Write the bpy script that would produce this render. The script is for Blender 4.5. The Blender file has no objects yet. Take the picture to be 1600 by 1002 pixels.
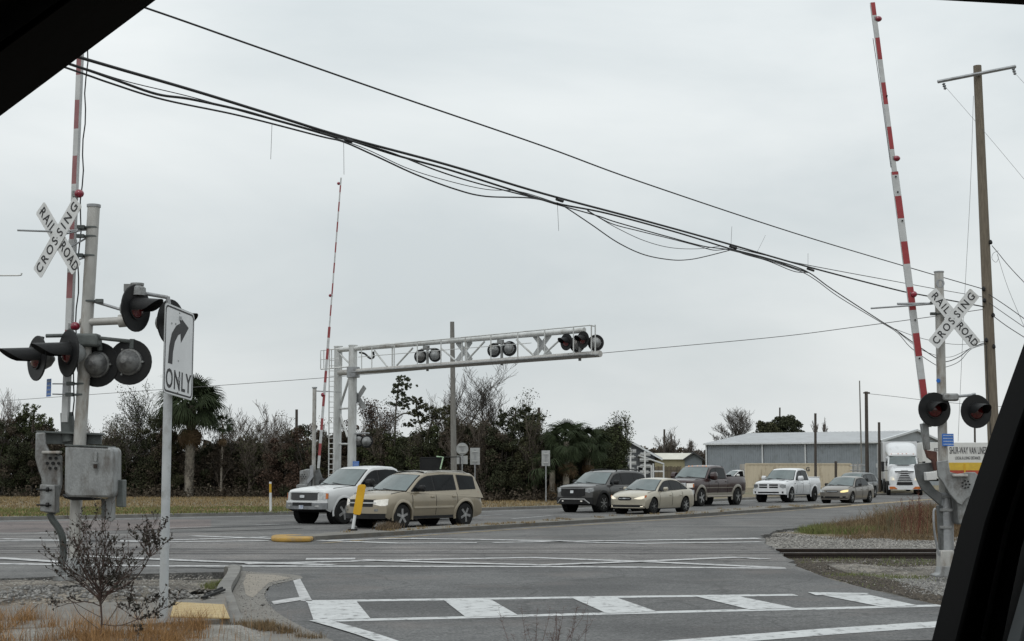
import bpy, math, random
import numpy as np
from mathutils import Vector, Matrix

# ------------------------------------------------------------------ camera, sky, sun, exposure
scene = bpy.context.scene
COL = scene.collection
EYE = 1.73
FPX = 2300.0
PITCH = math.atan(236.0 / FPX)
cam_data = bpy.data.cameras.new('camera')
cam_data.sensor_width = 36.0
cam_data.lens = FPX / 1600.0 * 36.0
cam_data.clip_start = 0.05
cam_data.clip_end = 3000.0
cam = bpy.data.objects.new('camera', cam_data)
COL.objects.link(cam)
cam.location = (0, 0, EYE)
cam.rotation_euler = (math.pi / 2 + PITCH, 0, 0)
scene.camera = cam

SUN_EL, SUN_AZ = math.radians(52), math.radians(200)
world = bpy.data.worlds.new('World')
scene.world = world
world.use_nodes = True
wn, wl = world.node_tree.nodes, world.node_tree.links
wn.clear()
w_out = wn.new('ShaderNodeOutputWorld')
w_bg = wn.new('ShaderNodeBackground')
w_bg.inputs['Strength'].default_value = 0.1
sky = wn.new('ShaderNodeTexSky')
sky.sky_type = 'NISHITA'
sky.sun_disc = False
sky.sun_elevation = SUN_EL
sky.sun_rotation = SUN_AZ
sky.air_density = 1.2
sky.dust_density = 3.0
tc = wn.new('ShaderNodeTexCoord')
mp = wn.new('ShaderNodeMapping')
mp.inputs['Scale'].default_value = (1.0, 1.0, 3.4)
mp.inputs['Location'].default_value = (3.1, 0.7, 0.4)
n1 = wn.new('ShaderNodeTexNoise')
n1.inputs['Scale'].default_value = 1.9
n1.inputs['Detail'].default_value = 7
n1.inputs['Roughness'].default_value = 0.5
n1.inputs['Distortion'].default_value = 0.35
cr = wn.new('ShaderNodeValToRGB')
cr.color_ramp.elements[0].position = 0.38
cr.color_ramp.elements[0].color = (5.75, 6.22, 6.38, 1)
cr.color_ramp.elements[1].position = 0.64
cr.color_ramp.elements[1].color = (7.75, 8.05, 8.05, 1)
mx = wn.new('ShaderNodeMixRGB')
mx.inputs['Fac'].default_value = 0.96
wl.new(tc.outputs['Generated'], mp.inputs['Vector'])
wl.new(mp.outputs['Vector'], n1.inputs['Vector'])
wl.new(n1.outputs['Fac'], cr.inputs['Fac'])
wl.new(sky.outputs['Color'], mx.inputs['Color1'])
wl.new(cr.outputs['Color'], mx.inputs['Color2'])
sx_ = wn.new('ShaderNodeSeparateXYZ')
wl.new(tc.outputs['Generated'], sx_.inputs['Vector'])
gr = wn.new('ShaderNodeMapRange')          # an overcast sky is brighter towards the zenith
gr.inputs['From Min'].default_value = 0.0
gr.inputs['From Max'].default_value = 1.0
gr.inputs['To Min'].default_value = 0.98
gr.inputs['To Max'].default_value = 1.85
wl.new(sx_.outputs['Z'], gr.inputs['Value'])
vm = wn.new('ShaderNodeVectorMath')
vm.operation = 'SCALE'
wl.new(mx.outputs['Color'], vm.inputs[0])
wl.new(gr.outputs['Result'], vm.inputs['Scale'])
wl.new(vm.outputs['Vector'], w_bg.inputs['Color'])
wl.new(w_bg.outputs['Background'], w_out.inputs['Surface'])

sun_data = bpy.data.lights.new('sun', 'SUN')
sun_data.energy = 0.6
sun_data.angle = math.radians(20)
sun_data.color = (1.0, 0.97, 0.93)
sun = bpy.data.objects.new('sun', sun_data)
COL.objects.link(sun)
_sd = Vector((math.cos(SUN_EL) * math.sin(SUN_AZ), math.cos(SUN_EL) * math.cos(SUN_AZ), math.sin(SUN_EL)))
sun.rotation_euler = _sd.to_track_quat('Z', 'Y').to_euler()

vs = scene.view_settings
vs.view_transform = 'Standard'
vs.look = 'None'
vs.gamma = 1.0
vs.exposure = 0.0
vs.use_curve_mapping = False

# ------------------------------------------------------------------ survey: pixel + distance -> place on the ground
_c, _s = math.cos(PITCH), math.sin(PITCH)

def ray(px, py):
    cx, cy = (px - 800.0) / FPX, -(py - 501.0) / FPX
    return Vector((cx, _c - _s * cy, _s + _c * cy))

def P(px, py, Y):
    d = ray(px, py)
    return Vector((0, 0, EYE)) + d * (Y / d.y)

def G(px, py, z=0.0):
    d = ray(px, py)
    p = Vector((0, 0, EYE)) + d * ((z - EYE) / d.z)
    p.z = z
    return p

def XY(px, Y, z=0.0):
    """a spot on level z at distance Y whose foot is seen at column px (near the horizon)"""
    d = ray(px, 760)
    return Vector((d.x / d.y * Y, Y, z))

# ------------------------------------------------------------------ materials
MATS = {}

def mat(name, c1, c2=None, scale=4.0, rough=0.6, metal=0.0, bump=0.0, bscale=None, coat=0.0, stretch=(1, 1, 1),
        lo=0.35, hi=0.65, island=0.0, spec=None, emit=None, estr=0.0, ior=None, dirt=None, dscale=1.0, dlo=.52, dhi=.72):
    if name in MATS:
        return MATS[name]
    m = bpy.data.materials.new(name)
    m.use_nodes = True
    nt = m.node_tree
    nn, ll = nt.nodes, nt.links
    b = nn['Principled BSDF']
    b.inputs['Roughness'].default_value = rough
    b.inputs['Metallic'].default_value = metal
    if coat:
        b.inputs['Coat Weight'].default_value = coat
        b.inputs['Coat Roughness'].default_value = 0.06
    if spec is not None:
        b.inputs['Specular IOR Level'].default_value = spec
    if ior:
        b.inputs['IOR'].default_value = ior
    c2 = c2 or tuple(x * 0.86 for x in c1)
    co = nn.new('ShaderNodeTexCoord')
    ma = nn.new('ShaderNodeMapping')
    ma.inputs['Scale'].default_value = stretch
    ll.new(co.outputs['Object'], ma.inputs['Vector'])
    no = nn.new('ShaderNodeTexNoise')
    no.inputs['Scale'].default_value = scale
    no.inputs['Detail'].default_value = 8
    no.inputs['Roughness'].default_value = 0.62
    ll.new(ma.outputs['Vector'], no.inputs['Vector'])
    ra = nn.new('ShaderNodeValToRGB')
    ra.color_ramp.elements[0].position = lo
    ra.color_ramp.elements[0].color = (*c1, 1)
    ra.color_ramp.elements[1].position = hi
    ra.color_ramp.elements[1].color = (*c2, 1)
    ll.new(no.outputs['Fac'], ra.inputs['Fac'])
    out = ra.outputs['Color']
    if dirt:
        nd = nn.new('ShaderNodeTexNoise')
        nd.inputs['Scale'].default_value = dscale
        nd.inputs['Detail'].default_value = 9
        nd.inputs['Roughness'].default_value = 0.7
        ll.new(ma.outputs['Vector'], nd.inputs['Vector'])
        rd = nn.new('ShaderNodeMapRange')
        rd.inputs['From Min'].default_value = dlo
        rd.inputs['From Max'].default_value = dhi
        ll.new(nd.outputs['Fac'], rd.inputs['Value'])
        mm = nn.new('ShaderNodeMixRGB')
        mm.inputs['Color2'].default_value = (*dirt, 1)
        ll.new(rd.outputs['Result'], mm.inputs['Fac'])
        ll.new(out, mm.inputs['Color1'])
        out = mm.outputs['Color']
    if island:
        ge = nn.new('ShaderNodeNewGeometry')
        hs = nn.new('ShaderNodeHueSaturation')
        mr = nn.new('ShaderNodeMapRange')
        mr.inputs['To Min'].default_value = 1 - island
        mr.inputs['To Max'].default_value = 1 + island
        ll.new(ge.outputs['Random Per Island'], mr.inputs['Value'])
        ll.new(mr.outputs['Result'], hs.inputs['Value'])
        ll.new(out, hs.inputs['Color'])
        out = hs.outputs['Color']
    ll.new(out, b.inputs['Base Color'])
    if bump:
        nb = nn.new('ShaderNodeTexNoise')
        nb.inputs['Scale'].default_value = bscale or scale * 8
        nb.inputs['Detail'].default_value = 5
        ll.new(ma.outputs['Vector'], nb.inputs['Vector'])
        bu = nn.new('ShaderNodeBump')
        bu.inputs['Strength'].default_value = bump
        bu.inputs['Distance'].default_value = 0.02
        ll.new(nb.outputs['Fac'], bu.inputs['Height'])
        ll.new(bu.outputs['Normal'], b.inputs['Normal'])
    if emit:
        b.inputs['Emission Color'].default_value = (*emit, 1)
        b.inputs['Emission Strength'].default_value = estr
    MATS[name] = m
    return m

galv = mat('galvanised_steel', (.36, .37, .38), (.25, .26, .27), 5, .45, .35, .15, dirt=(.14, .13, .12), dscale=2.2)
alum = mat('aluminium_paint', (.58, .59, .58), (.44, .45, .44), 3, .42, .25, .1, dirt=(.27, .25, .22), dscale=1.6, stretch=(1, 1, .4))
mastm = mat('weathered_aluminium', (.46, .455, .435), (.33, .325, .305), 4, .5, .2, .15, dirt=(.19, .155, .12), dscale=3, stretch=(1, 1, .35), dlo=.50, dhi=.66)
dulldome = mat('dull_lamp_housing', (.17, .172, .17), (.09, .09, .09), 9, .5, .3, .3, lo=.42, hi=.58)
darkcast = mat('dark_cast_metal', (.12, .125, .125), (.075, .08, .08), 6, .55, .25, .25, dirt=(.05, .048, .045), dscale=3)
cast = mat('cast_aluminium', (.30, .31, .31), (.20, .205, .205), 7, .5, .35, .3, dirt=(.11, .10, .09), dscale=4, stretch=(1, 1, .5), dlo=.48, dhi=.66)
darkgreen = mat('green_grey_steel', (.115, .128, .124), (.07, .078, .076), 6, .6, .2, .2)
blackm = mat('black_signal_paint', (.010, .011, .012), (.018, .018, .018), 6, .5, 0, .05, spec=.22)
rubber = mat('black_rubber', (.012, .012, .012), (.02, .02, .02), 9, .75, spec=.15)
redlens = mat('red_lens', (.10, .004, .006), (.06, .003, .004), 20, .2, 0, coat=.4)
redball = mat('red_lamp_plastic', (.25, .008, .03), (.16, .004, .02), 20, .2, 0, coat=.6)
signwhite = mat('reflective_white', (.66, .67, .67), (.58, .59, .59), 5, .4, 0, dirt=(.42, .41, .38), dscale=2.5)
signblack = mat('sign_black_ink', (.02, .02, .022), None, 5, .5)
stripered = mat('reflective_red', (.33, .035, .04), (.25, .025, .03), 6, .4)
stripewhite = mat('reflective_grey_white', (.52, .53, .53), (.42, .43, .43), 6, .45)
fadedred = mat('faded_red', (.27, .12, .125), (.22, .085, .09), 7, .5)
signblue = mat('sign_blue', (.025, .15, .52), (.02, .12, .44), 6, .4)
wood_pole = mat('weathered_pole_wood', (.195, .165, .125), (.12, .10, .075), 7, .85, 0, .6, stretch=(4, 4, .35))
grey_pole = mat('grey_pole_wood', (.22, .215, .20), (.14, .135, .125), 7, .85, 0, .5, stretch=(4, 4, .35))
dark_pole = mat('dark_pole_wood', (.075, .062, .05), (.04, .034, .03), 7, .85, 0, .5, stretch=(4, 4, .35))
cablem = mat('black_cable_jacket', (.012, .012, .013), None, 5, .6)
wirem = mat('grey_wire', (.12, .12, .12), None, 5, .5, .4)
yellowp = mat('yellow_paint', (.60, .36, .02), (.48, .27, .02), 9, .55, 0, .2)
rust_red = mat('rust_red_bracket', (.11, .05, .035), (.07, .03, .025), 9, .8, .2, .4)
rust = mat('rusty_steel', (.045, .032, .025), (.028, .022, .019), 9, .8, .3, .5)
railm = mat('worn_rail_head', (.34, .32, .30), (.22, .2, .19), 9, .35, .8)
bark = mat('grey_bark', (.10, .088, .075), (.055, .048, .04), 6, .9, 0, .6, stretch=(3, 3, .6))
barkdark = mat('dark_bark', (.045, .038, .032), (.025, .022, .018), 6, .9, 0, .5)
twig = mat('bare_twig', (.155, .135, .12), (.09, .078, .068), 6, .9)

# ------------------------------------------------------------------ mesh builder
def frame_of(axis):
    a = Vector(axis).normalized()
    u = a.cross(Vector((0, 0, 1)))
    if u.length < 1e-3:
        u = Vector((1, 0, 0))
    u.normalize()
    return a, u, a.cross(u).normalized()

class MB:
    def __init__(self):
        self.v, self.f, self.mi = [], [], []

    def add(self, vs, fs, mi=0):
        o = len(self.v)
        self.v += [tuple(p) for p in vs]
        self.f += [tuple(i + o for i in f) for f in fs]
        self.mi += [mi] * len(fs)
        return self

    def box(self, c, s, R=None, mi=0):
        hx, hy, hz = s[0] / 2, s[1] / 2, s[2] / 2
        vs = [Vector((x, y, z)) for x in (-hx, hx) for y in (-hy, hy) for z in (-hz, hz)]
        if R is not None:
            vs = [R @ p for p in vs]
        c = Vector(c)
        return self.add([p + c for p in vs], [(0, 1, 3, 2), (4, 6, 7, 5), (0, 4, 5, 1), (2, 3, 7, 6), (0, 2, 6, 4), (1, 5, 7, 3)], mi)

    def cyl(self, a, b, r0, r1=None, n=12, cap=True, mi=0):
        a, b = Vector(a), Vector(b)
        r1 = r0 if r1 is None else r1
        _, u, w = frame_of(b - a)
        vs, fs = [], []
        for p, r in ((a, r0), (b, r1)):
            for k in range(n):
                t = 2 * math.pi * k / n
                vs.append(p + u * (r * math.cos(t)) + w * (r * math.sin(t)))
        for k in range(n):
            j = (k + 1) % n
            fs.append((k, j, n + j, n + k))
        if cap:
            fs += [tuple(range(n - 1, -1, -1)), tuple(range(n, 2 * n))]
        return self.add(vs, fs, mi)

    def tube(self, pts, r, n=6, mi=0):
        pts = [Vector(p) for p in pts]
        rs = r if isinstance(r, (list, tuple)) else [r] * len(pts)
        vs, fs = [], []
        ref = None
        for i, p in enumerate(pts):
            d = (pts[min(i + 1, len(pts) - 1)] - pts[max(i - 1, 0)])
            if d.length < 1e-9:
                d = Vector((0, 0, 1))
            d.normalize()
            if ref is None:
                ref = frame_of(d)[1]
            u = (ref - d * ref.dot(d))
            if u.length < 1e-4:
                u = frame_of(d)[1]
            u.normalize()
            ref = u
            w = d.cross(u)
            for k in range(n):
                t = 2 * math.pi * k / n
                vs.append(p + u * (rs[i] * math.cos(t)) + w * (rs[i] * math.sin(t)))
        for i in range(len(pts) - 1):
            for k in range(n):
                j = (k + 1) % n
                fs.append((i * n + k, i * n + j, (i + 1) * n + j, (i + 1) * n + k))
        fs += [tuple(range(n - 1, -1, -1)), tuple((len(pts) - 1) * n + k for k in range(n))]
        return self.add(vs, fs, mi)

    def lathe(self, o, axis, prof, n=20, mi=0):
        """prof: (distance along the axis, radius)"""
        a, u, w = frame_of(axis)
        o = Vector(o)
        vs, fs = [], []
        for (h, r) in prof:
            for k in range(n):
                t = 2 * math.pi * k / n
                vs.append(o + a * h + u * (r * math.cos(t)) + w * (r * math.sin(t)))
        for i in range(len(prof) - 1):
            for k in range(n):
                j = (k + 1) % n
                fs.append((i * n + k, i * n + j, (i + 1) * n + j, (i + 1) * n + k))
        fs += [tuple(range(n - 1, -1, -1)), tuple((len(prof) - 1) * n + k for k in range(n))]
        return self.add(vs, fs, mi)

    def prism(self, pts, O, U, V, W, mi=0):
        """2-D outline pts in the frame O, U, V pushed along the vector W"""
        O, U, V, W = Vector(O), Vector(U), Vector(V), Vector(W)
        a = [O + U * p[0] + V * p[1] for p in pts]
        n = len(a)
        vs = a + [p + W for p in a]
        fs = [tuple(range(n - 1, -1, -1)), tuple(range(n, 2 * n))]
        fs += [(k, (k + 1) % n, n + (k + 1) % n, n + k) for k in range(n)]
        return self.add(vs, fs, mi)

    def sheet(self, pts, mi=0):
        return self.add(pts, [tuple(range(len(pts)))], mi)

    def slab(self, pts, z0, z1, mi=0):
        n = len(pts)
        vs = [(p[0], p[1], z0) for p in pts] + [(p[0], p[1], z1) for p in pts]
        fs = [tuple(range(n - 1, -1, -1)), tuple(range(n, 2 * n))]
        fs += [(k, (k + 1) % n, n + (k + 1) % n, n + k) for k in range(n)]
        return self.add(vs, fs, mi)

    def build(self, name, m, parent=None, smooth=False, bevel=0.0, loc=None, ang=35):
        me = bpy.data.meshes.new(name)
        me.from_pydata(self.v, [], self.f)
        ms = m if isinstance(m, (list, tuple)) else [m]
        for q in ms:
            me.materials.append(q)
        if len(ms) > 1:
            me.polygons.foreach_set('material_index', self.mi)
        import bmesh
        bm = bmesh.new()
        bm.from_mesh(me)
        bmesh.ops.recalc_face_normals(bm, faces=bm.faces)
        bm.to_mesh(me)
        bm.free()
        if smooth or bevel:
            me.polygons.foreach_set('use_smooth', [True] * len(me.polygons))
            me.set_sharp_from_angle(angle=math.radians(ang))
        o = bpy.data.objects.new(name, me)
        COL.objects.link(o)
        if bevel:
            bv = o.modifiers.new('edge', 'BEVEL')
            bv.width = bevel
            bv.segments = 2
            bv.limit_method = 'ANGLE'
            bv.angle_limit = math.radians(40)
            bv.harden_normals = False
        if parent:
            o.parent = parent
        if loc is not None:
            o.location = loc
        return o

def np_mesh(name, verts, nper, m, parent=None):
    """verts (N*nper, 3) array of loose faces with nper corners each"""
    verts = np.asarray(verts, dtype=np.float32).reshape(-1, 3)
    n = len(verts)
    me = bpy.data.meshes.new(name)
    me.vertices.add(n)
    me.vertices.foreach_set('co', verts.ravel())
    me.loops.add(n)
    me.loops.foreach_set('vertex_index', np.arange(n, dtype=np.int32))
    nf = n // nper
    me.polygons.add(nf)
    me.polygons.foreach_set('loop_start', np.arange(0, n, nper, dtype=np.int32))
    me.polygons.foreach_set('loop_total', np.full(nf, nper, dtype=np.int32))
    me.update(calc_edges=True)
    me.materials.append(m)
    o = bpy.data.objects.new(name, me)
    COL.objects.link(o)
    if parent:
        o.parent = parent
    return o

def tag(o, label=None, cat=None, group=None, kind=None):
    if label:
        o['label'] = label
    if cat:
        o['category'] = cat
    if group:
        o['group'] = group
    if kind:
        o['kind'] = kind
    return o

def thing(name, label, cat, loc=(0, 0, 0), rz=0.0, group=None):
    o = bpy.data.objects.new(name, None)
    o.empty_display_size = 0.2
    COL.objects.link(o)
    o.location = loc
    o.rotation_euler = (0, 0, rz)
    return tag(o, label, cat, group)

def copy_tree(o, parent=None):
    c = o.copy()
    COL.objects.link(c)
    c.parent = parent
    for ch in list(o.children):
        copy_tree(ch, c)
    return c

def text(s, O, U, V, size, m, parent=None, name='lettering', ext=0.0015, sx=1.0, spacing=1.0):
    """flat lettering centred on O, reading along U with its top towards V"""
    cu = bpy.data.curves.new(name, 'FONT')
    cu.body = s
    cu.size = size
    cu.align_x = 'CENTER'
    cu.align_y = 'CENTER'
    cu.extrude = ext
    cu.space_character = spacing
    cu.resolution_u = 3
    cu.offset = size * 0.012
    t = bpy.data.objects.new('t', cu)
    COL.objects.link(t)
    me = bpy.data.meshes.new_from_object(t.evaluated_get(bpy.context.evaluated_depsgraph_get()))
    bpy.data.objects.remove(t)
    bpy.data.curves.remove(cu)
    U, V = Vector(U).normalized(), Vector(V).normalized()
    N = U.cross(V)
    M = Matrix(((U.x * sx, V.x, N.x, O[0]), (U.y * sx, V.y, N.y, O[1]), (U.z * sx, V.z, N.z, O[2]), (0, 0, 0, 1)))
    me.transform(M)
    me.materials.clear()
    me.materials.append(m)
    o = bpy.data.objects.new(name, me)
    COL.objects.link(o)
    if parent:
        o.parent = parent
    return o

def strip(pts, w, z):
    """a painted strip along ground points"""
    vs, fs = [], []
    pts = [Vector((p[0], p[1], 0)) for p in pts]
    for i, p in enumerate(pts):
        d = (pts[min(i + 1, len(pts) - 1)] - pts[max(i - 1, 0)]).normalized()
        n = Vector((-d.y, d.x, 0)) * (w / 2)
        vs += [(p + n).xy.to_tuple() + (z,), (p - n).xy.to_tuple() + (z,)]
    for i in range(len(pts) - 1):
        fs.append((2 * i, 2 * i + 1, 2 * i + 3, 2 * i + 2))
    return vs, fs

def smoothpts(pts, n=6):
    """Catmull-Rom through points"""
    pts = [Vector(p) for p in pts]
    out = []
    for i in range(len(pts) - 1):
        p0, p1, p2, p3 = pts[max(i - 1, 0)], pts[i], pts[i + 1], pts[min(i + 2, len(pts) - 1)]
        for k in range(n):
            t = k / n
            out.append(0.5 * ((2 * p1) + (p2 - p0) * t + (2 * p0 - 5 * p1 + 4 * p2 - p3) * t * t + (3 * p1 - p0 - 3 * p2 + p3) * t ** 3))
    out.append(pts[-1])
    return out
# ------------------------------------------------------------------ the setting: ground, roads, markings, track
rng = np.random.default_rng(7)
random.seed(7)

def asphalt_mat(name, c1, c2, streak=0.35, warm=(.15, .13, .12), sscale=(.05, 1.3, 1)):
    m = mat(name, tuple(x * 1.12 for x in c1), tuple(x * .84 for x in c2), .35, .85, 0, 0, lo=.38, hi=.62, spec=.3)
    nt = m.node_tree
    nn, ll = nt.nodes, nt.links
    b = nn['Principled BSDF']
    base = b.inputs['Base Color'].links[0].from_socket
    co = nn.new('ShaderNodeTexCoord')
    sp = nn.new('ShaderNodeTexNoise')
    sp.inputs['Scale'].default_value = 26
    sp.inputs['Detail'].default_value = 3
    sp.inputs['Roughness'].default_value = .8
    ll.new(co.outputs['Object'], sp.inputs['Vector'])
    mr = nn.new('ShaderNodeMapRange')
    mr.inputs['From Min'].default_value = .35
    mr.inputs['From Max'].default_value = .68
    mr.inputs['To Min'].default_value = .50
    mr.inputs['To Max'].default_value = 1.62
    ll.new(sp.outputs['Fac'], mr.inputs['Value'])
    hs = nn.new('ShaderNodeHueSaturation')
    ll.new(base, hs.inputs['Color'])
    ll.new(mr.outputs['Result'], hs.inputs['Value'])
    mo = nn.new('ShaderNodeTexNoise')
    mo.inputs['Scale'].default_value = 7
    mo.inputs['Detail'].default_value = 6
    mo.inputs['Roughness'].default_value = .8
    ll.new(co.outputs['Object'], mo.inputs['Vector'])
    m7 = nn.new('ShaderNodeMapRange')
    m7.inputs['From Min'].default_value = .35
    m7.inputs['From Max'].default_value = .65
    m7.inputs['To Min'].default_value = .72
    m7.inputs['To Max'].default_value = 1.28
    ll.new(mo.outputs['Fac'], m7.inputs['Value'])
    h2 = nn.new('ShaderNodeHueSaturation')
    ll.new(hs.outputs['Color'], h2.inputs['Color'])
    ll.new(m7.outputs['Result'], h2.inputs['Value'])
    hs = h2
    # tyre-polished dark streaks
    ma = nn.new('ShaderNodeMapping')
    ma.inputs['Scale'].default_value = sscale
    ll.new(co.outputs['Object'], ma.inputs['Vector'])
    st = nn.new('ShaderNodeTexNoise')
    st.inputs['Scale'].default_value = 1.6
    st.inputs['Detail'].default_value = 5
    ll.new(ma.outputs['Vector'], st.inputs['Vector'])
    m2 = nn.new('ShaderNodeMapRange')
    m2.inputs['From Min'].default_value = .50
    m2.inputs['From Max'].default_value = .72
    m2.inputs['To Max'].default_value = streak
    ll.new(st.outputs['Fac'], m2.inputs['Value'])
    mx = nn.new('ShaderNodeMixRGB')
    mx.inputs['Color2'].default_value = (.035, .035, .036, 1)
    ll.new(m2.outputs['Result'], mx.inputs['Fac'])
    ll.new(hs.outputs['Color'], mx.inputs['Color1'])
    # sandy dust
    du = nn.new('ShaderNodeTexNoise')
    du.inputs['Scale'].default_value = .55
    du.inputs['Detail'].default_value = 7
    ll.new(co.outputs['Object'], du.inputs['Vector'])
    m3 = nn.new('ShaderNodeMapRange')
    m3.inputs['From Min'].default_value = .54
    m3.inputs['From Max'].default_value = .78
    m3.inputs['To Max'].default_value = .6
    ll.new(du.outputs['Fac'], m3.inputs['Value'])
    m4 = nn.new('ShaderNodeMixRGB')
    m4.inputs['Color2'].default_value = (*warm, 1)
    ll.new(m3.outputs['Result'], m4.inputs['Fac'])
    ll.new(mx.outputs['Color'], m4.inputs['Color1'])
    # crack network
    vo = nn.new('ShaderNodeTexVoronoi')
    vo.feature = 'DISTANCE_TO_EDGE'
    vo.inputs['Scale'].default_value = .33
    wv = nn.new('ShaderNodeVectorMath')
    wv.operation = 'ADD'
    wn_ = nn.new('ShaderNodeTexNoise')
    wn_.inputs['Scale'].default_value = 1.5
    wn_.inputs['Detail'].default_value = 6
    ll.new(co.outputs['Object'], wn_.inputs['Vector'])
    ll.new(co.outputs['Object'], wv.inputs[0])
    ll.new(wn_.outputs['Color'], wv.inputs[1])
    ll.new(wv.outputs['Vector'], vo.inputs['Vector'])
    m5 = nn.new('ShaderNodeMapRange')
    m5.inputs['From Min'].default_value = .006
    m5.inputs['From Max'].default_value = .014
    m5.inputs['To Min'].default_value = .42
    m5.inputs['To Max'].default_value = 0
    ll.new(vo.outputs['Distance'], m5.inputs['Value'])
    m6 = nn.new('ShaderNodeMixRGB')
    m6.inputs['Color2'].default_value = (.03, .03, .03, 1)
    ll.new(m5.outputs['Result'], m6.inputs['Fac'])
    ll.new(m4.outputs['Color'], m6.inputs['Color1'])
    ll.new(m6.outputs['Color'], b.inputs['Base Color'])
    bu = nn.new('ShaderNodeBump')
    bu.inputs['Strength'].default_value = .35
    bu.inputs['Distance'].default_value = .006
    ll.new(sp.outputs['Fac'], bu.inputs['Height'])
    ll.new(bu.outputs['Normal'], b.inputs['Normal'])
    return m

def speckle_mat(name, c1, c2, c3, s1=3.0, s2=45.0, lo=.42, hi=.6, amp=.5, rough=.9, bump=.6):
    """two ground tones in patches, with grainy speckle"""
    m = mat(name, c1, c2, s1, rough, 0, 0, lo=lo, hi=hi, dirt=c3, dscale=s1 * .45, dlo=.5, dhi=.62)
    nt = m.node_tree
    nn, ll = nt.nodes, nt.links
    b = nn['Principled BSDF']
    base = b.inputs['Base Color'].links[0].from_socket
    co = nn.new('ShaderNodeTexCoord')
    sp = nn.new('ShaderNodeTexNoise')
    sp.inputs['Scale'].default_value = s2
    sp.inputs['Detail'].default_value = 4
    sp.inputs['Roughness'].default_value = .75
    ll.new(co.outputs['Object'], sp.inputs['Vector'])
    mr = nn.new('ShaderNodeMapRange')
    mr.inputs['From Min'].default_value = .35
    mr.inputs['From Max'].default_value = .65
    mr.inputs['To Min'].default_value = 1 - amp
    mr.inputs['To Max'].default_value = 1 + amp
    ll.new(sp.outputs['Fac'], mr.inputs['Value'])
    hs = nn.new('ShaderNodeHueSaturation')
    ll.new(base, hs.inputs['Color'])
    ll.new(mr.outputs['Result'], hs.inputs['Value'])
    ll.new(hs.outputs['Color'], b.inputs['Base Color'])
    bu = nn.new('ShaderNodeBump')
    bu.inputs['Strength'].default_value = bump
    bu.inputs['Distance'].default_value = .02
    ll.new(sp.outputs['Fac'], bu.inputs['Height'])
    ll.new(bu.outputs['Normal'], b.inputs['Normal'])
    return m

asphalt = asphalt_mat('old_asphalt', (.128, .126, .122), (.098, .097, .095), .55)
crossing_asphalt = asphalt_mat('track_crossing_asphalt', (.150, .143, .138), (.115, .11, .108), .85, (.18, .16, .145), (.03, 1.7, 1))
pave_near = asphalt_mat('dark_fresh_asphalt', (.102, .102, .101), (.084, .084, .084), .15)
concrete = mat('old_concrete', (.178, .168, .15), (.135, .126, .112), 2.2, .85, 0, .35, bscale=60, dirt=(.14, .125, .11), dscale=.9)
kerbc = mat('kerb_concrete', (.20, .195, .18), (.14, .135, .125), 2.5, .85, 0, .4, bscale=50, dirt=(.11, .10, .09), dscale=1.2)
medianc = mat('median_concrete', (.165, .158, .142), (.12, .115, .105), 2.5, .9, 0, .4, bscale=50, dirt=(.16, .12, .075), dscale=1.5)
dirt_ballast = speckle_mat('dirt_and_stone', (.185, .165, .138), (.088, .075, .060), (.050, .045, .034), 1.3, 22, lo=.46, hi=.54, amp=.7)
ballast = speckle_mat('grey_ballast', (.21, .20, .185), (.165, .155, .14), (.135, .12, .10), 2.2, 26, amp=.6)
lawn = speckle_mat('dry_winter_lawn', (.165, .128, .075), (.125, .10, .06), (.095, .102, .045), .55, 30, amp=.35)
groundm = speckle_mat('dry_soil', (.17, .14, .10), (.13, .11, .08), (.09, .09, .05), .3, 12, amp=.3)
paint = mat('worn_white_paint', (.50, .51, .51), (.42, .43, .43), 2.5, .7, 0, .15, bscale=40, dirt=(.14, .14, .14), dscale=6, dlo=.53, dhi=.63)
paint_thin = mat('thin_worn_white_paint', (.46, .46, .46), (.38, .38, .38), 2.5, .75, 0, .15, bscale=40, dirt=(.13, .13, .13), dscale=5, dlo=.50, dhi=.64)
paint_yel = mat('faded_yellow_line', (.34, .25, .12), (.26, .2, .11), 2.5, .8, dirt=(.14, .13, .12), dscale=2.4, dlo=.46, dhi=.62)
straw = mat('dry_straw', (.205, .152, .09), (.125, .088, .053), 1.4, .9, island=.55, spec=.1)
straw_pale = mat('pale_dry_grass', (.27, .205, .11), (.19, .135, .07), .8, .9, island=.4, spec=.1)
straw_red = mat('reddish_dead_weed', (.17, .055, .035), (.11, .05, .035), .9, .9, island=.4)
greengrass = mat('green_grass_blades', (.10, .14, .035), (.15, .15, .05), .8, .85, island=.4)
stonem = mat('loose_stone', (.235, .225, .21), (.15, .14, .125), 9, .9, island=.6)

def structure(o):
    o['kind'] = 'structure'
    return o

# far ground
mb = MB()
n = 48
ring = [(900 * math.cos(2 * math.pi * k / n), 900 * math.sin(2 * math.pi * k / n) + 100, -.16) for k in range(n)]
mb.sheet(ring)
structure(mb.build('ground', groundm))

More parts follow.
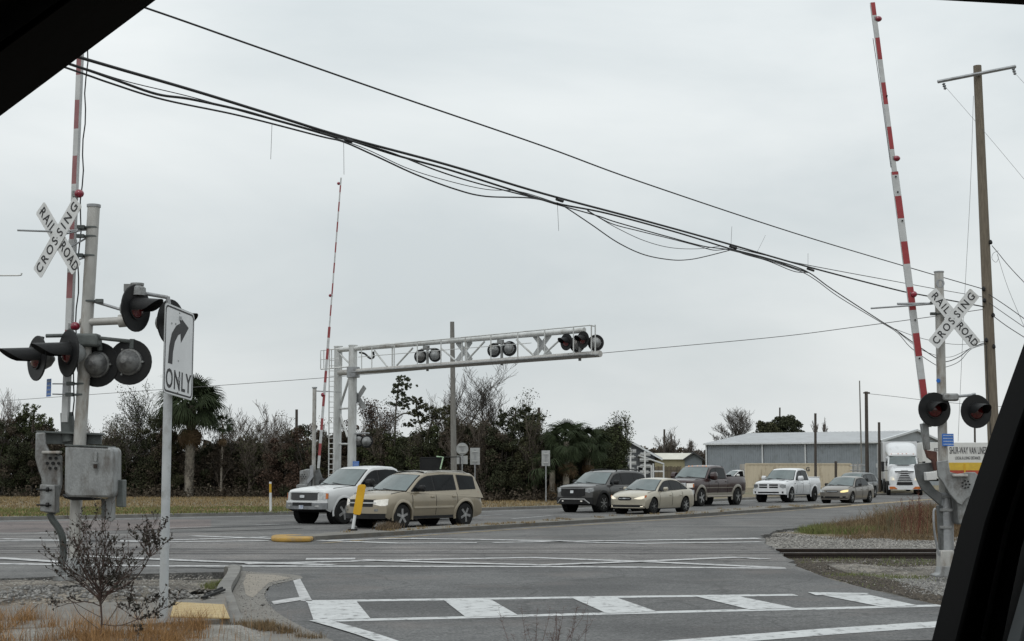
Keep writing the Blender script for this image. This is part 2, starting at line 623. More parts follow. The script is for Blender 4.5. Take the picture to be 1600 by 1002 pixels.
# main asphalt (all one paved area: the street we stand on and the highway across the tracks)
road_px = [(-420, 915), (0, 904), (180, 898), (345, 894), (378, 893), (440, 897), (470, 904), (425, 914), (412, 926),
           (414, 938), (430, 957), (478, 984), (545, 1016), (640, 1080), (900, 1400), (2100, 1400), (1660, 975), (1470, 946),
           (1400, 931), (1300, 906), (1250, 887), (1222, 868), (1196, 850), (1190, 838), (1212, 829), (1285, 820), (1340, 812),
           (1400, 803), (1470, 794), (1560, 784), (1760, 771), (2000, 760.5), (2000, 757.5), (1700, 766.5), (1560, 770),
           (1400, 773), (1190, 779.5), (1060, 786), (900, 793), (760, 797.5), (600, 801), (430, 804.5), (200, 809), (0, 813), (-420, 824)]
def jag(pts, i0, i1, amp, step=.35, seed=3):
    r_ = random.Random(seed)
    out = list(pts[:i0 + 1])
    for i in range(i0, i1):
        a, b_ = pts[i], pts[i + 1]
        n_ = max(1, int((b_ - a).length / step))
        for k in range(1, n_ + 1):
            p = a.lerp(b_, k / n_)
            out.append(p + Vector((r_.uniform(-amp, amp), r_.uniform(-amp, amp), 0)) if k < n_ else p)
    return out + list(pts[i1 + 1:])
road = jag([G(*p) for p in road_px], 20, 32, .09)
road = jag(road, 0, 9, .05, .3, 5)
mb = MB()
mb.slab(road, -.2, 0.0)
structure(mb.build('road', asphalt))

# darker, newer surface of the side street
mb = MB()
pts = [G(*p) for p in [(414, 938), (430, 957), (478, 984), (545, 1016), (640, 1080), (900, 1390), (2080, 1390), (1640, 973), (1462, 945),
                       (1395, 930), (1300, 907), (1240, 889), (900, 889), (560, 889), (470, 897), (470, 905), (427, 915)]]
pts = smoothpts(pts[-2:] + pts[:4], 5)[5:-1] + pts[3:-1]
pts = jag(pts, 0, 12, .02, .12, 8)
mb.sheet([(p.x, p.y, .004) for p in pts])
structure(mb.build('side_street', pave_near))

# worn strip of asphalt where the rails cross
mb = MB()
pts = [G(*p) for p in [(-400, 836), (0, 832), (300, 831), (480, 852), (700, 851), (1190, 850), (1218, 867), (1232, 877), (700, 876), (0, 876), (-400, 880)]]
mb.sheet([(p.x, p.y, .004) for p in pts])
structure(mb.build('track_crossing_surface', crossing_asphalt))

# rails: flush in the road, standing free beyond its right edge
RAILS = (31.6, 33.35)
xr0, xr1 = G(1222, 868).x, 60.0
for Y in RAILS:
    mb = MB()
    x0 = G(1228, 866).x if Y < 32 else G(1205, 856).x
    prof = [(-.07, -.16), (.07, -.16), (.07, -.145), (.012, -.12), (.012, -.035), (.036, -.025), (.036, .012), (-.036, .012), (-.036, -.025), (-.012, -.035), (-.012, -.12), (-.07, -.145)]
    mb.prism(prof, (x0, Y, 0), (0, 1, 0), (0, 0, 1), (xr1 - x0, 0, 0), 0)
    o = mb.build('rail', [rust])
    structure(o)
    mb = MB().box(((x0 + xr1) / 2, Y, .0145), (xr1 - x0, .058, .005))
    structure(mb.build('rail_running_surface', railm))
    mb = MB().box(((x0 - 60) / 2, Y, .008), (x0 + 60, .07, .006))
    structure(mb.build('rail_in_road', railm))
    mb = MB().box(((x0 - 60) / 2, Y + .085, .0065), (x0 + 60, .09, .003)).box(((x0 - 60) / 2, Y - .075, .0065), (x0 + 60, .07, .003))
    structure(mb.build('flangeway_gap', rubber))
# sleepers beyond the road
mb0 = MB().box((0, 0, 0), (.22, 2.9, .14))
first = None
for k in range(36):
    x = xr0 + .5 + k * .55
    if first is None:
        first = mb0.build('tie', dark_pole, loc=(x, sum(RAILS) / 2, -.205), bevel=.01)
        o = first
    else:
        o = first.copy()
        COL.objects.link(o)
        o.location = (x, sum(RAILS) / 2 + random.uniform(-.05, .05), -.205 + random.uniform(-.01, .01))
    structure(o)

# painted markings ---------------------------------------------------------------
def mark(name, polys, z, m):
    b = MB()
    for q in polys:
        g = [G(*p) for p in q]
        b.sheet([(p.x, p.y, z) for p in g])
    return structure(b.build(name, m))

def mark_line(name, px, w, z, m):
    vs, fs = strip([G(*p) for p in px], w, z)
    return structure(MB().add(vs, fs).build(name, m))

mark_line('crosswalk_line', [(478, 940.5), (700, 937.5), (900, 934.5), (1100, 932), (1243, 930.5)], .30, .008, paint)
mark_line('crosswalk_line', [(490, 971.5), (700, 966.5), (900, 961), (1100, 956), (1300, 951.5), (1472, 947)], .27, .008, paint)
for q in ([(480, 942), (557, 941), (579, 968), (490, 971)], [(692, 938), (765, 937), (810, 963), (728, 966)],
          [(890, 934), (957, 933), (1026, 957), (948, 960)], [(1082, 932), (1145, 931), (1243, 951.5), (1172, 954)],
          [(1267, 928), (1345, 928), (1432, 947), (1385, 951)]):
    mark('crosswalk_bar', [q], .012, paint)
mark('crosswalk_bar_end', [[(1262, 927), (1358, 928.5), (1352, 931), (1275, 932)]], .016, paint)
mark('worn_arrow_marking', [[(458, 908), (469, 905), (488, 940), (470, 940)]], .008, paint_thin)
mark('worn_arrow_marking', [[(424, 941), (481, 932), (483, 937), (428, 946)]], .012, paint_thin)
mark_line('lane_edge_line', [(497, 971), (530, 980), (570, 992), (640, 1016)], .22, .016, paint)
mark_line('stop_line', [(1040, 1008), (1160, 998.5), (1300, 987.5), (1457, 977), (1640, 966)], .50, .008, paint)
# keep-clear cross lines before and after the rails
for q in ([(-300, 885), (0, 881.5), (250, 885), (520, 885.5), (860, 886), (1228, 888.5)],
          [(-200, 868), (0, 873), (120, 881)], [(130, 870), (320, 878), (520, 884)],
          [(385, 882), (600, 876.5), (830, 872), (1020, 879), (1215, 888)],
          [(565, 876), (700, 880.5), (850, 884), (1010, 878), (1150, 872), (1196, 875)]):
    mark_line('track_keep_clear_line', q, .36, .008 + .004 * random.randint(0, 2), paint_thin)
mark_line('lane_bar', [(478, 874), (555, 873.5)], .5, .008, paint_thin)
for q in ([(-200, 849), (0, 846.5), (250, 845.5), (420, 840)], [(515, 845), (620, 842.5), (760, 844), (900, 846.5), (1188, 843)],
          [(300, 838), (420, 842), (620, 849.5), (745, 849)], [(640, 842), (800, 845), (1000, 850), (1190, 847.5)],
          [(0, 843), (250, 848), (420, 846)], [(770, 848.5), (1000, 845), (1185, 841.5)]):
    mark_line('track_keep_clear_line', q, .36, .008 + .004 * random.randint(0, 2), paint_thin)
mark_line('road_edge_line', [(-300, 821), (0, 814.8), (200, 811), (430, 806.5), (600, 803), (760, 799.5), (900, 795), (1060, 788), (1190, 781.5)], .15, .006, paint_thin)
for a, b in (((250, 826), (330, 823.5)), ((400, 821), (470, 818.5)), ((742, 806.5), (785, 804.5)), ((800, 811), (862, 806)), ((60, 833), (150, 830)), ((1205, 786), (1250, 783.5))):
    mark_line('dashed_lane_line', [a, b], .14, .008, paint_thin)
mark_line('median_edge_line', [(500, 849.5), (631, 839.5), (780, 829), (860, 824), (1070, 810.5), (1180, 802.5), (1260, 796.5)], .16, .008, paint_yel)
mark_line('painted_median_line', [(1275, 795), (1340, 789.5), (1440, 781.5), (1560, 775)], .7, .008, paint_yel)
mark_line('tyre_mark', [(-100, 838), (120, 835), (330, 831), (470, 826)], .35, .0075, asphalt_mat('tyre_rubber_mark', (.05, .05, .05), (.07, .07, .07), .3))
mark_line('tyre_mark', [(180, 830), (330, 825), (450, 820)], .25, .0075, MATS['tyre_rubber_mark'])
mark_line('tyre_mark', [(-100, 857), (140, 856), (330, 858), (430, 858)], .2, .0085, MATS['tyre_rubber_mark'])
mark_line('tyre_mark', [(260, 888), (310, 887.3), (350, 889)], .12, .0075, MATS['tyre_rubber_mark'])

structure(MB().sheet([(p.x, p.y, .0045) for p in [G(*q) for q in [(-200, 826), (0, 816), (200, 812.5), (330, 812), (330, 824), (200, 829), (0, 832), (-200, 838)]]]).build('reddish_lane_surface', asphalt_mat('reddish_asphalt', (.135, .112, .105), (.11, .095, .092), .3)))
# far kerb and the verge behind it
kerb_px = [(-420, 824), (0, 813), (200, 809), (430, 804.5), (600, 801), (760, 797.5), (900, 793), (1060, 786), (1190, 779.5), (1400, 773), (1560, 770)]
kp = [G(*p) for p in kerb_px]
vs, fs = strip(kp, .34, .12)
b = MB().add(vs, fs)
nv = len(vs)
for i in range(len(kp) - 1):      # vertical road-side face
    a, c = vs[2 * i + 1], vs[2 * i + 3]
    b.add([a, c, (c[0], c[1], 0), (a[0], a[1], 0)], [(0, 1, 2, 3)])
structure(b.build('far_kerb', kerbc))
verge = [(p.x, p.y, .10) for p in kp] + [(60, 175, .10), (-90, 175, .10)]
structure(MB().sheet(verge).build('grass_verge', lawn))

# raised median between the carriageways
med_px = [(491, 845), (560, 840.5), (631, 836), (780, 826), (860, 821), (1070, 808.3), (1180, 800.5), (1260, 795), (1330, 790)]
near = smoothpts([G(*p) for p in med_px], 4)
wid = [.9] * 4 + [1.15] * 12 + [1.3] * 8 + [1.8] * 6 + [1.4] * 10
far = []
for i, p in enumerate(near):
    d = (near[min(i + 1, len(near) - 1)] - near[max(i - 1, 0)]).normalized()
    far.append(p + Vector((-d.y, d.x, 0)) * (wid[min(i, len(wid) - 1)] if i < len(near) - 1 else .2))
b = MB()
for i in range(len(near) - 1):
    j = random.uniform(-.012, .012)
    q = [near[i], near[i + 1], far[i + 1], far[i]]
    b.add([(p.x, p.y, 0) for p in q] + [(p.x + (.02 if k < 2 else 0), p.y, .11) for k, p in enumerate(q)],
          [(0, 1, 5, 4), (2, 3, 7, 6), (4, 5, 6, 7)] + ([(3, 0, 4, 7)] if i == 0 else []))
structure(b.build('median_kerb', medianc))
# yellow painted nose of the median
b = MB()
nose_ = smoothpts([G(*p) for p in [(423, 845), (428, 842.5), (442, 841.3), (476, 841), (489, 842.6), (489.5, 846), (478, 847.6), (442, 847.8), (428, 847), (423, 845)]], 3)[:-1]
nose = [G(456.5 + 33 * math.copysign(abs(math.cos(t * math.pi / 14)) ** .6, math.cos(t * math.pi / 14)), 844.6 - 3.2 * math.copysign(abs(math.sin(t * math.pi / 14)) ** .6, math.sin(t * math.pi / 14))) for t in range(28)]
b.slab(nose, 0, .105)
o = b.build('median_nose', mat('worn_orange_yellow', (.42, .25, .045), (.28, .17, .045), 5, .8, 0, .6, dirt=(.24, .17, .09), dscale=4, dlo=.5, dhi=.66), bevel=.035)
tag(o, 'yellow painted concrete nose at the start of the median', 'kerb end')

# right-hand ballast, dirt and verge
def terrain(name, x0, x1, y0, y1, st, H, m):
    nx, ny = int((x1 - x0) / st) + 1, int((y1 - y0) / st) + 1
    xs, ys = np.linspace(x0, x1, nx), np.linspace(y0, y1, ny)
    X, Yg = np.meshgrid(xs, ys)
    Z = H(X, Yg)
    vs = np.stack([X, Yg, Z], -1).reshape(-1, 3)
    fs = [(j * nx + i, j * nx + i + 1, (j + 1) * nx + i + 1, (j + 1) * nx + i) for j in range(ny - 1) for i in range(nx - 1)]
    me = bpy.data.meshes.new(name)
    me.from_pydata(vs.tolist(), [], fs)
    me.polygons.foreach_set('use_smooth', [True] * len(fs))
    me.materials.append(m)
    o = bpy.data.objects.new(name, me)
    COL.objects.link(o)
    return structure(o)

def bumps(X, Y, seed, amp, sc):
    r = np.random.default_rng(seed)
    z = np.zeros_like(X)
    for k in range(9):
        a, f, ph = r.uniform(0, 6.28), sc * r.uniform(.5, 2.5), r.uniform(0, 6.28)
        z += np.sin((X * math.cos(a) + Y * math.sin(a)) * f + ph) / 9
    return z * amp

H_right = lambda X, Y: -.115 + bumps(X, Y, 3, .10, 2.0) * (np.abs(Y - 32.5) > 1.6) + .02 * (Y > 34.5)
terrain('dirt_shoulder', 5.0, 40, 17, 31.2, .25, H_right, dirt_ballast)
terrain('ballast_bed', 5.5, 60, 31.2, 41.0, .25, H_right, ballast)
terrain('right_verge', 7.5, 60, 40.3, 75, .35, lambda X, Y: -.17 + .08 * np.clip((Y - 40.3) / 2.2, 0, 1) + bumps(X, Y, 5, .05, .8), lawn)

# left corner: dirt, gravel mound round the signal mast, footpath, ramp and kerb
MASTL = XY(117, 19.5)
def H_left(X, Y):
    d2 = ((X - MASTL.x) / 2.3) ** 2 + ((Y - MASTL.y - .1) / .95) ** 2
    return -.010 + .24 * np.exp(-d2 ** 1.3) + bumps(X, Y, 9, .03, 3.5)
terrain('dirt_corner', -22, G(352, 905).x, 13.0, 24.0, .16, H_left, dirt_ballast)
H_near = lambda X, Y: -.015 + .105 * np.clip((-2.60 - X) / .3, 0, 1) + bumps(X, Y, 19, .03, 2.5)
terrain('near_ground', -14, G(470, 1010).x, 8, 16.0, .2, H_near, speckle_mat('gravelly_soil', (.22, .21, .19), (.16, .15, .13), (.17, .12, .07), 2.0, 34, amp=.45))
fp = [G(x, y, .1) for x, y in [(-420, 962), (0, 947), (120, 942), (235, 937), (345, 925), (352, 932), (360, 966), (240, 974), (0, 982), (-420, 1000)]]
structure(MB().slab(fp, -.05, .10).build('footpath', concrete, bevel=.01))
# joints scored across the footpath
for a, c in (((60, 944), (20, 981)), ((190, 939), (165, 977)), ((-100, 950), (-150, 990))):
    vs, fs = strip([G(*a, .1), G(*c, .1)], .012, .103)
    structure(MB().add(vs, fs).build('footpath_joint', rubber))
# curved kerb
ko = smoothpts([G(x, y) for x, y in [(350, 895), (364, 891.5), (374, 894), (374, 903), (361, 928), (368, 948), (381, 966), (398, 984), (430, 1010), (480, 1045)]], 5)
b = MB()
for i in range(len(ko)):
    d = (ko[min(i + 1, len(ko) - 1)] - ko[max(i - 1, 0)]).normalized()
    nrm = Vector((d.y, -d.x, 0))
    if i == 0:
        pass
    p, q = ko[i], ko[i] + nrm * .20
    kz = .102 if i < 24 else max(.012, .102 - .02 * (i - 24))
    b.v += [(p.x, p.y, -.05), (p.x, p.y, kz), (q.x, q.y, kz - .015), (q.x + nrm.x * .02, q.y + nrm.y * .02, -.05)]
for i in range(len(ko) - 1):
    o_ = 4 * i
    for k in range(3):
        b.f.append((o_ + k, o_ + k + 1, o_ + k + 5, o_ + k + 4))
        b.mi.append(0)
b.f += [(0, 1, 2, 3), tuple(4 * (len(ko) - 1) + k for k in (3, 2, 1, 0))]
b.mi += [0, 0]
structure(b.build('corner_kerb', kerbc))
# concrete gutter apron
ap = smoothpts([G(*p) for p in [(376, 892), (405, 895), (455, 898), (472, 904), (427, 914), (414, 926), (416, 938), (432, 957), (480, 984), (550, 1017), (640, 1085)]], 5) + [G(*p) for p in [ (470, 1085), (372, 985), (381, 967), (362, 928), (375, 903)]]
structure(MB().sheet([(p.x, p.y, .0045) for p in ap]).build('gutter_apron', concrete))
structure(MB().sheet([(p.x, p.y, .0075) for p in [G(*q) for q in [(385, 897), (430, 899), (455, 904), (420, 911), (395, 935), (384, 930), (380, 912)]]]).build('sand_patch', mat('wet_sand', (.27, .24, .20), (.21, .19, .16), 6, .95, 0, .3)))
# yellow tactile ramp plate
tp = [G(x, y, .1) for x, y in [(272, 942), (350, 946), (359, 967.5), (266, 965)]]
root = thing('tactile_plate', 'worn yellow tactile paving plate on the corner ramp', 'paving plate', (0, 0, 0))
MB().slab(tp, .101, .113).build('plate', mat('worn_yellow_plate', (.42, .31, .13), (.35, .25, .11), 8, .6, 0, .2, dirt=(.30, .22, .12), dscale=5), root)
b = MB()
for i in range(16):
    for j in range(8):
        u, v = (i + .5) / 16, (j + .5) / 8
        p = tp[0].lerp(tp[1], u).lerp(tp[3].lerp(tp[2], u), v)
        b.cyl((p.x, p.y, .1125), (p.x, p.y, .118), .02, .014, 6)
tag(b.build('dome', mat('worn_yellow_dome', (.45, .35, .18), (.35, .26, .13), 8, .6), root), kind='stuff')
# broken black strips lying by the kerb
b = MB()
for (a, c, w) in (((316, 938), (350, 925), .045), ((320, 934), (347, 922), .03)):
    p, q = G(*a, .1), G(*c, .1)
    d = (q - p)
    R = Matrix.Rotation(math.atan2(d.y, d.x), 3, 'Z')
    b.box(((p + q) / 2) + Vector((0, 0, .03)), (d.length, w, .03), R)
tag(b.build('debris_strip', rubber, bevel=.004), 'broken black rubber strips lying on the pavement behind the kerb', 'debris')

# ------------------------------------------------------------------ stones and grass
def inpoly(pts, poly):
    x, y = pts[:, 0], pts[:, 1]
    c = np.zeros(len(pts), bool)
    n = len(poly)
    for i in range(n):
        x1, y1 = poly[i]
        x2, y2 = poly[(i + 1) % n]
        k = ((y1 > y) != (y2 > y)) & (x < (x2 - x1) * (y - y1) / (y2 - y1 + 1e-12) + x1)
        c ^= k
    return c

def scatter(poly, n):
    poly = [(p[0], p[1]) for p in poly]
    a = np.array(poly)
    lo, hi = a.min(0), a.max(0)
    out = []
    got = 0
    while got < n:
        q = rng.uniform(lo, hi, (n * 2, 2))
        q = q[inpoly(q, poly)]
        out.append(q)
        got += len(q)
        if len(q) == 0:
            break
    return np.concatenate(out)[:n]

def stones(name, poly, n, r0, r1, H, m=stonem, label=None):
    q = scatter(poly, n) if not isinstance(poly, np.ndarray) else poly
    z = H(q[:, 0], q[:, 1]) if callable(H) else np.full(len(q), H)
    c = np.stack([q[:, 0], q[:, 1], z], -1)
    base = np.array([(1, 0, 0), (0, 1, 0), (-1, 0, 0), (0, -1, 0), (0, 0, 1), (0, 0, -1)], float)
    tri = np.array([(0, 1, 4), (1, 2, 4), (2, 3, 4), (3, 0, 4), (1, 0, 5), (2, 1, 5), (3, 2, 5), (0, 3, 5)])
    s = rng.uniform(r0, r1, (len(c), 1, 1)) * np.array([1, 1, .6])
    v = base[None] * s * rng.uniform(.6, 1.3, (len(c), 6, 1))
    a = rng.uniform(0, 6.28, len(c))
    ca, sa = np.cos(a)[:, None], np.sin(a)[:, None]
    vx = v[:, :, 0] * ca - v[:, :, 1] * sa
    vy = v[:, :, 0] * sa + v[:, :, 1] * ca
    v = np.stack([vx, vy, v[:, :, 2]], -1) + c[:, None, :]
    # connected octahedra
    N = len(c)
    me = bpy.data.meshes.new(name)
    F = (tri[None] + (np.arange(N) * 6)[:, None, None]).reshape(-1, 3)
    me.vertices.add(N * 6)
    me.vertices.foreach_set('co', v.reshape(-1).astype(np.float32))
    me.loops.add(len(F) * 3)
    me.loops.foreach_set('vertex_index', F.reshape(-1).astype(np.int32))
    me.polygons.add(len(F))
    me.polygons.foreach_set('loop_start', np.arange(0, len(F) * 3, 3, dtype=np.int32))
    me.polygons.foreach_set('loop_total', np.full(len(F), 3, dtype=np.int32))
    me.update(calc_edges=True)
    me.materials.append(m)
    o = bpy.data.objects.new(name, me)
    COL.objects.link(o)
    tag(o, label, 'gravel', kind='stuff')
    return o

def blades(q, z, h0, h1, w, lean=.35, seg=2, wind=(.0, .0)):
    """curved grass blades as strips of triangles; returns (M*3, 3) vertices"""
    N = len(q)
    h = rng.uniform(h0, h1, N)
    az = rng.uniform(0, 6.28, N)
    ln = rng.uniform(.05, lean, N) * h
    fa = rng.uniform(0, 6.28, N)
    wx, wy = np.cos(fa) * w, np.sin(fa) * w
    base = np.stack([q[:, 0], q[:, 1], z], -1)
    def at(t, s):
        return base + np.stack([np.cos(az) * ln * t * t + wx * s * (1 - t) + wind[0] * h * t * t, np.sin(az) * ln * t * t + wy * s * (1 - t) + wind[1] * h * t * t, h * t], -1)
    tris = []
    for k in range(seg):
        t0, t1 = k / seg, (k + 1) / seg
        a, b, c, d = at(t0, -1), at(t0, 1), at(t1, 1), at(t1, -1)
        tris.append(np.stack([a, b, c], 1))
        if k < seg - 1:
            tris.append(np.stack([a, c, d], 1))
    return np.concatenate(tris, 0).reshape(-1, 3)

def clumped(poly, nclump, per, rad):
    c = scatter(poly, nclump)
    q = np.repeat(c, per, 0) + rng.normal(0, rad, (len(c) * per, 2))
    return q

def grass(name, label, q, z, h0, h1, w, m, lean=.4, seg=2, cat='grass', **k):
    zz = z(q[:, 0], q[:, 1]) if callable(z) else np.full(len(q), z)
    o = np_mesh(name, blades(q, zz, h0, h1, w, lean, seg, **k), 3, m)
    return tag(o, label, cat, kind='stuff')

pg = lambda pts, z=0: [G(x, y, z) for x, y in pts]
R_ball = pg([(1196, 846), (1200, 836), (1235, 829), (1480, 834), (1620, 838), (1620, 872), (1230, 870)], -.12)
stones('ballast_stones', R_ball, 15000, .022, .05, H_right, label='grey crushed stone ballast beside the rails')
R_dirt = pg([(1240, 872), (1480, 876), (1620, 880), (1620, 985), (1480, 944), (1400, 929), (1300, 905)], -.12)
stones('shoulder_stones', R_dirt, 2200, .012, .035, H_right, label='loose pale stones in the dirt beside the tracks')
muddy = mat('dark_mud_clod', (.075, .062, .048), (.045, .038, .030), 9, .95, island=.5)
stones('mud_clods', pg([(1222, 868), (1250, 868), (1300, 888), (1380, 905), (1480, 928), (1500, 948), (1440, 938), (1300, 904), (1240, 884)], -.1), 5200, .012, .05, H_right, muddy, 'dark mud and broken asphalt crumbs along the pavement edge')
stones('dark_trackside_dirt', pg([(1235, 872), (1470, 873), (1490, 882), (1260, 881)], -.1), 3000, .012, .04, H_right, muddy, 'dark oily dirt beside the near rail')
stones('mast_foot_gravel', pg([(1395, 905), (1480, 900), (1500, 930), (1420, 925)], -.12), 2200, .015, .035, H_right, mat('pale_grey_stone', (.225, .22, .21), (.125, .12, .112), 9, .9, island=.6), 'pale gravel heap at the foot of the right signal')
stones('corner_gravel', pg([(20, 905), (330, 897), (345, 922), (200, 934), (0, 942), (-100, 945), (-100, 910)], 0), 1300, .008, .030, H_left, label='loose broken stone round the left signal foot')
stones('mound_gravel', np.concatenate([np.array([[MASTL.x + .1, MASTL.y - .1]]) + rng.normal(0, 1, (420, 2)) * np.array([[.62, .30]]), np.array([[MASTL.x + .9, MASTL.y - .3]]) + rng.normal(0, 1, (200, 2)) * np.array([[.45, .18]]), np.array([[MASTL.x - .8, MASTL.y - .5]]) + rng.normal(0, 1, (300, 2)) * np.array([[.5, .14]])]), 1500, .02, .05, H_left, MATS['pale_grey_stone'], 'pale gravel mound round the left signal mast')
stones('gutter_grit', pg([(385, 893), (470, 903), (415, 925), (430, 955), (470, 985), (372, 985), (380, 960), (366, 928)]), 900, .006, .016, .006, label='fine grit in the concrete gutter')

# verge lawn, weeds, tufts
vp = [(p.x, p.y) for p in kp[1:7]] + [(4, 84), (-12, 96), (-40, 98)]
q = scatter(vp, 26000)
grass('verge_grass', 'short dry brown lawn of the far verge', q, .10, .05, .13, .022, straw_pale, .8, 1)
q = clumped([(p.x, p.y) for p in kp[1:5]] + [(-8, 68), (-30, 66)], 260, 60, .45)
grass('verge_green_grass', 'greener band of grass along the far kerb', q, .10, .05, .11, .022, greengrass, .8, 1)
wv = pg([(1250, 829), (1300, 821), (1345, 814), (1400, 806), (1500, 797), (1640, 790), (1640, 836), (1470, 835), (1330, 832)])
q = clumped(wv, 330, 60, .28)
grass('verge_weeds', 'brown dead weeds covering the verge beyond the rails', q, -.08, .12, .42, .010, straw, .9, 2)
wv2 = pg([(1340, 819), (1400, 808), (1500, 799), (1640, 792), (1640, 832), (1470, 832), (1390, 829)])
q = clumped(wv2, 130, 70, .3)
grass('tall_weeds', 'tall tangled dead weeds behind the right signal', q, -.08, .3, .85, .011, straw, .9, 2)
q = clumped(pg([(1300, 833), (1400, 833), (1480, 838), (1480, 842), (1330, 838)]), 60, 40, .22)
grass('verge_front_weeds', 'scattered low brown weeds creeping onto the gravel', q, -.13, .08, .28, .009, straw, 1.0, 2)
q = clumped(pg([(1385, 826), (1420, 806), (1500, 799), (1640, 792), (1640, 832), (1470, 834)]), 90, 70, .3)
grass('dark_weeds', 'dark reddish brown dead weeds at the right end of the verge', q, -.09, .25, .75, .011, mat('dark_dead_weed', (.13, .075, .045), (.075, .048, .032), 1.4, .9, island=.5, spec=.1), 1.0, 2)
q = clumped(pg([(1250, 827), (1290, 822), (1310, 828), (1270, 831)]), 26, 70, .15)
grass('green_tuft', 'bright green grass tuft at the corner of the verge', q, -.08, .1, .26, .012, greengrass, .8, 2)
q = clumped(pg([(1260, 829.5), (1330, 825), (1400, 826), (1330, 832)]), 40, 50, .15)
grass('verge_green_blades', 'green blades among the weeds of the near verge', q, -.08, .1, .25, .01, greengrass, .8, 2)
q = clumped(pg([(1235, 872), (1470, 874), (1470, 884), (1250, 880)], -.1), 30, 16, .2)
grass('trackside_tufts', 'thin green weeds along the near rail', q, -.12, .03, .10, .006, greengrass, .9, 2)
q = clumped(pg([(1300, 895), (1440, 900), (1400, 922), (1330, 908)], -.1), 40, 30, .2)
grass('shoulder_weeds', 'low green weeds in the dirt shoulder', q, -.12, .02, .07, .006, greengrass, .9, 1)
# foreground weeds
straw_warm = mat('warm_dead_grass', (.34, .20, .09), (.20, .115, .055), 3.2, .9, island=.55, spec=.1)
c1 = pg([(-160, 985), (60, 972), (150, 984), (225, 990), (225, 1030), (-160, 1040)], .05)
q = clumped(c1, 55, 90, .085)
grass('foreground_weeds', 'orange brown dead grass clump in the bottom left corner', q, H_near, .05, .27, .0026, straw_warm, 1.1, 3)
q = clumped(pg([(232, 985), (322, 982), (326, 1030), (228, 1030)], .05), 22, 80, .06)
grass('sign_foot_weeds', 'orange brown dead grass clump at the foot of the sign post', q, H_near, .05, .25, .0026, straw_warm, 1.1, 3)
q = scatter(pg([(-160, 968), (330, 975), (470, 990), (470, 1040), (-160, 1040)], .05), 650)
grass('foreground_stalks', 'thin pale stalks standing among the foreground weeds', q, H_near, .10, .42, .0020, straw_warm, .6, 3)
q = clumped(pg([(350, 975), (420, 978), (470, 990), (520, 1004), (400, 985)], .0), 46, 40, .05)
grass('gutter_weeds', 'dry weeds growing along the gutter edge', q, .005, .03, .10, .003, straw, .9, 2)
q = clumped(pg([(318, 915), (345, 912), (345, 925), (325, 925)], .0), 14, 40, .06)
grass('kerb_green_tuft', 'small green tuft behind the corner kerb', q, .02, .03, .10, .004, greengrass, .9, 2)
q = clumped([(p.x, p.y) for p in near[3:30]] + [(p.x, p.y) for p in reversed(far[3:30])], 60, 26, .09)
grass('median_weeds', 'dry tufts in the cracks of the median', q, .11, .03, .10, .01, straw_pale, .9, 2)
q = clumped(pg([(592, 829), (618, 827), (618, 824), (596, 826)], .14), 8, 90, .09)
grass('median_tuft', 'dead brown tuft on the median beside the front wheel of the tan suv', q, .11, .08, .26, .01, mat('brown_tuft', (.16, .11, .06), (.10, .075, .05), 3, .9, island=.4), .9, 2)
# ------------------------------------------------------------------ crossing signals, gantry, signs, poles, cables
def nrm(x, y, z=0):
    return Vector((x, y, z)).normalized()

def signal_head(parent, c, n, r=.30, hood=.36, hr=.145, back=cast):
    """a flasher: round black background with lens and hood on the face and a domed housing behind"""
    c, n = Vector(c), Vector(n).normalized()
    hd = MB().lathe(c - n * .012, n, [(0, .05), (0, r - .008), (.006, r), (.02, r), (.026, r - .006), (.018, hr - .01), (.018, .02)], 28).build('signal_head', blackm, parent, True)
    MB().lathe(c - n * .012, -n, [(0, hr + .035), (.03, hr + .03), (.04, hr + .012), (.10, hr), (.17, hr * .72), (.205, hr * .38), (.225, .03)], 20).build('housing', back, hd, True)
    MB().lathe(c + n * .01, n, [(0, hr - .012), (.02, hr - .02), (.045, hr * .7), (.058, hr * .3), (.06, .01)], 20).build('lens', redlens, hd, True)
    MB().lathe(c + n * .008, n, [(0, hr - .012), (.022, hr - .012), (.022, hr + .006), (0, hr + .006)], 24).build('lens_ring', blackm, hd, True)
    up = Vector((0, 0, 1))
    side = n.cross(up).normalized()
    vs, fs = [], []
    K = 20
    for k in range(K + 1):
        t = math.radians(-104 + 208 * k / K)
        ln = hood * (.42 + .58 * max(0, (math.cos(t) + .25) / 1.25) ** .7)
        for rr in (hr, hr - .008):
            d = up * math.cos(t) + side * math.sin(t)
            vs += [c + n * .01 + d * rr, c + n * (.01 + ln) + d * rr * .86 - up * ln * .04]
    for k in range(K):
        a, b = 4 * k, 4 * k + 4
        fs += [(a, a + 1, b + 1, b), (a + 2, b + 2, b + 3, a + 3), (a + 1, a + 3, b + 3, b + 1)]
    MB().add(vs, fs).build('hood', blackm, hd, True)
    b = MB()
    for k in range(3):
        t = math.radians(90 + 120 * k)
        d = up * math.cos(t) + side * math.sin(t)
        b.cyl(c + d * (hr + .045) - n * .05, c + d * (hr + .045) + n * 0.0, .014, n=6)
    b.build('clamp', cast, hd)
    return hd

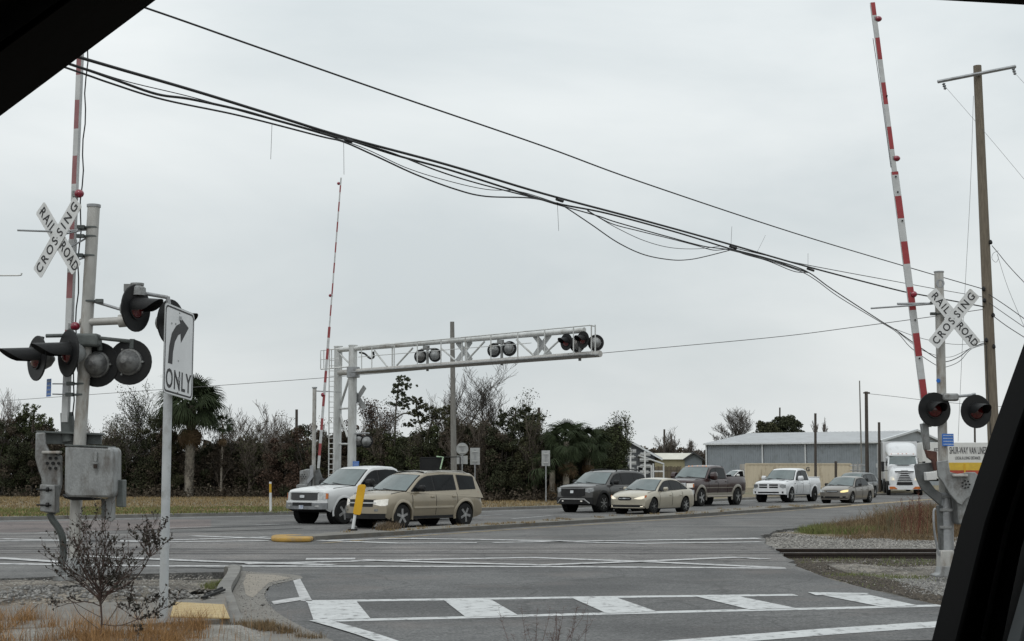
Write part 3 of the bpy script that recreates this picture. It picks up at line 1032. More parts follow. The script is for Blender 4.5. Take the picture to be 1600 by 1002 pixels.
def crossbuck(parent, c, n, ln=1.22, w=.229, txt=True, m=signwhite, tilt=0.0):
    c, n = Vector(c), Vector(n).normalized()
    up = Vector((0, 0, 1))
    U = up.cross(n).normalized()
    V = n.cross(U).normalized()
    def blade(sgn, off):
        a = math.radians(sgn * 49 + tilt)
        du = U * math.cos(a) + V * math.sin(a)
        dv = -U * math.sin(a) + V * math.cos(a)
        h, q = ln / 2, w / 2
        cc = .02
        out = [(-h, -q + cc), (-h + cc, -q), (h - cc, -q), (h, -q + cc), (h, q - cc), (h - cc, q), (-h + cc, q), (-h, q - cc)]
        return MB().prism(out, c + n * off, du, dv, n * .006), du, dv
    b1, u1, v1 = blade(-1, 0)
    cb = b1.build('crossbuck', m, parent)
    b2, u2, v2 = blade(1, .012)
    b2.build('blade', m, cb)
    if txt:
        s = .185
        text('RAIL', c - u1 * ln * .29 + n * .0085, u1, v1, s, signblack, cb, spacing=1.25, sx=.92)
        text('ROAD', c + u1 * ln * .30 + n * .0085, u1, v1, s, signblack, cb, spacing=1.1, sx=.88)
        text('CROS', c - u2 * ln * .245 + n * .0205, u2, v2, s, signblack, cb, spacing=1.35, sx=.95)
        text('SING', c + u2 * ln * .255 + n * .0205, u2, v2, s, signblack, cb, spacing=1.45, sx=.95)
        bb = MB()
        for k in (-.46, 0, .46):
            bb.cyl(c + u1 * ln * k, c + u1 * ln * k + n * .012, .008, n=6)
            bb.cyl(c + u2 * ln * k + n * .01, c + u2 * ln * k + n * .024, .008, n=6)
        bb.build('bolt', cast, cb)
    return cb

def arm_px(parent, B, x0, y0, x1, y1, Y0, Y1, bounds, n, w0, w1, thk, mats, ysplit=None):
    """striped gate arm running from (x0, y0) at the bottom to (x1, y1) at the tip; bounds = rows where the colour changes"""
    mb = MB()
    n = Vector(n).normalized()
    ys = [y0] + bounds + [y1]
    def pt(y):
        t = (y - y0) / (y1 - y0)
        return P(x0 + (x1 - x0) * t, y, Y0 + (Y1 - Y0) * t) - B
    ax = (pt(y1) - pt(y0)).normalized()
    U = ax.cross(n).normalized()
    for k in range(len(ys) - 1):
        a, b = pt(ys[k]), pt(ys[k + 1])
        w = w0 if (ysplit is None or ys[k] > ysplit) else w1
        nn = n * thk
        mb.add([a - U * w / 2, a + U * w / 2, b + U * w / 2, b - U * w / 2] + [p + nn for p in (a - U * w / 2, a + U * w / 2, b + U * w / 2, b - U * w / 2)],
               [(0, 1, 2, 3), (7, 6, 5, 4), (0, 4, 5, 1), (3, 2, 6, 7)], k % 2)
        mb.add([a - U * w / 2, b - U * w / 2, b - U * w / 2 + nn, a - U * w / 2 + nn, a + U * w / 2, b + U * w / 2, b + U * w / 2 + nn, a + U * w / 2 + nn],
               [(0, 1, 2, 3), (7, 6, 5, 4)], 0)
    return mb.build('gate_arm', mats, parent)

def gate_lamp(parent, p, d, r=.055):
    p, d = Vector(p), Vector(d).normalized()
    g = MB().lathe(p, d, [(0, .02), (0, r * .8), (.02, r), (.06, r * 1.05), (.09, r * .8), (.11, r * .3), (.112, .004)], 14).build('gate_lamp', redball, parent, True)
    MB().box(p - d * .02, (.06, .06, .08)).build('lamp_bracket', cast, g, bevel=.004)
    return g

def plate(parent, B, name, px, Y, thk, m, bevel=.008, holes=None):
    pts = [P(x, y, Y) - B for x, y in px]
    mb = MB()
    n = len(pts)
    W = Vector((0, thk, 0))
    mb.add(pts + [p + W for p in pts], [tuple(range(n - 1, -1, -1)), tuple(range(n, 2 * n))] + [(k, (k + 1) % n, n + (k + 1) % n, n + k) for k in range(n)])
    return mb.build(name, m, parent, bevel=bevel)

def bolt_circle(parent, B, cx, cy, Y, R, n=7, r=.017):
    c = P(cx, cy, Y) - B
    b = MB()
    b.cyl(c, c - Vector((0, .02, 0)), r * 1.2, n=8)
    for k in range(n):
        a = 2 * math.pi * k / n
        q = c + Vector((R * math.cos(a), 0, R * math.sin(a)))
        b.cyl(q, q - Vector((0, .02, 0)), r, n=8)
    return tag(b.build('bolt_ring', blackm, parent), kind='stuff')

def clamp_band(parent, c, r, off=Vector((-.05, -.02, 0))):
    b = MB().cyl(c - Vector((0, 0, .012)), c + Vector((0, 0, .012)), r + .012, n=16)
    b.box(c + off + off.normalized() * r, (.10, .05, .05))
    return b.build('pole_clamp', darkgreen, parent, bevel=.003)

def small_blue_sign(parent, B, c, w, h, n, rows=4):
    n = Vector(n).normalized()
    U = Vector((0, 0, 1)).cross(n).normalized()
    V = Vector((0, 0, 1))
    s = MB().prism([(-w / 2, -h / 2), (w / 2, -h / 2), (w / 2, h / 2), (-w / 2, h / 2)], c, U, V, n * .004).build('blue_notice', signblue, parent)
    b = MB()
    r_ = random.Random(5)
    for k in range(rows):          # rows of print too small to read, as broken strokes
        z = h * (.36 - .72 * k / (rows - 1))
        x = -w * .40
        while x < w * .38:
            l = r_.uniform(.04, .10) * w
            b.prism([(x, z - h * .045), (x + l, z - h * .045), (x + l, z + h * .045), (x, z + h * .045)], c + n * .005, U, V, n * .001)
            x += l + w * .03
    b.build('fine_print', mat('notice_print', (.45, .52, .62), None, 5, .5), s)
    return s

# ---- left signal -------------------------------------------------------------
YL = 19.5
B = XY(117, YL, .20)
LM = thing('crossing_signal', 'weathered railroad crossing signal with large grey gate mechanism beside the one-way arrow sign', 'crossing signal', B, group='railroad crossing signals with gates')
L = lambda x, y, Y=YL: P(x, y, Y) - B
base = Vector((0, 0, 0)); top = L(146.5, 324)
foot = L(115, 908)
MB().cyl(foot, L(119.5, 775), .078, n=20).cyl(L(119.5, 780), top, .083, .081, n=24).build('mast', mastm, LM, True)
MB().cyl(top, top + Vector((0, 0, .035)), .092, n=24).build('mast_cap', galv, LM, True)
b = MB().box(foot + Vector((0, 0, .05)), (.42, .42, .07)).cyl(foot + Vector((0, 0, .05)), foot + Vector((0, 0, .30)), .14, .10, 16)
for sx in (-1, 1):
    for sy in (-1, 1):
        b.cyl(foot + Vector((sx * .16, sy * .16, .05)), foot + Vector((sx * .16, sy * .16, .18)), .02, n=6)
b.build('foundation', cast, LM, bevel=.006)
nL = nrm(-.56, -.83)
cb = crossbuck(LM, L(91, 372, YL - .18), nL, 1.19, .222)
for y in (356, 370, 400):
    p = L(143 - (y - 356) * .06, y)
    clamp_band(LM, p, .082)
MB().cyl(L(91, 368, YL - .15), L(141, 357), .012, n=8).cyl(L(95, 395, YL - .15), L(139, 370), .012, n=8).cyl(L(106, 412, YL - .15), L(139, 400), .012, n=8).build('crossbuck_bracket', galv, LM)
MB().cyl(L(27, 360, YL - .3), L(84, 362, YL - .1), .013, n=8).cyl(L(84, 362, YL - .1), L(140, 359), .013, n=8).build('gate_keeper_rod', galv, LM)
# gate arm
arm_px(LM, B, 104.5, 660, 134, -70, YL + .12, YL + .12, [548, 516, 467, 427, 375, 331, 289, 245, 203, 158, 119, 76, 33, -10], (-.25, -1, 0), .088, .07, .07, [stripewhite, fadedred], 380)
b = MB()
for k in range(26):                # coiled lamp cable up the arm
    y0, y1 = 650 - k * 24, 650 - (k + 1) * 24
    x0 = 104.5 + (660 - y0) / 730 * 29.5 + 8.5 + 1.6 * math.sin(k * 1.7)
    x1 = 104.5 + (660 - y1) / 730 * 29.5 + 8.5 + 1.6 * math.sin((k + 1) * 1.7)
    b.cyl(L(x0, y0, YL + .1), L(x1, y1, YL + .1), .009, n=6)
b.build('lamp_cable', blackm, LM)
gate_lamp(LM, L(119, 303, YL + .05), (1, -.25, 0), .055)
gate_lamp(LM, L(113, 510, YL + .05), (1, -.25, 0), .055)
MB().cyl(L(104.5, 645, YL + .15), L(108, 690, YL + .15), .085, .10, 14).build('arm_socket', darkgreen, LM, True)
# lower flasher bracket with junction box
MB().box(L(138, 532, YL - .1), (.30, .20, .17)).build('junction_box', darkgreen, LM, bevel=.03)
MB().cyl(L(72, 525, YL - .1), L(125, 524, YL - .1), .026, n=10).cyl(L(150, 528, YL - .1), L(208, 534, YL), .026, n=10).cyl(L(66, 526, YL - .1), L(62, 545, YL - .1), .03, n=10).cyl(L(207, 530, YL), L(206, 545, YL), .035, n=10).cyl(L(155, 530, YL), L(156, 548, YL), .035, n=10).build('flasher_arm', darkgreen, LM, True)
nLL = nrm(-.76, -.65)
signal_head(LM, L(58, 560, YL - .15), nLL, .30, .50)
signal_head(LM, L(107, 552, YL - .28), nLL, .315, .50)
signal_head(LM, L(153, 570, YL + .05), nrm(.14, .99), .30, back=dulldome)
signal_head(LM, L(203, 566, YL), nrm(.14, .99), .305, back=dulldome)
# upper flasher pair for the side street
MB().cyl(L(126, 504), L(196, 501, YL - .1), .052, n=14).cyl(L(186, 502, YL - .1), L(198, 501, YL - .1), .085, n=14).build('upper_arm', mastm, LM, True)
MB().cyl(L(146, 471), L(196, 486, YL - .1), .02, n=8).build('arm_brace', galv, LM)
clamp_band(LM, L(142, 471), .084, Vector((.05, -.02, 0)))
MB().lathe(L(214, 462, YL - .05), (0, 0, 1), [(0, .12), (.10, .115), (.13, .08), (.14, .09), (.165, .09), (.17, .02)], 16).box(L(200, 450, YL - .05), (.10, .06, .10)).build('junction_box', cast, LM, True)
MB().cyl(L(222, 458, YL - .05), L(262, 465, YL + .12), .026, n=10).cyl(L(262, 464, YL + .12), L(264, 478, YL + .12), .03, n=10).build('flasher_arm', galv, LM, True)
nLR = nrm(.93, -.37)
signal_head(LM, L(212, 482, YL - .1), nLR, .315, .40)
signal_head(LM, L(267, 504, YL + .35), nLR, .315, .40)
# blue notice on two rods
MB().cyl(L(82, 600), L(124, 600), .009, n=6).cyl(L(82, 616), L(123, 617), .009, n=6).build('notice_rod', galv, LM)
small_blue_sign(LM, B, L(76.5, 606), .14, .235, nrm(-.75, -.65))
clamp_band(LM, L(127, 600), .084)
clamp_band(LM, L(125.5, 617), .084)
# gate mechanism
plate(LM, B, 'channel_beam', [(58, 675), (158, 679), (158, 695), (60, 694)], YL + .10, .05, darkgreen)
plate(LM, B, 'beam_flange', [(56, 673), (159, 677), (159, 680), (56, 676)], YL + .0, .15, darkgreen, .003)
plate(LM, B, 'side_plate', [(55, 676), (70, 676), (71, 692), (76, 705), (96, 712), (96, 756), (86, 805), (66, 800), (64, 748), (57, 728), (54, 715)], YL - .10, .06, cast, .02)
MB().box(L(81, 707, YL - .13), (.24, .10, .035)).build('side_plate_ledge', mastm, LM, bevel=.008)
bolt_circle(LM, B, 83, 724, YL - .10, .075, 6, .02)
plate(LM, B, 'contact_box', [(62, 757), (86, 758), (86, 802), (62, 799)], YL - .30, .20, cast, .012)
MB().cyl(L(57, 765, YL - .31), L(81, 765.5, YL - .31), .012, n=6).cyl(L(57, 789, YL - .31), L(80, 789.5, YL - .31), .012, n=6).cyl(L(72, 765, YL - .32), L(76, 765, YL - .32), .03, n=8).cyl(L(72, 789, YL - .32), L(76, 789, YL - .32), .03, n=8).build('box_latch', blackm, LM)
pts = [(101, 700), (104, 696), (172, 699), (177, 703), (177, 772), (172, 778), (108, 777), (100, 771)]
plate(LM, B, 'mechanism_housing', pts, YL - .46, .42, cast, .035)
plate(LM, B, 'housing_lid', [(101, 694.5), (168, 697), (168, 699.5), (101, 697)], YL - .47, .40, darkgreen, .004)
plate(LM, B, 'housing_base', [(97, 772), (104, 777), (148, 779), (146, 782), (112, 782), (99, 778)], YL - .40, .36, blackm, .01)
MB().box(L(149.5, 714, YL - .475), (.034, .02, .13)).box(L(149, 724, YL - .48), (.07, .02, .018)).build('hasp', cast, LM, bevel=.004)
MB().box(L(149, 729, YL - .50), (.045, .03, .05)).build('padlock', rust, LM, bevel=.006)
plate(LM, B, 'side_plate', [(178, 702), (180, 745), (179, 810), (175, 815), (169, 815), (165, 808), (165, 780), (174, 776)], YL - .25, .05, cast, .01)
plate(LM, B, 'counterweight_guard', [(158, 779), (165, 779), (165, 812), (158, 809)], YL - .2, .08, darkgreen, .006)
plate(LM, B, 'terminal_box', [(181, 750), (192.5, 750), (192, 793), (181, 792)], YL - .22, .18, darkgreen, .012)
b = MB().tube(smoothpts([L(78, 802, YL - .15), L(82, 812, YL - .15), L(90, 823, YL - .12), L(97, 838, YL - .08), L(99, 860, YL), L(99, 900, YL)], 4), .045, 10)
b.build('cable_conduit', darkgreen, LM, True)
plate(LM, B, 'battery_box', [(92, 886), (108, 886), (110, 905), (92, 905)], YL - .1, .3, cast, .02)

# ---- right signal ------------------------------------------------------------
YR = 25.5
B = XY(1478, YR, -.08)
RM = thing('crossing_signal', 'railroad crossing signal at right with tall red and white gate arm pointing straight up', 'crossing signal', B, group='railroad crossing signals with gates')
L = lambda x, y, Y=YR: P(x, y, Y) - B
foot = L(1477.5, 895)
top = L(1467, 426)
MB().cyl(foot, top, .083, .078, n=24).build('mast', mastm, RM, True)
MB().cyl(top, top + Vector((0, 0, .02)), .088, n=24).build('mast_cap', galv, RM, True)
MB().lathe(L(1469, 443, YR - .07), (0, -1, 0), [(0, .04), (0, .075), (.012, .075), (.012, .055), (.004, .05), (.004, .01)], 16).build('hand_hole_cover', galv, RM, True)
nR = nrm(.16, -.985)
crossbuck(RM, L(1490, 498, YR - .16), nR)
for y in (474, 491):
    clamp_band(RM, L(1468, y), .082)
MB().cyl(L(1470, 475, YR), L(1484, 480, YR - .15), .014, n=8).cyl(L(1470, 492, YR), L(1488, 503, YR - .15), .014, n=8).build('crossbuck_bracket', galv, RM)
MB().cyl(L(1361, 482, YR - .4), L(1418, 478, YR - .12), .015, n=8).cyl(L(1402, 475, YR - .1), L(1457, 474.5, YR), .02, n=8).cyl(L(1418, 478, YR - .12), L(1457, 475, YR), .015, n=8).build('gate_keeper_rod', galv, RM)
bnd = [622, 593, 557, 521, 485, 449, 413, 378, 342, 307, 274, 269, 234, 199, 164, 130, 94, 60, 25]
arm_px(RM, B, 1449, 668, 1362.5, 5, YR + .06, YR + .06, [627] + bnd[1:], (.1, -1, 0), .12, .08, .045, [stripewhite, stripered], 272)
p0, p1 = L(1443.5, 668, YR - .18), L(1358, 8, YR - .18)
MB().cyl(L(1446, 668, YR + .10), L(1397.5, 275, YR + .10), .03, n=8).cyl(L(1397.5, 275, YR + .08), L(1361, 8, YR + .08), .022, n=8).build('arm_spine', stripewhite, RM, True)
b = MB()
for (x, y) in ((1400, 276), (1403, 300), (1410, 345), (1430, 500), (1437, 560), (1386, 150)):
    b.cyl(L(x, y, YR + .01), L(x, y, YR - .01), .016, n=6)
b.build('arm_bolt', blackm, RM)
gate_lamp(RM, L(1368, 30, YR + .04), (1, -.2, 0), .05)
gate_lamp(RM, L(1396.5, 248, YR + .04), (1, -.2, 0), .05)
gate_lamp(RM, L(1423, 460, YR + .04), (1, -.2, 0), .055)
MB().tube(smoothpts([L(1364, 60, YR + .03), L(1377, 150, YR + .03), L(1392, 262, YR + .03)], 4), .006, 5).build('lamp_cable', blackm, RM)
# flasher pair
MB().box(L(1484, 621, YR - .08), (.28, .17, .13)).build('junction_box', cast, RM, bevel=.03)
MB().cyl(L(1450, 616, YR - .1), L(1480, 619, YR - .1), .028, n=10).cyl(L(1490, 620, YR - .1), L(1524, 617, YR - .1), .026, n=10).cyl(L(1461, 615, YR - .1), L(1461, 628, YR - .06), .04, n=10).cyl(L(1521, 615, YR - .1), L(1523, 628, YR - .06), .04, n=10).build('flasher_arm', galv, RM, True)
signal_head(RM, L(1460, 640, YR - .14), nrm(.16, -.99), .295, .34)
signal_head(RM, L(1525, 643, YR - .14), nrm(.22, -.98), .29, .38)
MB().cyl(L(1466, 595, YR - .02), L(1466, 595, YR - .10), .035, n=12).build('cap_plug', signblue, RM, True)
small_blue_sign(RM, B, L(1481, 687.5, YR - .12), .215, .21, nrm(.2, -.98))
# mechanism
plate(RM, B, 'arm_support', [(1440, 662), (1451, 660), (1454, 703), (1446, 703)], YR - .02, .14, cast, .012)
plate(RM, B, 'arm_yoke', [(1446, 703), (1464, 706), (1465, 735), (1461, 736), (1457, 720), (1450, 715)], YR - .3, .1, rust_red, .006)
plate(RM, B, 'counterweight_arm', [(1430, 725), (1463, 722), (1465, 735), (1449, 738), (1452, 752), (1462, 765), (1473, 772), (1471, 792), (1455, 778), (1440, 765), (1432, 748)], YR - .20, .06, darkcast, .012)
plate(RM, B, 'counterweight', [(1433, 727), (1450, 726), (1452, 744), (1436, 748)], YR - .12, .22, darkcast, .012)
plate(RM, B, 'lamp_junction_box', [(1447, 738), (1463, 737), (1464, 750), (1448, 751)], YR - .42, .16, mat('white_box_paint', (.6, .6, .59), (.5, .5, .49), 6, .5), .01)
plate(RM, B, 'side_plate', [(1464, 721), (1482, 719), (1485, 738), (1500, 741), (1511, 738), (1524, 738), (1528, 742), (1527, 768), (1510, 780), (1503, 790), (1496, 786), (1484, 772), (1472, 752), (1466, 745)], YR - .34, .06, cast, .012)
plate(RM, B, 'mechanism_housing', [(1487, 742), (1524, 739), (1527, 768), (1521, 820), (1499, 820), (1496, 785)], YR - .26, .40, cast, .03)
bolt_circle(RM, B, 1509, 757, YR - .35, .062, 7, .014)
MB().box(L(1500, 743, YR - .38), (.26, .05, .04)).build('side_plate_ledge', mastm, RM, bevel=.008)
for y in (776, 797, 824):
    b = MB().box(L(1477, y, YR - .06), (.22, .14, .055))
    b.build('mast_clamp', cast, RM, bevel=.01)
MB().tube(smoothpts([L(1462, 795, YR - .15), L(1459, 800, YR - .15), L(1460, 830, YR - .15), L(1467, 868, YR - .1)], 4), .02, 8).build('cable_conduit', galv, RM, True)
plate(RM, B, 'counterweight_plate', [(1466, 790), (1473, 790), (1476, 858), (1470, 862)], YR - .1, .14, darkcast, .008)
MB().cyl(L(1486, 775, YR + .12), L(1486, 880, YR + .12), .05, n=12).cyl(L(1477.5, 770, YR - .02), L(1477.5, 862, YR - .02), .098, n=20).build('mast_sleeve', galv, RM, True)
plate(RM, B, 'foundation', [(1470, 860), (1491, 860), (1491, 886), (1488, 893), (1470, 893)], YR - .14, .28, mastm, .02)
b = MB().prism([(-.17, 0), (.2, 0), (.2, .03), (.10, .06), (.08, .18), (-.06, .18), (-.1, .06), (-.17, .03)], L(1478, 902, YR - .2), (1, 0, 0), (0, 0, 1), (0, .34, 0))
b.build('foundation_flange', cast, RM, bevel=.01)

# ---- gantry over the far carriageway ---------------------------------------------
GB = P(551, 600, 58.0); GB.z = .1
GE = P(938, 553, 48.5)
GD = Vector((GE.x - GB.x, GE.y - GB.y, 0)).normalized()
GN = Vector((-GD.y, GD.x, 0))
if GN.y > 0:
    GN = -GN                       # towards the camera side
GT = thing('signal_gantry', 'white cantilever signal bridge on two columns reaching over the stopped cars', 'signal gantry', GB)

def on_plane(A, D, px, py, off=Vector((0, 0, 0))):
    """where the sight line through (px, py) meets the vertical plane through A along D"""
    d = ray(px, py)
    A = Vector((A.x + off.x, A.y + off.y))
    det = d.x * (-D.y) - (-D.x) * d.y
    t = (A.x * (-D.y) + D.x * A.y) / det
    return Vector((0, 0, EYE)) + d * t

gp = lambda px, py, o=0.0: on_plane(GB, GD, px, py, GN * o) - GB
colA = P(528, 600, 58.75) - GB
zt = P(551, 541, 58).z - .1
white_steel = alum
MB().cyl((0, 0, 0), (0, 0, zt), .17, n=24).build('column', white_steel, GT, True)
MB().cyl((colA.x, colA.y, 0), (colA.x, colA.y, zt + .02), .165, n=24).build('column', white_steel, GT, True)
for c in (Vector((0, 0, zt)), Vector((colA.x, colA.y, zt + .02))):
    MB().cyl(c, c + Vector((0, 0, .04)), .185, n=24).build('column_cap', white_steel, GT, True)
for c in (Vector((0, 0, 0)), Vector((colA.x, colA.y, 0))):
    MB().box(c + Vector((0, 0, .04)), (.6, .6, .1)).build('base_plate', cast, GT, bevel=.01)
MB().cyl(gp(546, 590), P(532, 634, 58.7) - GB, .05, n=8).cyl(P(530.5, 646, 58.7) - GB, gp(543.5, 683), .05, n=8).cyl(P(530, 639, 58.7) - GB, gp(546, 638), .04, n=8).cyl(P(529, 694, 58.7) - GB, gp(544, 694), .04, n=8).build('column_brace', white_steel, GT, True)
MB().cyl(P(528, 547, 58.7) - GB, gp(913, 516), .10, .095, n=16).build('top_chord', white_steel, GT, True)
MB().cyl(P(529, 583, 58.7) - GB, gp(938, 553), .115, .11, n=16).build('bottom_chord', mat('bottom_pipe_paint', (.46, .45, .43), (.36, .35, .33), 4, .5, .2), GT, True)
MB().cyl(gp(552, 574), gp(552, 590), .26, n=16).build('column_collar', galv, GT, True)
for a, c in (((585, 548), (605, 573)), ((645, 544), (620, 571)), ((690, 545), (711, 563)), ((757, 534), (731, 562)), ((807, 531), (834, 556)), ((874, 532), (850, 554)), ((530, 552), (546, 568))):
    MB().cyl(gp(*a), gp(*c), .035, n=8).build('diagonal', white_steel, GT, True)
for x in (613, 722, 729, 841):
    MB().cyl(gp(x, 545 - (x - 565) * .083), gp(x, 580 - (x - 560) * .0715), .03, n=8).build('truss_upright', white_steel, GT, True)
# walkway and railing half a metre in front of the chords
wa, wb_ = gp(500, 583, .35), gp(936, 553, .35)
b = MB()
p0, p1 = gp(562, 582, .1), gp(936, 554, .1)
q0, q1 = p0 + GN * .55, p1 + GN * .55
b.add([p0, p1, q1, q0] + [v - Vector((0, 0, .03)) for v in (p0, p1, q1, q0)], [(0, 1, 2, 3), (7, 6, 5, 4), (0, 4, 5, 1), (3, 2, 6, 7), (1, 5, 6, 2), (0, 3, 7, 4)])
b.build('walkway', galv, GT)
for x in (565, 581, 616, 652, 689, 727, 767, 809, 851, 896, 924, 930):
    yt = 543 - (x - 560) * .0956
    yb = 581 - (x - 560) * .0735
    MB().cyl(gp(x, yt, .6), gp(x, yb, .6), .022, n=6).build('railing_post', white_steel, GT)
MB().cyl(gp(560, 543, .6), gp(921, 508.5, .6), .022, n=6).cyl(gp(921, 508.5, .6), gp(930, 510, -.1), .022, n=6).cyl(gp(560, 558, .6), gp(830, 536, .6), .014, n=6).build('handrail', white_steel, GT)
MB().tube(smoothpts([gp(562, 551), gp(570, 553), gp(578, 560), gp(584, 558), gp(583, 550)], 4), .04, 8).build('cable_loop', blackm, GT, True)
# end platform with rails at the ladder
pl = lambda x, y, Y=58.2: P(x, y, Y) - GB
MB().tube([pl(501, 577), pl(501, 548), pl(530, 545)], .022, 6).tube([pl(501, 562), pl(530, 560)], .016, 6).tube([pl(501, 577), pl(548, 573)], .03, 6).tube([pl(506, 577), pl(506, 547)], .02, 6).tube([pl(518, 576), pl(518, 546)], .02, 6).build('platform_railing', white_steel, GT)
b = MB().cyl(pl(513.5, 770), pl(514.5, 545), .025, n=6).cyl(pl(522.5, 770), pl(523.5, 545), .025, n=6)
b.build('ladder', white_steel, GT)
for k in range(26):
    y = 766 - k * 8.1
    MB().cyl(pl(513.5 + (770 - y) * .0045, y), pl(522.5 + (770 - y) * .0045, y), .014, n=5).build('rung', white_steel, GT)
nG = -GN
for (x, y, r) in ((657, 557, .26), (680, 555, .26), (772, 547.5, .26), (796, 545, .27), (902, 538, .28), (931, 536, .28)):
    signal_head(GT, gp(x, y, -.05), nrm(.35, .94), r, .3, .15)
for (x, y) in ((885, 534.5), (911, 531)):
    signal_head(GT, gp(x, y, .2), nrm(-.75, -.66), .29, .34, .16)
for (x, y, x2) in ((668, 542, 680), (784, 533, 797), (906, 526, 928)):
    MB().box(gp(x - 2, y + 1), (.25, .15, .12)).cyl(gp(x - 10, y + 4), gp(x2, y + 3), .03, n=8).cyl(gp(x, y), gp(x, y + 38), .05, n=8).build('flasher_bracket', cast, GT)
crossbuck(GT, gp(725, 549, -.12), nrm(.55, .83), .95, .2, False, mat('sign_back_aluminium', (.42, .43, .43), (.34, .35, .35), 5, .45, .4))
crossbuck(GT, gp(847, 539.5, -.12), nrm(.55, .83), .98, .2, False, MATS['sign_back_aluminium'])
crossbuck(GT, gp(559, 622, -.22), nrm(.6, .8), 1.15, .22, False, MATS['sign_back_aluminium'])
MB().cyl(gp(551, 678), gp(577, 677, -.1), .03, n=8).build('flasher_arm', galv, GT)
signal_head(GT, gp(573, 690, -.1), nrm(.1, .99), .25, .3, .15)
signal_head(GT, gp(560, 689, -.3), nrm(.1, .99), .25, .3, .15)
small_blue_sign(GT, GB, gp(556, 725, .22), .24, .21, nrm(0, -1))

# ---- gate beside the gantry --------------------------------------------------
B = XY(490, 56.5, .1)
CM = thing('crossing_gate', 'raised thin red and white crossing gate with grey mechanism left of the signal bridge', 'crossing gate', B, group=None)
L = lambda x, y, Y=56.5: P(x, y, Y) - B
MB().cyl((0, 0, 0), L(491.5, 607), .075, n=16).build('mast', mastm, CM, True)
MB().cyl(L(491.5, 607), L(491.5, 605), .1, n=16).build('mast_cap', galv, CM, True)
MB().cyl(L(491, 611), L(512, 612, 56.9), .022, n=6).cyl(L(512, 612, 56.9), L(533, 613, 58.3), .015, n=6).build('gate_keeper_rod', galv, CM)
ys = [712, 693, 672, 654, 635, 617, 598, 580, 562, 545, 528, 511, 494, 477, 460, 443, 427, 411, 395, 379, 363, 347, 331, 316, 301, 290]
arm_px(CM, B, 497.5, 732, 533, 278, 56.4, 56.4, ys, (.1, -1, 0), .10, .055, .04, [stripewhite, mat('dull_red_stripe', (.30, .06, .06), (.22, .04, .045), 6, .5)], 520)
gate_lamp(CM, L(531, 287, 56.4), (-1, -.2, 0), .06)
gate_lamp(CM, L(518, 462, 56.4), (-1, -.2, 0), .06)
gate_lamp(CM, L(506, 617, 56.4), (-1, -.2, 0), .08)
plate(CM, B, 'mechanism_housing', [(468, 736), (479, 733), (486, 733), (486, 762), (468, 764)], 56.3, .4, cast, .03)
plate(CM, B, 'side_plate', [(484, 728), (489, 727), (490, 745), (481, 757), (479, 752), (484, 744)], 56.2, .08, galv, .01)
plate(CM, B, 'counterweight_arm', [(493, 735), (498, 733), (506, 757), (503, 768), (494, 768), (492, 750)], 56.2, .3, darkcast, .02)
plate(CM, B, 'foundation', [(463, 758), (470, 756), (480, 758), (480, 806), (463, 806)], 56.2, .5, cast, .02)
bolt_circle(CM, B, 474, 745, 56.28, .09, 6, .02)

# ---- one-way arrow sign --------------------------------------------------------
TL, TR_, BR, BL = P(258, 471, 15.2), P(303, 491.5, 15.85), P(300.5, 626, 15.85), P(253, 614, 15.2)
B = XY(255, 15.45, .05)
OS = thing('road_sign', 'white right turn only sign with curved black arrow on a grey post', 'road sign', B)
pb, pt_ = P(255, 972, 15.6) - B, P(263.5, 560, 15.6) - B
MB().cyl(pb, pt_, .047, n=16).build('post', mat('painted_sign_post', (.46, .48, .49), (.38, .40, .41), 3, .5, .2, .1, dirt=(.25, .25, .24), dscale=4), OS, True)
ctr = (TL + TR_ + BR + BL) / 4 - B
U = ((TR_ + BR) - (TL + BL)) / 2
V = ((TL + TR_) - (BL + BR)) / 2
Nn = U.cross(V).normalized()
if Nn.y > 0:
    Nn = -Nn
def rr(k, rc=.06, n=5):
    out = []
    for (sx, sy, a0) in ((1, 1, 0), (-1, 1, 90), (-1, -1, 180), (1, -1, 270)):
        for j in range(n + 1):
            a = math.radians(a0 + 90 * j / n)
            out.append((sx * (.5 * k - rc * 1.2) + rc * 1.2 * math.cos(a), sy * (.5 * (1 - (1 - k) * .8) - rc) + rc * math.sin(a)))
    return out
pan = MB().prism(rr(1.0), ctr, U, V, Nn * .004).build('panel', mat('sign_edge', (.35, .36, .36), None, 5, .4, .3), OS)
MB().prism(rr(.985), ctr + Nn * .0045, U, V, Nn * .001).build('face', mat('clean_sign_white', (.68, .69, .70), (.62, .63, .64), 3, .4), OS)
o1, i1 = rr(.95), rr(.90, .05)
m1 = MB()
N_ = len(o1)
m1.v = [tuple(ctr + U * x + V * y + Nn * .0068) for x, y in o1 + i1]
m1.f = [(k, (k + 1) % N_, N_ + (k + 1) % N_, N_ + k) for k in range(N_)]
m1.mi = [0] * N_
m1.build('border', signblack, OS)
arrow = [(-.36, -.16), (-.22, -.16), (-.205, -.02), (-.15, .10), (-.05, .185), (.03, .21), (.05, .11), (.30, .31), (-.02, .41), (.01, .325), (-.12, .285), (-.26, .18), (-.33, .04)]
MB().prism(arrow, ctr + Nn * .0062, U, V, Nn * .0012).build('arrow', signblack, OS)
text('ONLY', ctr - V * .335 + Nn * .0068, U, V, .285, signblack, OS, sx=.70, spacing=1.12)
b = MB()
for v in (.44, .30, -.10, -.455):
    b.cyl(ctr + V * v - U * .02, ctr + V * v - U * .02 + Nn * .012, .007, n=6)
for (u, v) in ((-.27, .29), (-.14, .30)):
    b.cyl(ctr + V * v + U * u, ctr + V * v + U * u + Nn * .008, .012, n=8)
b.build('bolt', cast, OS)
bk = MB()
for v in (.38, -.3):
    bk.box(ctr + V * v - Nn * .03, (.10, .05, .04))
bk.build('clamp', galv, OS)

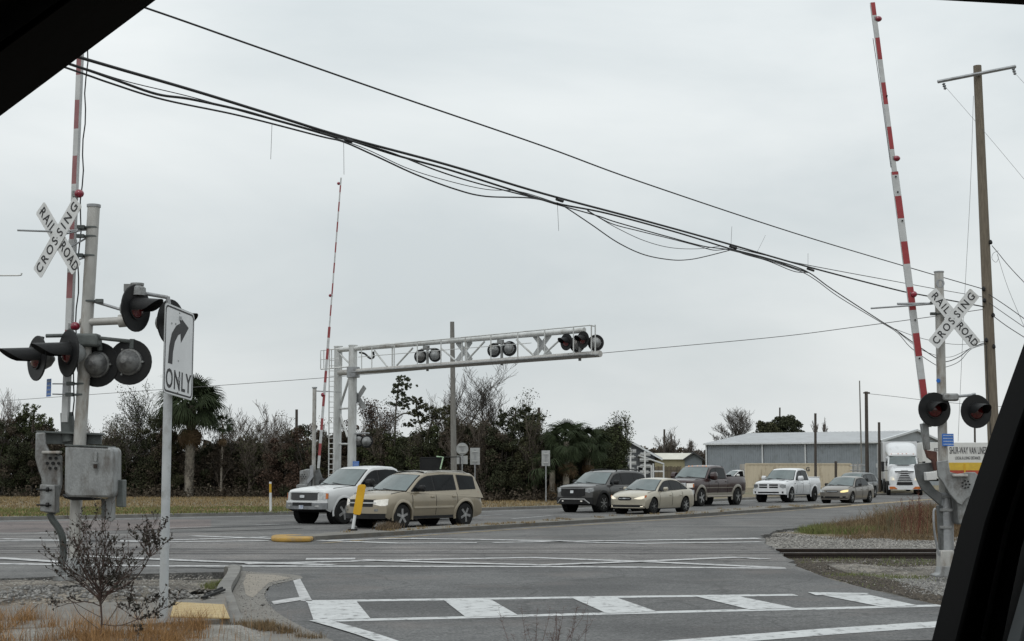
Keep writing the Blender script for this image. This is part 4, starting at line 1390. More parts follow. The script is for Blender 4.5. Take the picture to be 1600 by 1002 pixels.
# ---- backs of road signs --------------------------------------------------------
signback = MATS['sign_back_aluminium']
def sign_back(label, px, ytop, wpx, hpx, Y, rnd=False, ybase=None, extra=None, group=None):
    s = FPX / Y
    B = XY(px, Y, .1)
    t = thing('road_sign', label, 'road sign', B, group=group)
    zt = P(px, ytop, Y).z - .1
    w, h = wpx / s, hpx / s
    MB().box((0, 0, (zt - .1) / 2), (.06, .05, zt - .1)).build('post', galv, t)
    if rnd:
        MB().cyl((0, .04, zt - w / 2), (0, .05, zt - w / 2), w / 2, n=28).build('panel', signback, t, True)
    else:
        MB().prism([(-w / 2, 0), (w / 2, 0), (w / 2, h), (-w / 2, h)], (0, .04, zt - h), (1, 0, 0), (0, 0, 1), (0, .006, 0)).build('panel', signback, t)
    for k in (.22, .78):
        MB().box((0, -.02, zt - h + h * k if not rnd else zt - w + w * k), (w * .55, .035, .05)).build('clamp', alum, t)
    if extra:
        w2, h2, gap = extra[0] / s, extra[1] / s, extra[2] / s
        z0 = zt - (w if rnd else h) - gap - h2
        MB().prism([(-w2 / 2, 0), (w2 / 2, 0), (w2 / 2, h2), (-w2 / 2, h2)], (0, .04, z0), (1, 0, 0), (0, 0, 1), (0, .006, 0)).build('lower_panel', signback, t)
    return t
sign_back('round sign over a small square plate seen from behind, above the tan suv', 722, 692, 19, 19, 77, True, extra=(17, 13, 1))
sign_back('rectangular sign seen from behind, right beside the round sign', 742, 700, 15, 26, 78)
sign_back('rectangular sign seen from behind, standing alone before the dark thicket', 853, 704, 13, 24, 79.5)

# ---- small posts ----------------------------------------------------------------
B = G(551, 829, .11)
t = thing('delineator', 'leaning white post with yellow paddle on the median before the tan suv', 'delineator', B)
L = lambda x, y, Y=B.y: P(x, y, Y) - B
MB().cyl(L(551, 828), L(555.5, 800), .045, .04, 12).build('post', signwhite, t, True)
plate(t, B, 'paddle', [(559, 759), (562, 757), (570, 757.5), (571.5, 760), (564, 803), (562, 805), (553, 804), (551.5, 801)], B.y - .06, .05, mat('yellow_paddle', (.66, .38, .01), (.58, .31, .01), 5, .45), .006)
MB().box((0, 0, .02), (.26, .22, .05)).build('base', rubber, t, bevel=.01)
B = G(423, 803.5, 0.02)
t = thing('marker_post', 'thin white marker post with yellow top on the far verge', 'marker post', B)
L = lambda x, y, Y=B.y: P(x, y, Y) - B
MB().cyl(L(423, 803.5), L(422.6, 770), .05, n=12).build('post', signwhite, t, True)
MB().cyl(L(422.6, 770), L(422.4, 755), .047, n=12).build('yellow_band', yellowp, t, True)
MB().cyl(L(422.4, 756), L(422.3, 753), .048, n=12).build('white_tip', signwhite, t, True)
B = P(-260, 900, 24); B.z = 0
t = thing('side_rod_pole', 'white rod with upturned tip reaching in from the left edge', 'rod', B)
L = lambda x, y, Y=24: P(x, y, Y) - B
MB().cyl((0, 0, 0), L(-260, 420), .07, n=12).build('pole', galv, t, True)
MB().tube([L(-260, 432), L(28, 430.5), L(33, 430), L(34, 427)], .014, 6).build('rod', alum, t)

# ---- utility poles ----------------------------------------------------------------
def pole(label, x0, x1, ytop, Y, r0, r1, m, group=None, z0=-.16):
    B = XY(x0, Y, z0)
    t = thing('utility_pole', label, 'utility pole', B, group=group)
    MB().cyl((0, 0, 0), P(x1, ytop, Y) - B, r0, r1, 14).build('pole', m, t, True)
    return t, B
UP, UB = pole('tall brown wooden utility pole with a tilted crossarm behind the right signal', 1556.5, 1527, 103, 45, .19, .125, wood_pole)
L = lambda x, y, Y=45: P(x, y, Y) - UB
a, c = L(1465, 128, 44.8), L(1587, 104, 44.8)
d = (c - a)
b = MB().tube([a, c], .055, 4)
b.build('crossarm', galv, UP)
for (x, y) in ((1474, 130), (1583, 107)):
    MB().lathe(L(x, y, 44.8), L(x + 4, y + 12, 44.8) - L(x, y, 44.8), [(0, .02), (.03, .06), (.06, .03), (.10, .06), (.14, .03), (.18, .055), (.22, .015)], 10).build('insulator', mat('insulator_grey', (.2, .21, .22), None, 5, .4), UP, True)
for (y, x) in ((382, 1548), (455, 1537), (473, 1538), (496, 1552), (535, 1541), (545, 1553)):
    MB().lathe(L(x, y, 44.85), (0, 0, 1), [(0, .03), (.04, .06), (.10, .05), (.14, .02)], 8).build('cable_bracket', blackm, UP)
MB().tube([L(1541, 540, 44.85), L(1543, 600, 44.85), L(1548, 680, 44.85)], .014, 5).build('ground_wire', cablem, UP)
pole('bare grey wooden pole rising behind the signal bridge', 710, 706.5, 503, 75, .17, .11, grey_pole)
pole('dark bare pole in front of the blue grey warehouse wall', 1274, 1274, 646, 98, .095, .08, dark_pole)
t, tb = pole('dark pole with small fixture at its top, between two others before the warehouse', 1355, 1353.5, 612, 120, .16, .13, dark_pole)
MB().box(P(1354, 614, 120) - tb, (.5, .2, .12)).build('pole_head', dark_pole, t)
pole('very thin leaning pole beside the dark pole with a fixture', 1347, 1343, 595, 150, .09, .06, grey_pole)
pole('short dark pole near the warehouse gable door', 1374.5, 1373.5, 660, 118, .12, .10, dark_pole)
pole('short dark pole stub standing over the trees behind the thicket', 842, 842, 637, 125, .14, .12, dark_pole)
pole('thin dark pole rising beside the far evergreens', 1218, 1218.5, 637, 215, .14, .11, dark_pole)
pole('small pole among bare trees beyond the sheds', 1038, 1038, 671, 200, .16, .13, dark_pole)
pole('slim dark pole at far right beyond the moving van trailer', 1524, 1523, 660, 160, .12, .10, dark_pole)
pole('dark pole stub over the reddish brush at left', 463, 463.5, 640, 110, .12, .1, dark_pole)

# ---- cables ------------------------------------------------------------------------
CA, CB_ = P(1538, 470, 45), P(110, 100, 16)
CD = Vector((CB_.x - CA.x, CB_.y - CA.y, 0)).normalized()
def cable(label, px, r=.012, off=0.0, m=cablem, A=CA, D=CD, cat='cable', group='sagging overhead cables', name='overhead_cable'):
    o = Vector((-D.y, D.x, 0)) * off
    pts = [on_plane(A, D, x, y, o) for x, y in px]
    pts = smoothpts(pts, 7)
    ob = MB().tube(pts, r, 6).build(name, m, None, True)
    return tag(ob, label, cat, group)
T1 = [(-320, -172), (-120, -104), (232, 14), (400, 73), (620, 150), (850, 229), (1000, 284), (1240, 364), (1420, 418), (1537, 452)]
cable('topmost single overhead cable sweeping down to the right pole', T1, .0125)
M1 = [(-320, -42), (-100, 22), (135, 93), (300, 141), (420, 178), (540, 215), (700, 258), (850, 303), (1000, 343), (1130, 379), (1262, 417), (1400, 453), (1445, 462), (1540, 480)]
cable('thickest cable, top of the sagging bundle', M1, .019)
cable('thin grey cable leaving the bundle for the pole', [(1141, 386), (1200, 400), (1260, 414), (1410, 442), (1470, 453), (1540, 465)], .009)
cable('cable that kinks below the thick one at upper left', [(-320, -30), (-100, 33), (117, 103), (175, 123), (244, 147), (297, 155), (375, 172), (428, 187), (500, 207), (540, 217), (620, 243), (700, 265), (800, 297), (870, 318), (950, 334), (1060, 364), (1141, 389), (1200, 405), (1262, 426)], .016)
cable('lowest cable of the bundle at upper left', [(-320, -28), (-100, 38), (109, 108), (175, 131), (256, 156), (375, 181), (500, 213), (537, 222), (587, 244), (650, 273), (712, 296), (759, 307), (828, 309.5), (870, 318)], .012, .03)
cable('fine cable running loose just below the thick one', [(137, 108), (200, 128), (300, 152), (380, 175), (470, 200), (562, 229), (634, 262), (697, 282), (759, 296), (812, 299.5), (866, 316)], .006, -.03)
cable('cable sagging slightly under the bundle before its middle clamp', [(500, 208), (603, 236), (681, 266), (744, 286), (837, 310), (871, 320), (932, 337), (965, 348), (1047, 371), (1100, 385), (1141, 391), (1200, 407)], .011, .02)
cable('cable with the deepest slack loop right of the middle', [(870, 317), (882, 323), (924, 351), (965, 379), (1006, 398), (1047, 406), (1075, 406), (1102, 401), (1141, 391)], .010, .04)
cable('thin cable with a shallow slack loop beside the deepest one', [(918, 330), (932, 338), (965, 357), (1006, 376), (1047, 387), (1089, 389), (1124, 385)], .006, .05)
cable('cable hanging a little below the bundle right of the middle', [(918, 329), (954, 349), (998, 361), (1047, 373), (1089, 384), (1115, 391), (1141, 390), (1165, 398), (1200, 408), (1240, 424), (1262, 426)], .009, .02)
cable('cable dropping from the bundle in a long sag under the right crossbuck', [(1141, 389), (1200, 404), (1258, 423), (1300, 452), (1375, 501), (1400, 516), (1422, 532), (1465, 561), (1480, 565), (1500, 557), (1517, 544), (1541, 536)], .013)
cable('second cable of the long sag, lowest behind the right mast', [(1200, 407), (1250, 424), (1275, 438), (1312, 465), (1375, 503), (1402, 520), (1425, 545), (1465, 572), (1480, 573), (1500, 564), (1517, 546), (1541, 538)], .009, .03)
cable('short sagging cable high behind the right crossbuck', [(1395, 513), (1437, 528), (1480, 537), (1510, 538), (1541, 533)], .007, .05)
cable('short sagging cable joining the long sag to the pole', [(1404, 520), (1437, 545), (1465, 556), (1485, 558), (1505, 550), (1519, 543), (1541, 534)], .007, .06)
b = MB()
for k, x in enumerate((248, 540, 870, 1141, 1262)):
    if k == 0:
        continue
    y = np.interp(x, [p[0] for p in M1], [p[1] for p in M1])
    c = on_plane(CA, CD, x, y + 3)
    q = on_plane(CA, CD, x + 9, y + 6)
    o = MB().cyl(c, q, .030, n=8).build('cable_clamp', cablem)
    tag(o, ['black clamp at the kink of the cable bundle, upper left', 'black clamp where the bundle tightens above the thin gate tip', 'black clamp in the middle of the cable bundle', 'black clamp where the deepest slack loop ends', 'black clamp where the long sag leaves the bundle'][k], 'cable clamp')
for (x0, y0, x1, y1, w) in ((425, 194, 423, 249, 'left of the thin gate tip'), (537, 222, 537.5, 273, 'straight above the thin gate tip'), (871, 320, 873, 361, 'at the middle clamp'),
                            (1142, 388, 1143.5, 354, 'pointing up near the slack loop end'), (1183, 394, 1196, 368, 'pointing up and slanting right'), (1262.5, 418, 1262.5, 396, 'pointing up at the last clamp')):
    o = MB().cyl(on_plane(CA, CD, x0, y0), on_plane(CA, CD, x1, y1), .004, n=4).build('loose_wire', wirem)
    tag(o, 'thin loose wire end on the cable bundle, ' + w, 'wire', 'loose wire ends on the cables')
FA, FB = P(1540, 490, 45.3), P(-300, 650, 84)
FD = Vector((FB.x - FA.x, FB.y - FA.y, 0)).normalized()
cable('long thin wire crossing low behind the signal bridge', [(-400, 660), (-200, 643), (0, 627), (250, 609), (500, 591), (720, 572.5), (940, 552), (1200, 528), (1330, 512), (1460, 494.5), (1540, 483)], .012, 0, wirem, FA, FD, group=None)
RB = P(1760, 600, 40)
RD = Vector((RB.x - CA.x, RB.y - CA.y, 0)).normalized()
for px, r, lb in (([(1545, 460), (1575, 480), (1620, 512), (1700, 566)], .012, 'upper of three cables leaving the pole to the right'), ([(1545, 473), (1575, 494), (1620, 525), (1700, 580)], .010, 'middle of three cables leaving the pole to the right'),
                  ([(1552, 494), (1575, 511), (1620, 540), (1700, 595)], .012, 'lowest of three cables leaving the pole to the right'), ([(1550, 384), (1560, 396), (1580, 420), (1620, 462), (1700, 545)], .011, 'cable leaving high on the pole to the right')):
    cable(lb, px, r, 0, cablem, CA, RD, group=None)
cable('coiled slack of thin cable high on the wooden pole', [(1560, 392), (1552, 396), (1550, 404), (1556, 410), (1560, 404), (1558, 397), (1562, 410), (1575, 450), (1600, 510)], .006, 0, wirem, CA, RD, group=None)
cable('hair-thin wire from the crossarm left insulator down to the right', [(1479, 138), (1520, 185), (1560, 232), (1600, 280), (1700, 400)], .005, 0, wirem, CA, RD, cat='wire', group=None)
cable('hair-thin wire from the crossarm right insulator', [(1588, 117), (1600, 130), (1700, 240)], .005, 0, wirem, CA, RD, cat='wire', group=None)
cable('faint guy wire hanging left of the wooden pole', [(1521, 150), (1516, 300), (1508, 450), (1500, 620), (1497, 690)], .006, 0, wirem, CA, RD, cat='wire', group=None)
cable('faint far wire from the pole with a fixture', [(1354, 615), (1400, 620), (1450, 626), (1540, 634), (1650, 640)], .02, 0, wirem, P(1354, 615, 120), Vector((1, -.1, 0)).normalized(), cat='wire', group=None)
# ------------------------------------------------------------------ vehicles
def paintm(name, c, metal=.0, c2=None, rough=.32):
    return mat(name, c, c2 or tuple(x * .93 for x in c), 1.2, rough, metal, 0, coat=.45, dirt=tuple(x * .6 + .04 for x in c), dscale=1.6, dlo=.56, dhi=.8)

glass_w = mat('windscreen_glass', (.105, .135, .135), (.05, .068, .068), .9, .05, 0, ior=1.7)  # pale teal base colour paints in the reflected sky
glass_s = mat('side_window_glass', (.003, .0035, .004), (.010, .012, .013), 1.3, .05, 0, ior=1.36, spec=.25)
trimblack = mat('black_plastic_trim', (.010, .010, .011), (.016, .016, .016), 6, .55, spec=.25)
chrome = mat('chrome', (.62, .63, .64), None, 5, .16, 1.0)
silverm = mat('alloy_wheel', (.42, .42, .415), (.32, .32, .315), 8, .35, .3)
tyrem = mat('tyre', (.014, .014, .014), (.022, .022, .021), 12, .85, spec=.15)
lamp_clear = mat('headlight_glass', (.55, .56, .56), (.35, .36, .36), 9, .12, .3, coat=.8)
lamp_dark = mat('dark_headlight', (.16, .165, .17), (.30, .31, .31), 12, .12, .3, coat=.8)
lamp_lit = mat('lit_headlight', (.6, .57, .5), None, 5, .2, emit=(1, .90, .68), estr=.55)
lamp_lit_soft = mat('softly_lit_headlight', (.62, .62, .58), (.4, .4, .38), 9, .2, emit=(1, .95, .85), estr=.25)
amber = mat('amber_lens', (.55, .16, .03), (.42, .11, .02), 9, .25, coat=.6)
redtail = mat('red_tail_lens', (.30, .03, .03), None, 5, .2, coat=.6)
dashm = mat('dash_grey', (.010, .010, .010), None, 5, .8, spec=.1)

_wheels = {}
def wheel_mesh(key, r, w, style):
    if key in _wheels:
        return _wheels[key]
    t = MB().lathe((0, -w / 2, 0), (0, 1, 0), [(0, r * .66), (0, r * .90), (w * .08, r * .965), (w * .2, r), (w * .8, r), (w * .92, r * .965), (w, r * .90), (w, r * .66)], 32).build('wheel', tyrem, None, True)
    b = MB()
    ro = w / 2
    b.lathe((0, ro - .10, 0), (0, 1, 0), [(0, .02), (0, r * .60), (.005, r * .60), (.006, .02)], 24, 1)
    b.lathe((0, ro - .02, 0), (0, 1, 0), [(-.08, r * .60), (.012, r * .67), (.018, r * .64), (-.07, r * .575)], 32, 0)
    n = style
    for k in range(n):
        a = 2 * math.pi * k / n + .3
        R = Matrix.Rotation(a, 3, 'Y')
        c = R @ Vector((r * .32, 0, 0))
        b.box((c.x, ro - .015, c.z), (r * .64, .03, r * (.22 if n == 5 else .14)), R, 0)
    b.cyl((0, ro - .05, 0), (0, ro + .005, 0), r * .17, r * .13, 14, True, 0)
    rim = b.build('rim', [silverm, dashm], None, False)
    _wheels[key] = (t.data, rim.data)
    bpy.data.objects.remove(t)
    bpy.data.objects.remove(rim)
    return _wheels[key]

class Car:
    def __init__(s, name, label, cat, px, Y, head, spec, group='vehicles waiting at the crossing'):
        s.__dict__.update(spec)
        a = math.radians(head)
        f = Vector((-math.cos(a), -math.sin(a), 0))
        l = Vector((math.sin(a), -math.cos(a), 0))
        wp = XY(px, Y, 0.0)
        c = wp - f * s.axF - l * (s.W / 2 - .12)
        s.root = thing(name, label, cat, (c.x, c.y, .003), math.pi + a, group)
        s.hw = s.W / 2
        s.AR += .03
        s.r += .008
        s.bow = getattr(s, 'bow', .30)
        s.body()
        s.cabin()
        s.wheels()

    def zb(s, x):
        z = s.zbot
        for xa in (s.axF, s.axR):
            d = s.AR ** 2 - (x - xa) ** 2
            if d > 0:
                z = max(z, s.r + math.sqrt(d))
        e = abs(x) - (s.L / 2 - .5)
        if e > 0:
            z += .12 * (e / .5) ** 2
        return z

    def zt(s, x):
        xs = [p[0] for p in s.top][::-1]
        zs = [p[1] for p in s.top][::-1]
        return float(np.interp(x, xs, zs))

    def rk(s, x, z):
        return -s.rake * max(0, z - .62) * min(1, max(0, (x - (s.L / 2 - .7)) / .7))

    def hwx(s, x):
        e = max(0, (abs(x) - (s.L / 2 - .9)) / .9)
        return s.hw * (1 - .07 * e ** 2)

    def shift(s, x, y):
        k = (abs(y) / s.hw) ** 2.6
        e = max(0, (x - (s.L / 2 - 1.0)) / 1.0)
        e2 = max(0, (-x - (s.L / 2 - .9)) / .9)
        return -s.bow * e ** 1.5 * k + s.bow * .6 * e2 ** 1.5 * k

    VF = [(0, .90), (.08, .935), (.22, .962), (.42, .985), (.62, 1.0), (.74, 1.0), (.90, .965), (1.0, .915)]

    def side_y(s, x, z):
        zb0, z1 = s.zbot, s.zt(x)
        v = min(1, max(0, (z - zb0) / (z1 - zb0)))
        return s.hwx(x) * float(np.interp(v, [q[0] for q in s.VF], [q[1] for q in s.VF]))

    def body(s):
        xs = set(np.round(np.arange(-s.L / 2, s.L / 2 + .001, .12), 4).tolist() + [s.L / 2, s.L / 2 - .04, -s.L / 2 + .04])
        for xa in (s.axF, s.axR):
            for k in range(13):
                xs.add(round(xa + s.AR * math.cos(math.pi * k / 12), 4))
            xs.add(round(xa + s.AR + .002, 4))
            xs.add(round(xa - s.AR - .002, 4))
            xs = {x for x in xs if not (s.AR - .001 < abs(x - xa) < s.AR + .0015)} | {round(xa + s.AR - .001, 4), round(xa - s.AR + .001, 4)}
        xs = sorted(x for x in xs if abs(x) <= s.L / 2)
        mb = MB()
        rows = []
        for x in xs:
            zb, zt = s.zb(x), s.zt(x)
            hw = s.hwx(x)
            cr = .045 if (x > s.xw or not s.bed) else 0.0
            out = []
            z0 = s.zbot
            for v, fy in s.VF:
                z = zb + (zt - zb) * v
                vy = (z - z0) / (zt - z0)
                y = hw * float(np.interp(vy, [q[0] for q in s.VF], [q[1] for q in s.VF]))
                out.append((y, z))
            yt = out[-1][0]
            for q in (.94, .8, .5, .2):
                out.append((yt * q, zt + .012 + cr * (1 - q * q)))
            full = [(y, z) for y, z in out] + [(-y, z) for y, z in reversed(out)]
            rows.append([(x + s.shift(x, y) + s.rk(x, z), y, z) for y, z in full])
        n = len(rows[0])
        o = 0
        for r_ in rows:
            mb.v += r_
        for i in range(len(rows) - 1):
            for k in range(n - 1):
                mb.f.append((i * n + k, i * n + k + 1, (i + 1) * n + k + 1, (i + 1) * n + k))
                mb.mi.append(0)
            mb.f.append((i * n + n - 1, i * n, (i + 1) * n, (i + 1) * n + n - 1))
            mb.mi.append(1)
        # closing faces with their own curved columns
        for x in (s.L / 2, -s.L / 2):
            zb, zt = s.zb(x), s.zt(x)
            cols = 13
            vs = []
            for v, fy in s.VF:
                z = zb + (zt - zb) * v
                yy = s.side_y(x, z)
                for c in range(cols):
                    y = yy * (-1 + 2 * c / (cols - 1))
                    vs.append((x + s.shift(x, y) + s.rk(x, z), y, z))
            yy = vs[-1][1]
            for c in range(cols):
                y = yy * (-1 + 2 * c / (cols - 1))
                vs.append((x + s.shift(x, y) + s.rk(x, zt), y, zt + .012 + .045 * (1 - (y / yy) ** 2)))
            fs = []
            R = len(vs) // cols
            for i in range(R - 1):
                for c in range(cols - 1):
                    fs.append((i * cols + c, i * cols + c + 1, (i + 1) * cols + c + 1, (i + 1) * cols + c))
            mb.add(vs, fs, 0)
        # panel behind the glass house floor and dark underbody
        s.bodyo = mb.build('body', [s.paint, trimblack], s.root, True, ang=42)
        MB().box((0, 0, s.zbot + .06), (s.L - 1.0, s.W * .78, .14)).build('underbody', dashm, s.root)
        for xa in (s.axF, s.axR):
            for sg in (-1, 1):
                MB().cyl((xa, sg * (s.hw - .34), s.r + .02), (xa, sg * (s.hw - .08), s.r + .02), s.AR - .006, n=24).build('wheel_well', dashm, s.root)

    def wz(s, z):
        return s.wb_ + (s.wr - s.wb_) * (z - s.cab[0][1]) / (max(p[1] for p in s.cab) - s.cab[0][1])

    def cabx(s, k, c):
        n = len(s.cab)
        f = s.cab[k]
        bowf = .16 if k <= s.kf else (-.10 if k >= s.kr else .16 * (s.kr - k) / (s.kr - s.kf) * .0)
        w = bowf * (1 - c * c)
        return f[0] + (w if k <= s.kf else w)

    CC = [-1, -.985, -.94, -.85, -.5, 0, .5, .85, .94, .985, 1]
    DZ = [-.055, -.028, -.010, 0, 0, 0, 0, 0, -.010, -.028, -.055]

    def grid_pt(s, k, c, dz=0.0):
        x, z = s.cab[k]
        w = s.wz(z)
        cr = s.crown * (1 - c * c) if s.kf <= k <= s.kr else 0
        if k in (0, len(s.cab) - 1):
            dz = 0
        return Vector((s.cabx(k, c), w * c, z + dz + cr))

    def cabin(s):
        mb = MB()
        K, C_ = len(s.cab), len(s.CC)
        for k in range(K):
            for c, dz in zip(s.CC, s.DZ):
                mb.v.append(tuple(s.grid_pt(k, c, dz)))
        for k in range(K - 1):
            for c in range(C_ - 1):
                mb.f.append((k * C_ + c, k * C_ + c + 1, (k + 1) * C_ + c + 1, (k + 1) * C_ + c))
                mb.mi.append(0)
        mb.f.append(tuple(k * C_ for k in range(K)))
        mb.f.append(tuple(k * C_ + C_ - 1 for k in range(K)))
        mb.mi += [0, 0]
        s.cabo = mb.build('roof', s.roofm if hasattr(s, 'roofm') else s.paint, s.root, True, ang=38)
        # windscreen and rear glass
        for nm, ka, kb_, sg in (('windscreen', 0, s.kf, 1), ('rear_window', s.kr, len(s.cab) - 1, -1)):
            def sheet(t0, t1, cm, off, name, m, par):
                vs, fs = [], []
                NT, NC = 6, 12
                seg = kb_ - ka
                for i in range(NT + 1):
                    t = (t0 + (t1 - t0) * i / NT) * seg
                    k0 = min(int(t), seg - 1)
                    u = t - k0
                    for j in range(NC + 1):
                        c = cm * (-1 + 2 * j / NC)
                        p = s.grid_pt(ka + k0, c).lerp(s.grid_pt(ka + k0 + 1, c), u)
                        a, b = s.cab[ka], s.cab[kb_]
                        nv = Vector((abs(b[1] - a[1]) * sg, 0, abs(b[0] - a[0]))).normalized()
                        vs.append(p + nv * off)
                for i in range(NT):
                    for j in range(NC):
                        a = i * (NC + 1) + j
                        fs.append((a, a + 1, a + NC + 2, a + NC + 1))
                return MB().add(vs, fs).build(name, m, par, True)
            sh = sheet(.01, .97, .95, .004, nm + '_seal', trimblack, s.root)
            sheet(.05, .93, .91, .009, nm, glass_w if sg > 0 else glass_s, s.root)
        x0, z0_ = s.cab[0]
        MB().tube([(s.cabx(0, c) + .03, c * s.wz(z0_) * .96, z0_ + .03 + .035 * (1 - c * c)) for c in (-1, -.6, 0, .6, 1)], .024, 5).build('cowl', trimblack, s.root)
        wm = MB()
        for c0, c1 in ((.55, -.15), (-.1, -.8)):
            a, b_ = s.grid_pt(0, c0).lerp(s.grid_pt(1, c0), .12), s.grid_pt(0, c1).lerp(s.grid_pt(1, c1), .42)
            wm.tube([a + Vector((.02, 0, .03)), b_ + Vector((.02, 0, .03))], .011, 4)
        tag(wm.build('wiper', trimblack, s.root), kind='stuff')
        for sg in (-1, 1):
            MB().tube([(x, sg * (s.side_y(x, s.zt(x)) * .965 + s.shift(x, s.hw) * 0), s.zt(x) + .016) for x in np.linspace(s.xw, s.L / 2 - .55, 8)], .008, 4).build('hood_seam', dashm, s.root)
        # side windows
        zmax = max(p[1] for p in s.cab)
        prof = sorted(s.cab)
        def ztop(x, m):
            return min(zmax - m * .95, float(np.interp(x, [p[0] for p in prof], [p[1] for p in prof])) - m)
        z0 = s.belt
        for sg in (-1, 1):
            def pane(xa, xb, mtop, zlow, off, name, m, par):
                xs = np.linspace(xa, xb, 15)
                tp = [(x, ztop(x, mtop)) for x in xs]
                tp = [(x, z) for x, z in tp if z > zlow(x) + .02]
                if len(tp) < 2:
                    return None
                lo = [(x, zlow(x)) for x, z in tp]
                pts = lo + tp[::-1]
                vs = []
                for o_ in (off, off - .008):
                    vs += [(x, sg * (s.wz(z) + o_), z) for x, z in pts]
                n = len(pts)
                fs = [tuple(range(n)), tuple(range(2 * n - 1, n - 1, -1))] + [(k, (k + 1) % n, n + (k + 1) % n, n + k) for k in range(n)]
                return MB().add(vs, fs).build(name, m, par)
            zl = lambda x: z0 + .015 + getattr(s, 'rise', 0) * (s.xw - x)
            zl2 = lambda x: zl(x) + .025
            for g in getattr(s, 'tg', [s.wins]):
                pane(g[0][0] + .05, g[-1][1] - .05, s.mt - .02, zl, .003, 'window_trim', trimblack, s.root)
            for (xa, xb) in s.wins:
                pane(xa, xb, s.mt + .015, zl2, .008, 'side_window', glass_s, s.root)
            # mirror, handles, seams
            mx = s.xw - .42
            my = s.wz(s.belt) + s.mir[1] * .5 + .04
            mo = MB().lathe((mx, sg * (my - s.mir[1] * .5), s.belt + .10 + s.mir[2] * .1), (0, sg, 0), [(0, .04), (.02, s.mir[2] * .5), (s.mir[1] * .8, s.mir[2] * .55), (s.mir[1], s.mir[2] * .3)], 10).build('mirror', s.mirm, s.root, True)
            mo.scale = (1, 1, 1)
            for xh in s.seams[1:]:
                yh = s.side_y(xh, s.belt - .17)
                MB().box((xh + .16, sg * (yh + .012), s.belt - .15), (.18, .035, .04)).build('door_handle', s.handm if hasattr(s, 'handm') else s.paint, s.root, bevel=.008)
            for xh in s.seams:
                MB().tube([(xh, sg * (s.side_y(xh, z) + .0005), z) for z in np.linspace(s.zbot + .12, s.belt - .01, 8)], .009, 4).build('door_seam', dashm, s.root)

    def wheels(s):
        td, rd = wheel_mesh((round(s.r, 3), s.spk), s.r, .23 if not s.bed else .26, s.spk)
        for xa in (s.axF, s.axR):
            for sg in (-1, 1):
                w = bpy.data.objects.new('wheel', td)
                COL.objects.link(w)
                w.parent = s.root
                w.location = (xa, sg * (s.hw - .115), s.r)
                w.rotation_euler = (0, random.uniform(0, 6), 0) if sg > 0 else (0, random.uniform(0, 6), math.pi)
                q = bpy.data.objects.new('rim', rd)
                COL.objects.link(q)
                q.parent = w

    # curved pieces that sit on the nose or the flanks
    def front(s, name, pts, proud, m, thick=.03, par=None, bevel=0.0, nseg=8, smooth=True):
        """pts: list of (y, zlow, zhigh) across the nose"""
        ys = [p[0] for p in pts]
        Y = np.linspace(ys[0], ys[-1], nseg + 1)
        lo = np.interp(Y, ys, [p[1] for p in pts])
        hi = np.interp(Y, ys, [p[2] for p in pts])
        vs = []
        for y, a, b in zip(Y, lo, hi):
            for z in (a, b):
                x = s.L / 2 + s.shift(s.L / 2, y) - s.rake * max(0, z - .62) 
                vs += [(x + proud, y, z), (x + proud - thick, y, z)]
        fs = []
        for i in range(nseg):
            o = 4 * i
            p = o + 4
            fs += [(o, o + 2, p + 2, p), (o + 1, p + 1, p + 3, o + 3), (o + 2, o + 3, p + 3, p + 2), (o, p, p + 1, o + 1)]
        e = 4 * nseg
        fs += [(0, 1, 3, 2), (e, e + 2, e + 3, e + 1)]
        return MB().add(vs, fs).build(name, m, par or s.root, smooth, bevel, ang=30)

    def both(s, name, pts, *a, **k):
        s.front(name, pts, *a, **k)
        s.front(name, [(-p[0], p[1], p[2]) for p in pts][::-1], *a, **k)

    def side(s, name, xa, xb, z0, z1, proud, m, n=10, thick=.04, curve=None):
        for sg in (-1, 1):
            vs, fs = [], []
            for i in range(n + 1):
                x = xa + (xb - xa) * i / n
                for z in (z0, z1):
                    y = s.side_y(x, (z0 + z1) / 2)
                    xx = x + s.shift(x, y)
                    vs += [(xx, sg * (y + proud), z), (xx, sg * (y + proud - thick), z)]
            for i in range(n):
                o = 4 * i
                p = o + 4
                fs += [(o, o + 2, p + 2, p), (o + 1, p + 1, p + 3, o + 3), (o + 2, o + 3, p + 3, p + 2), (o, p, p + 1, o + 1)]
            e = 4 * n
            fs += [(0, 1, 3, 2), (e, e + 2, e + 3, e + 1)]
            MB().add(vs, fs).build(name, m, s.root, True, ang=30)

    def flare(s, w, proud, m, name='wheel_arch'):
        for xa in (s.axF, s.axR):
            for sg in (-1, 1):
                vs, fs = [], []
                N = 20
                for i in range(N + 1):
                    t = math.radians(-14 + 208 * i / N)
                    for R, pr in ((s.AR - .012, proud), (s.AR + w * .5, proud), (s.AR + w, .002)):
                        x, z = xa + R * math.cos(t), s.r + R * math.sin(t)
                        y = s.side_y(x, max(z, s.zbot + .1))
                        vs.append((x + s.shift(x, y), sg * (y + pr), z))
                    x, z = xa + (s.AR - .012) * math.cos(t), s.r + (s.AR - .012) * math.sin(t)
                    vs.append((x, sg * (s.hw - .12), z))
                for i in range(N):
                    o = 4 * i
                    p = o + 4
                    fs += [(o, p, p + 1, o + 1), (o + 1, p + 1, p + 2, o + 2), (o + 3, p + 3, p, o)]
                MB().add(vs, fs).build(name, m, s.root, True, ang=50)

    def bedliner(s, x0, x1):
        MB().box(((x0 + x1) / 2, 0, s.zt((x0 + x1) / 2) + .017), (abs(x1 - x0) - .12, s.W - .26, .012)).build('bed_liner', dashm, s.root)
        MB().box((x0 - .02, 0, s.zt(x0 - .1) - .1), (.03, s.W * .8, .3)).build('bed_wall', s.paint, s.root)

def quadlamp(c, m):
    pass

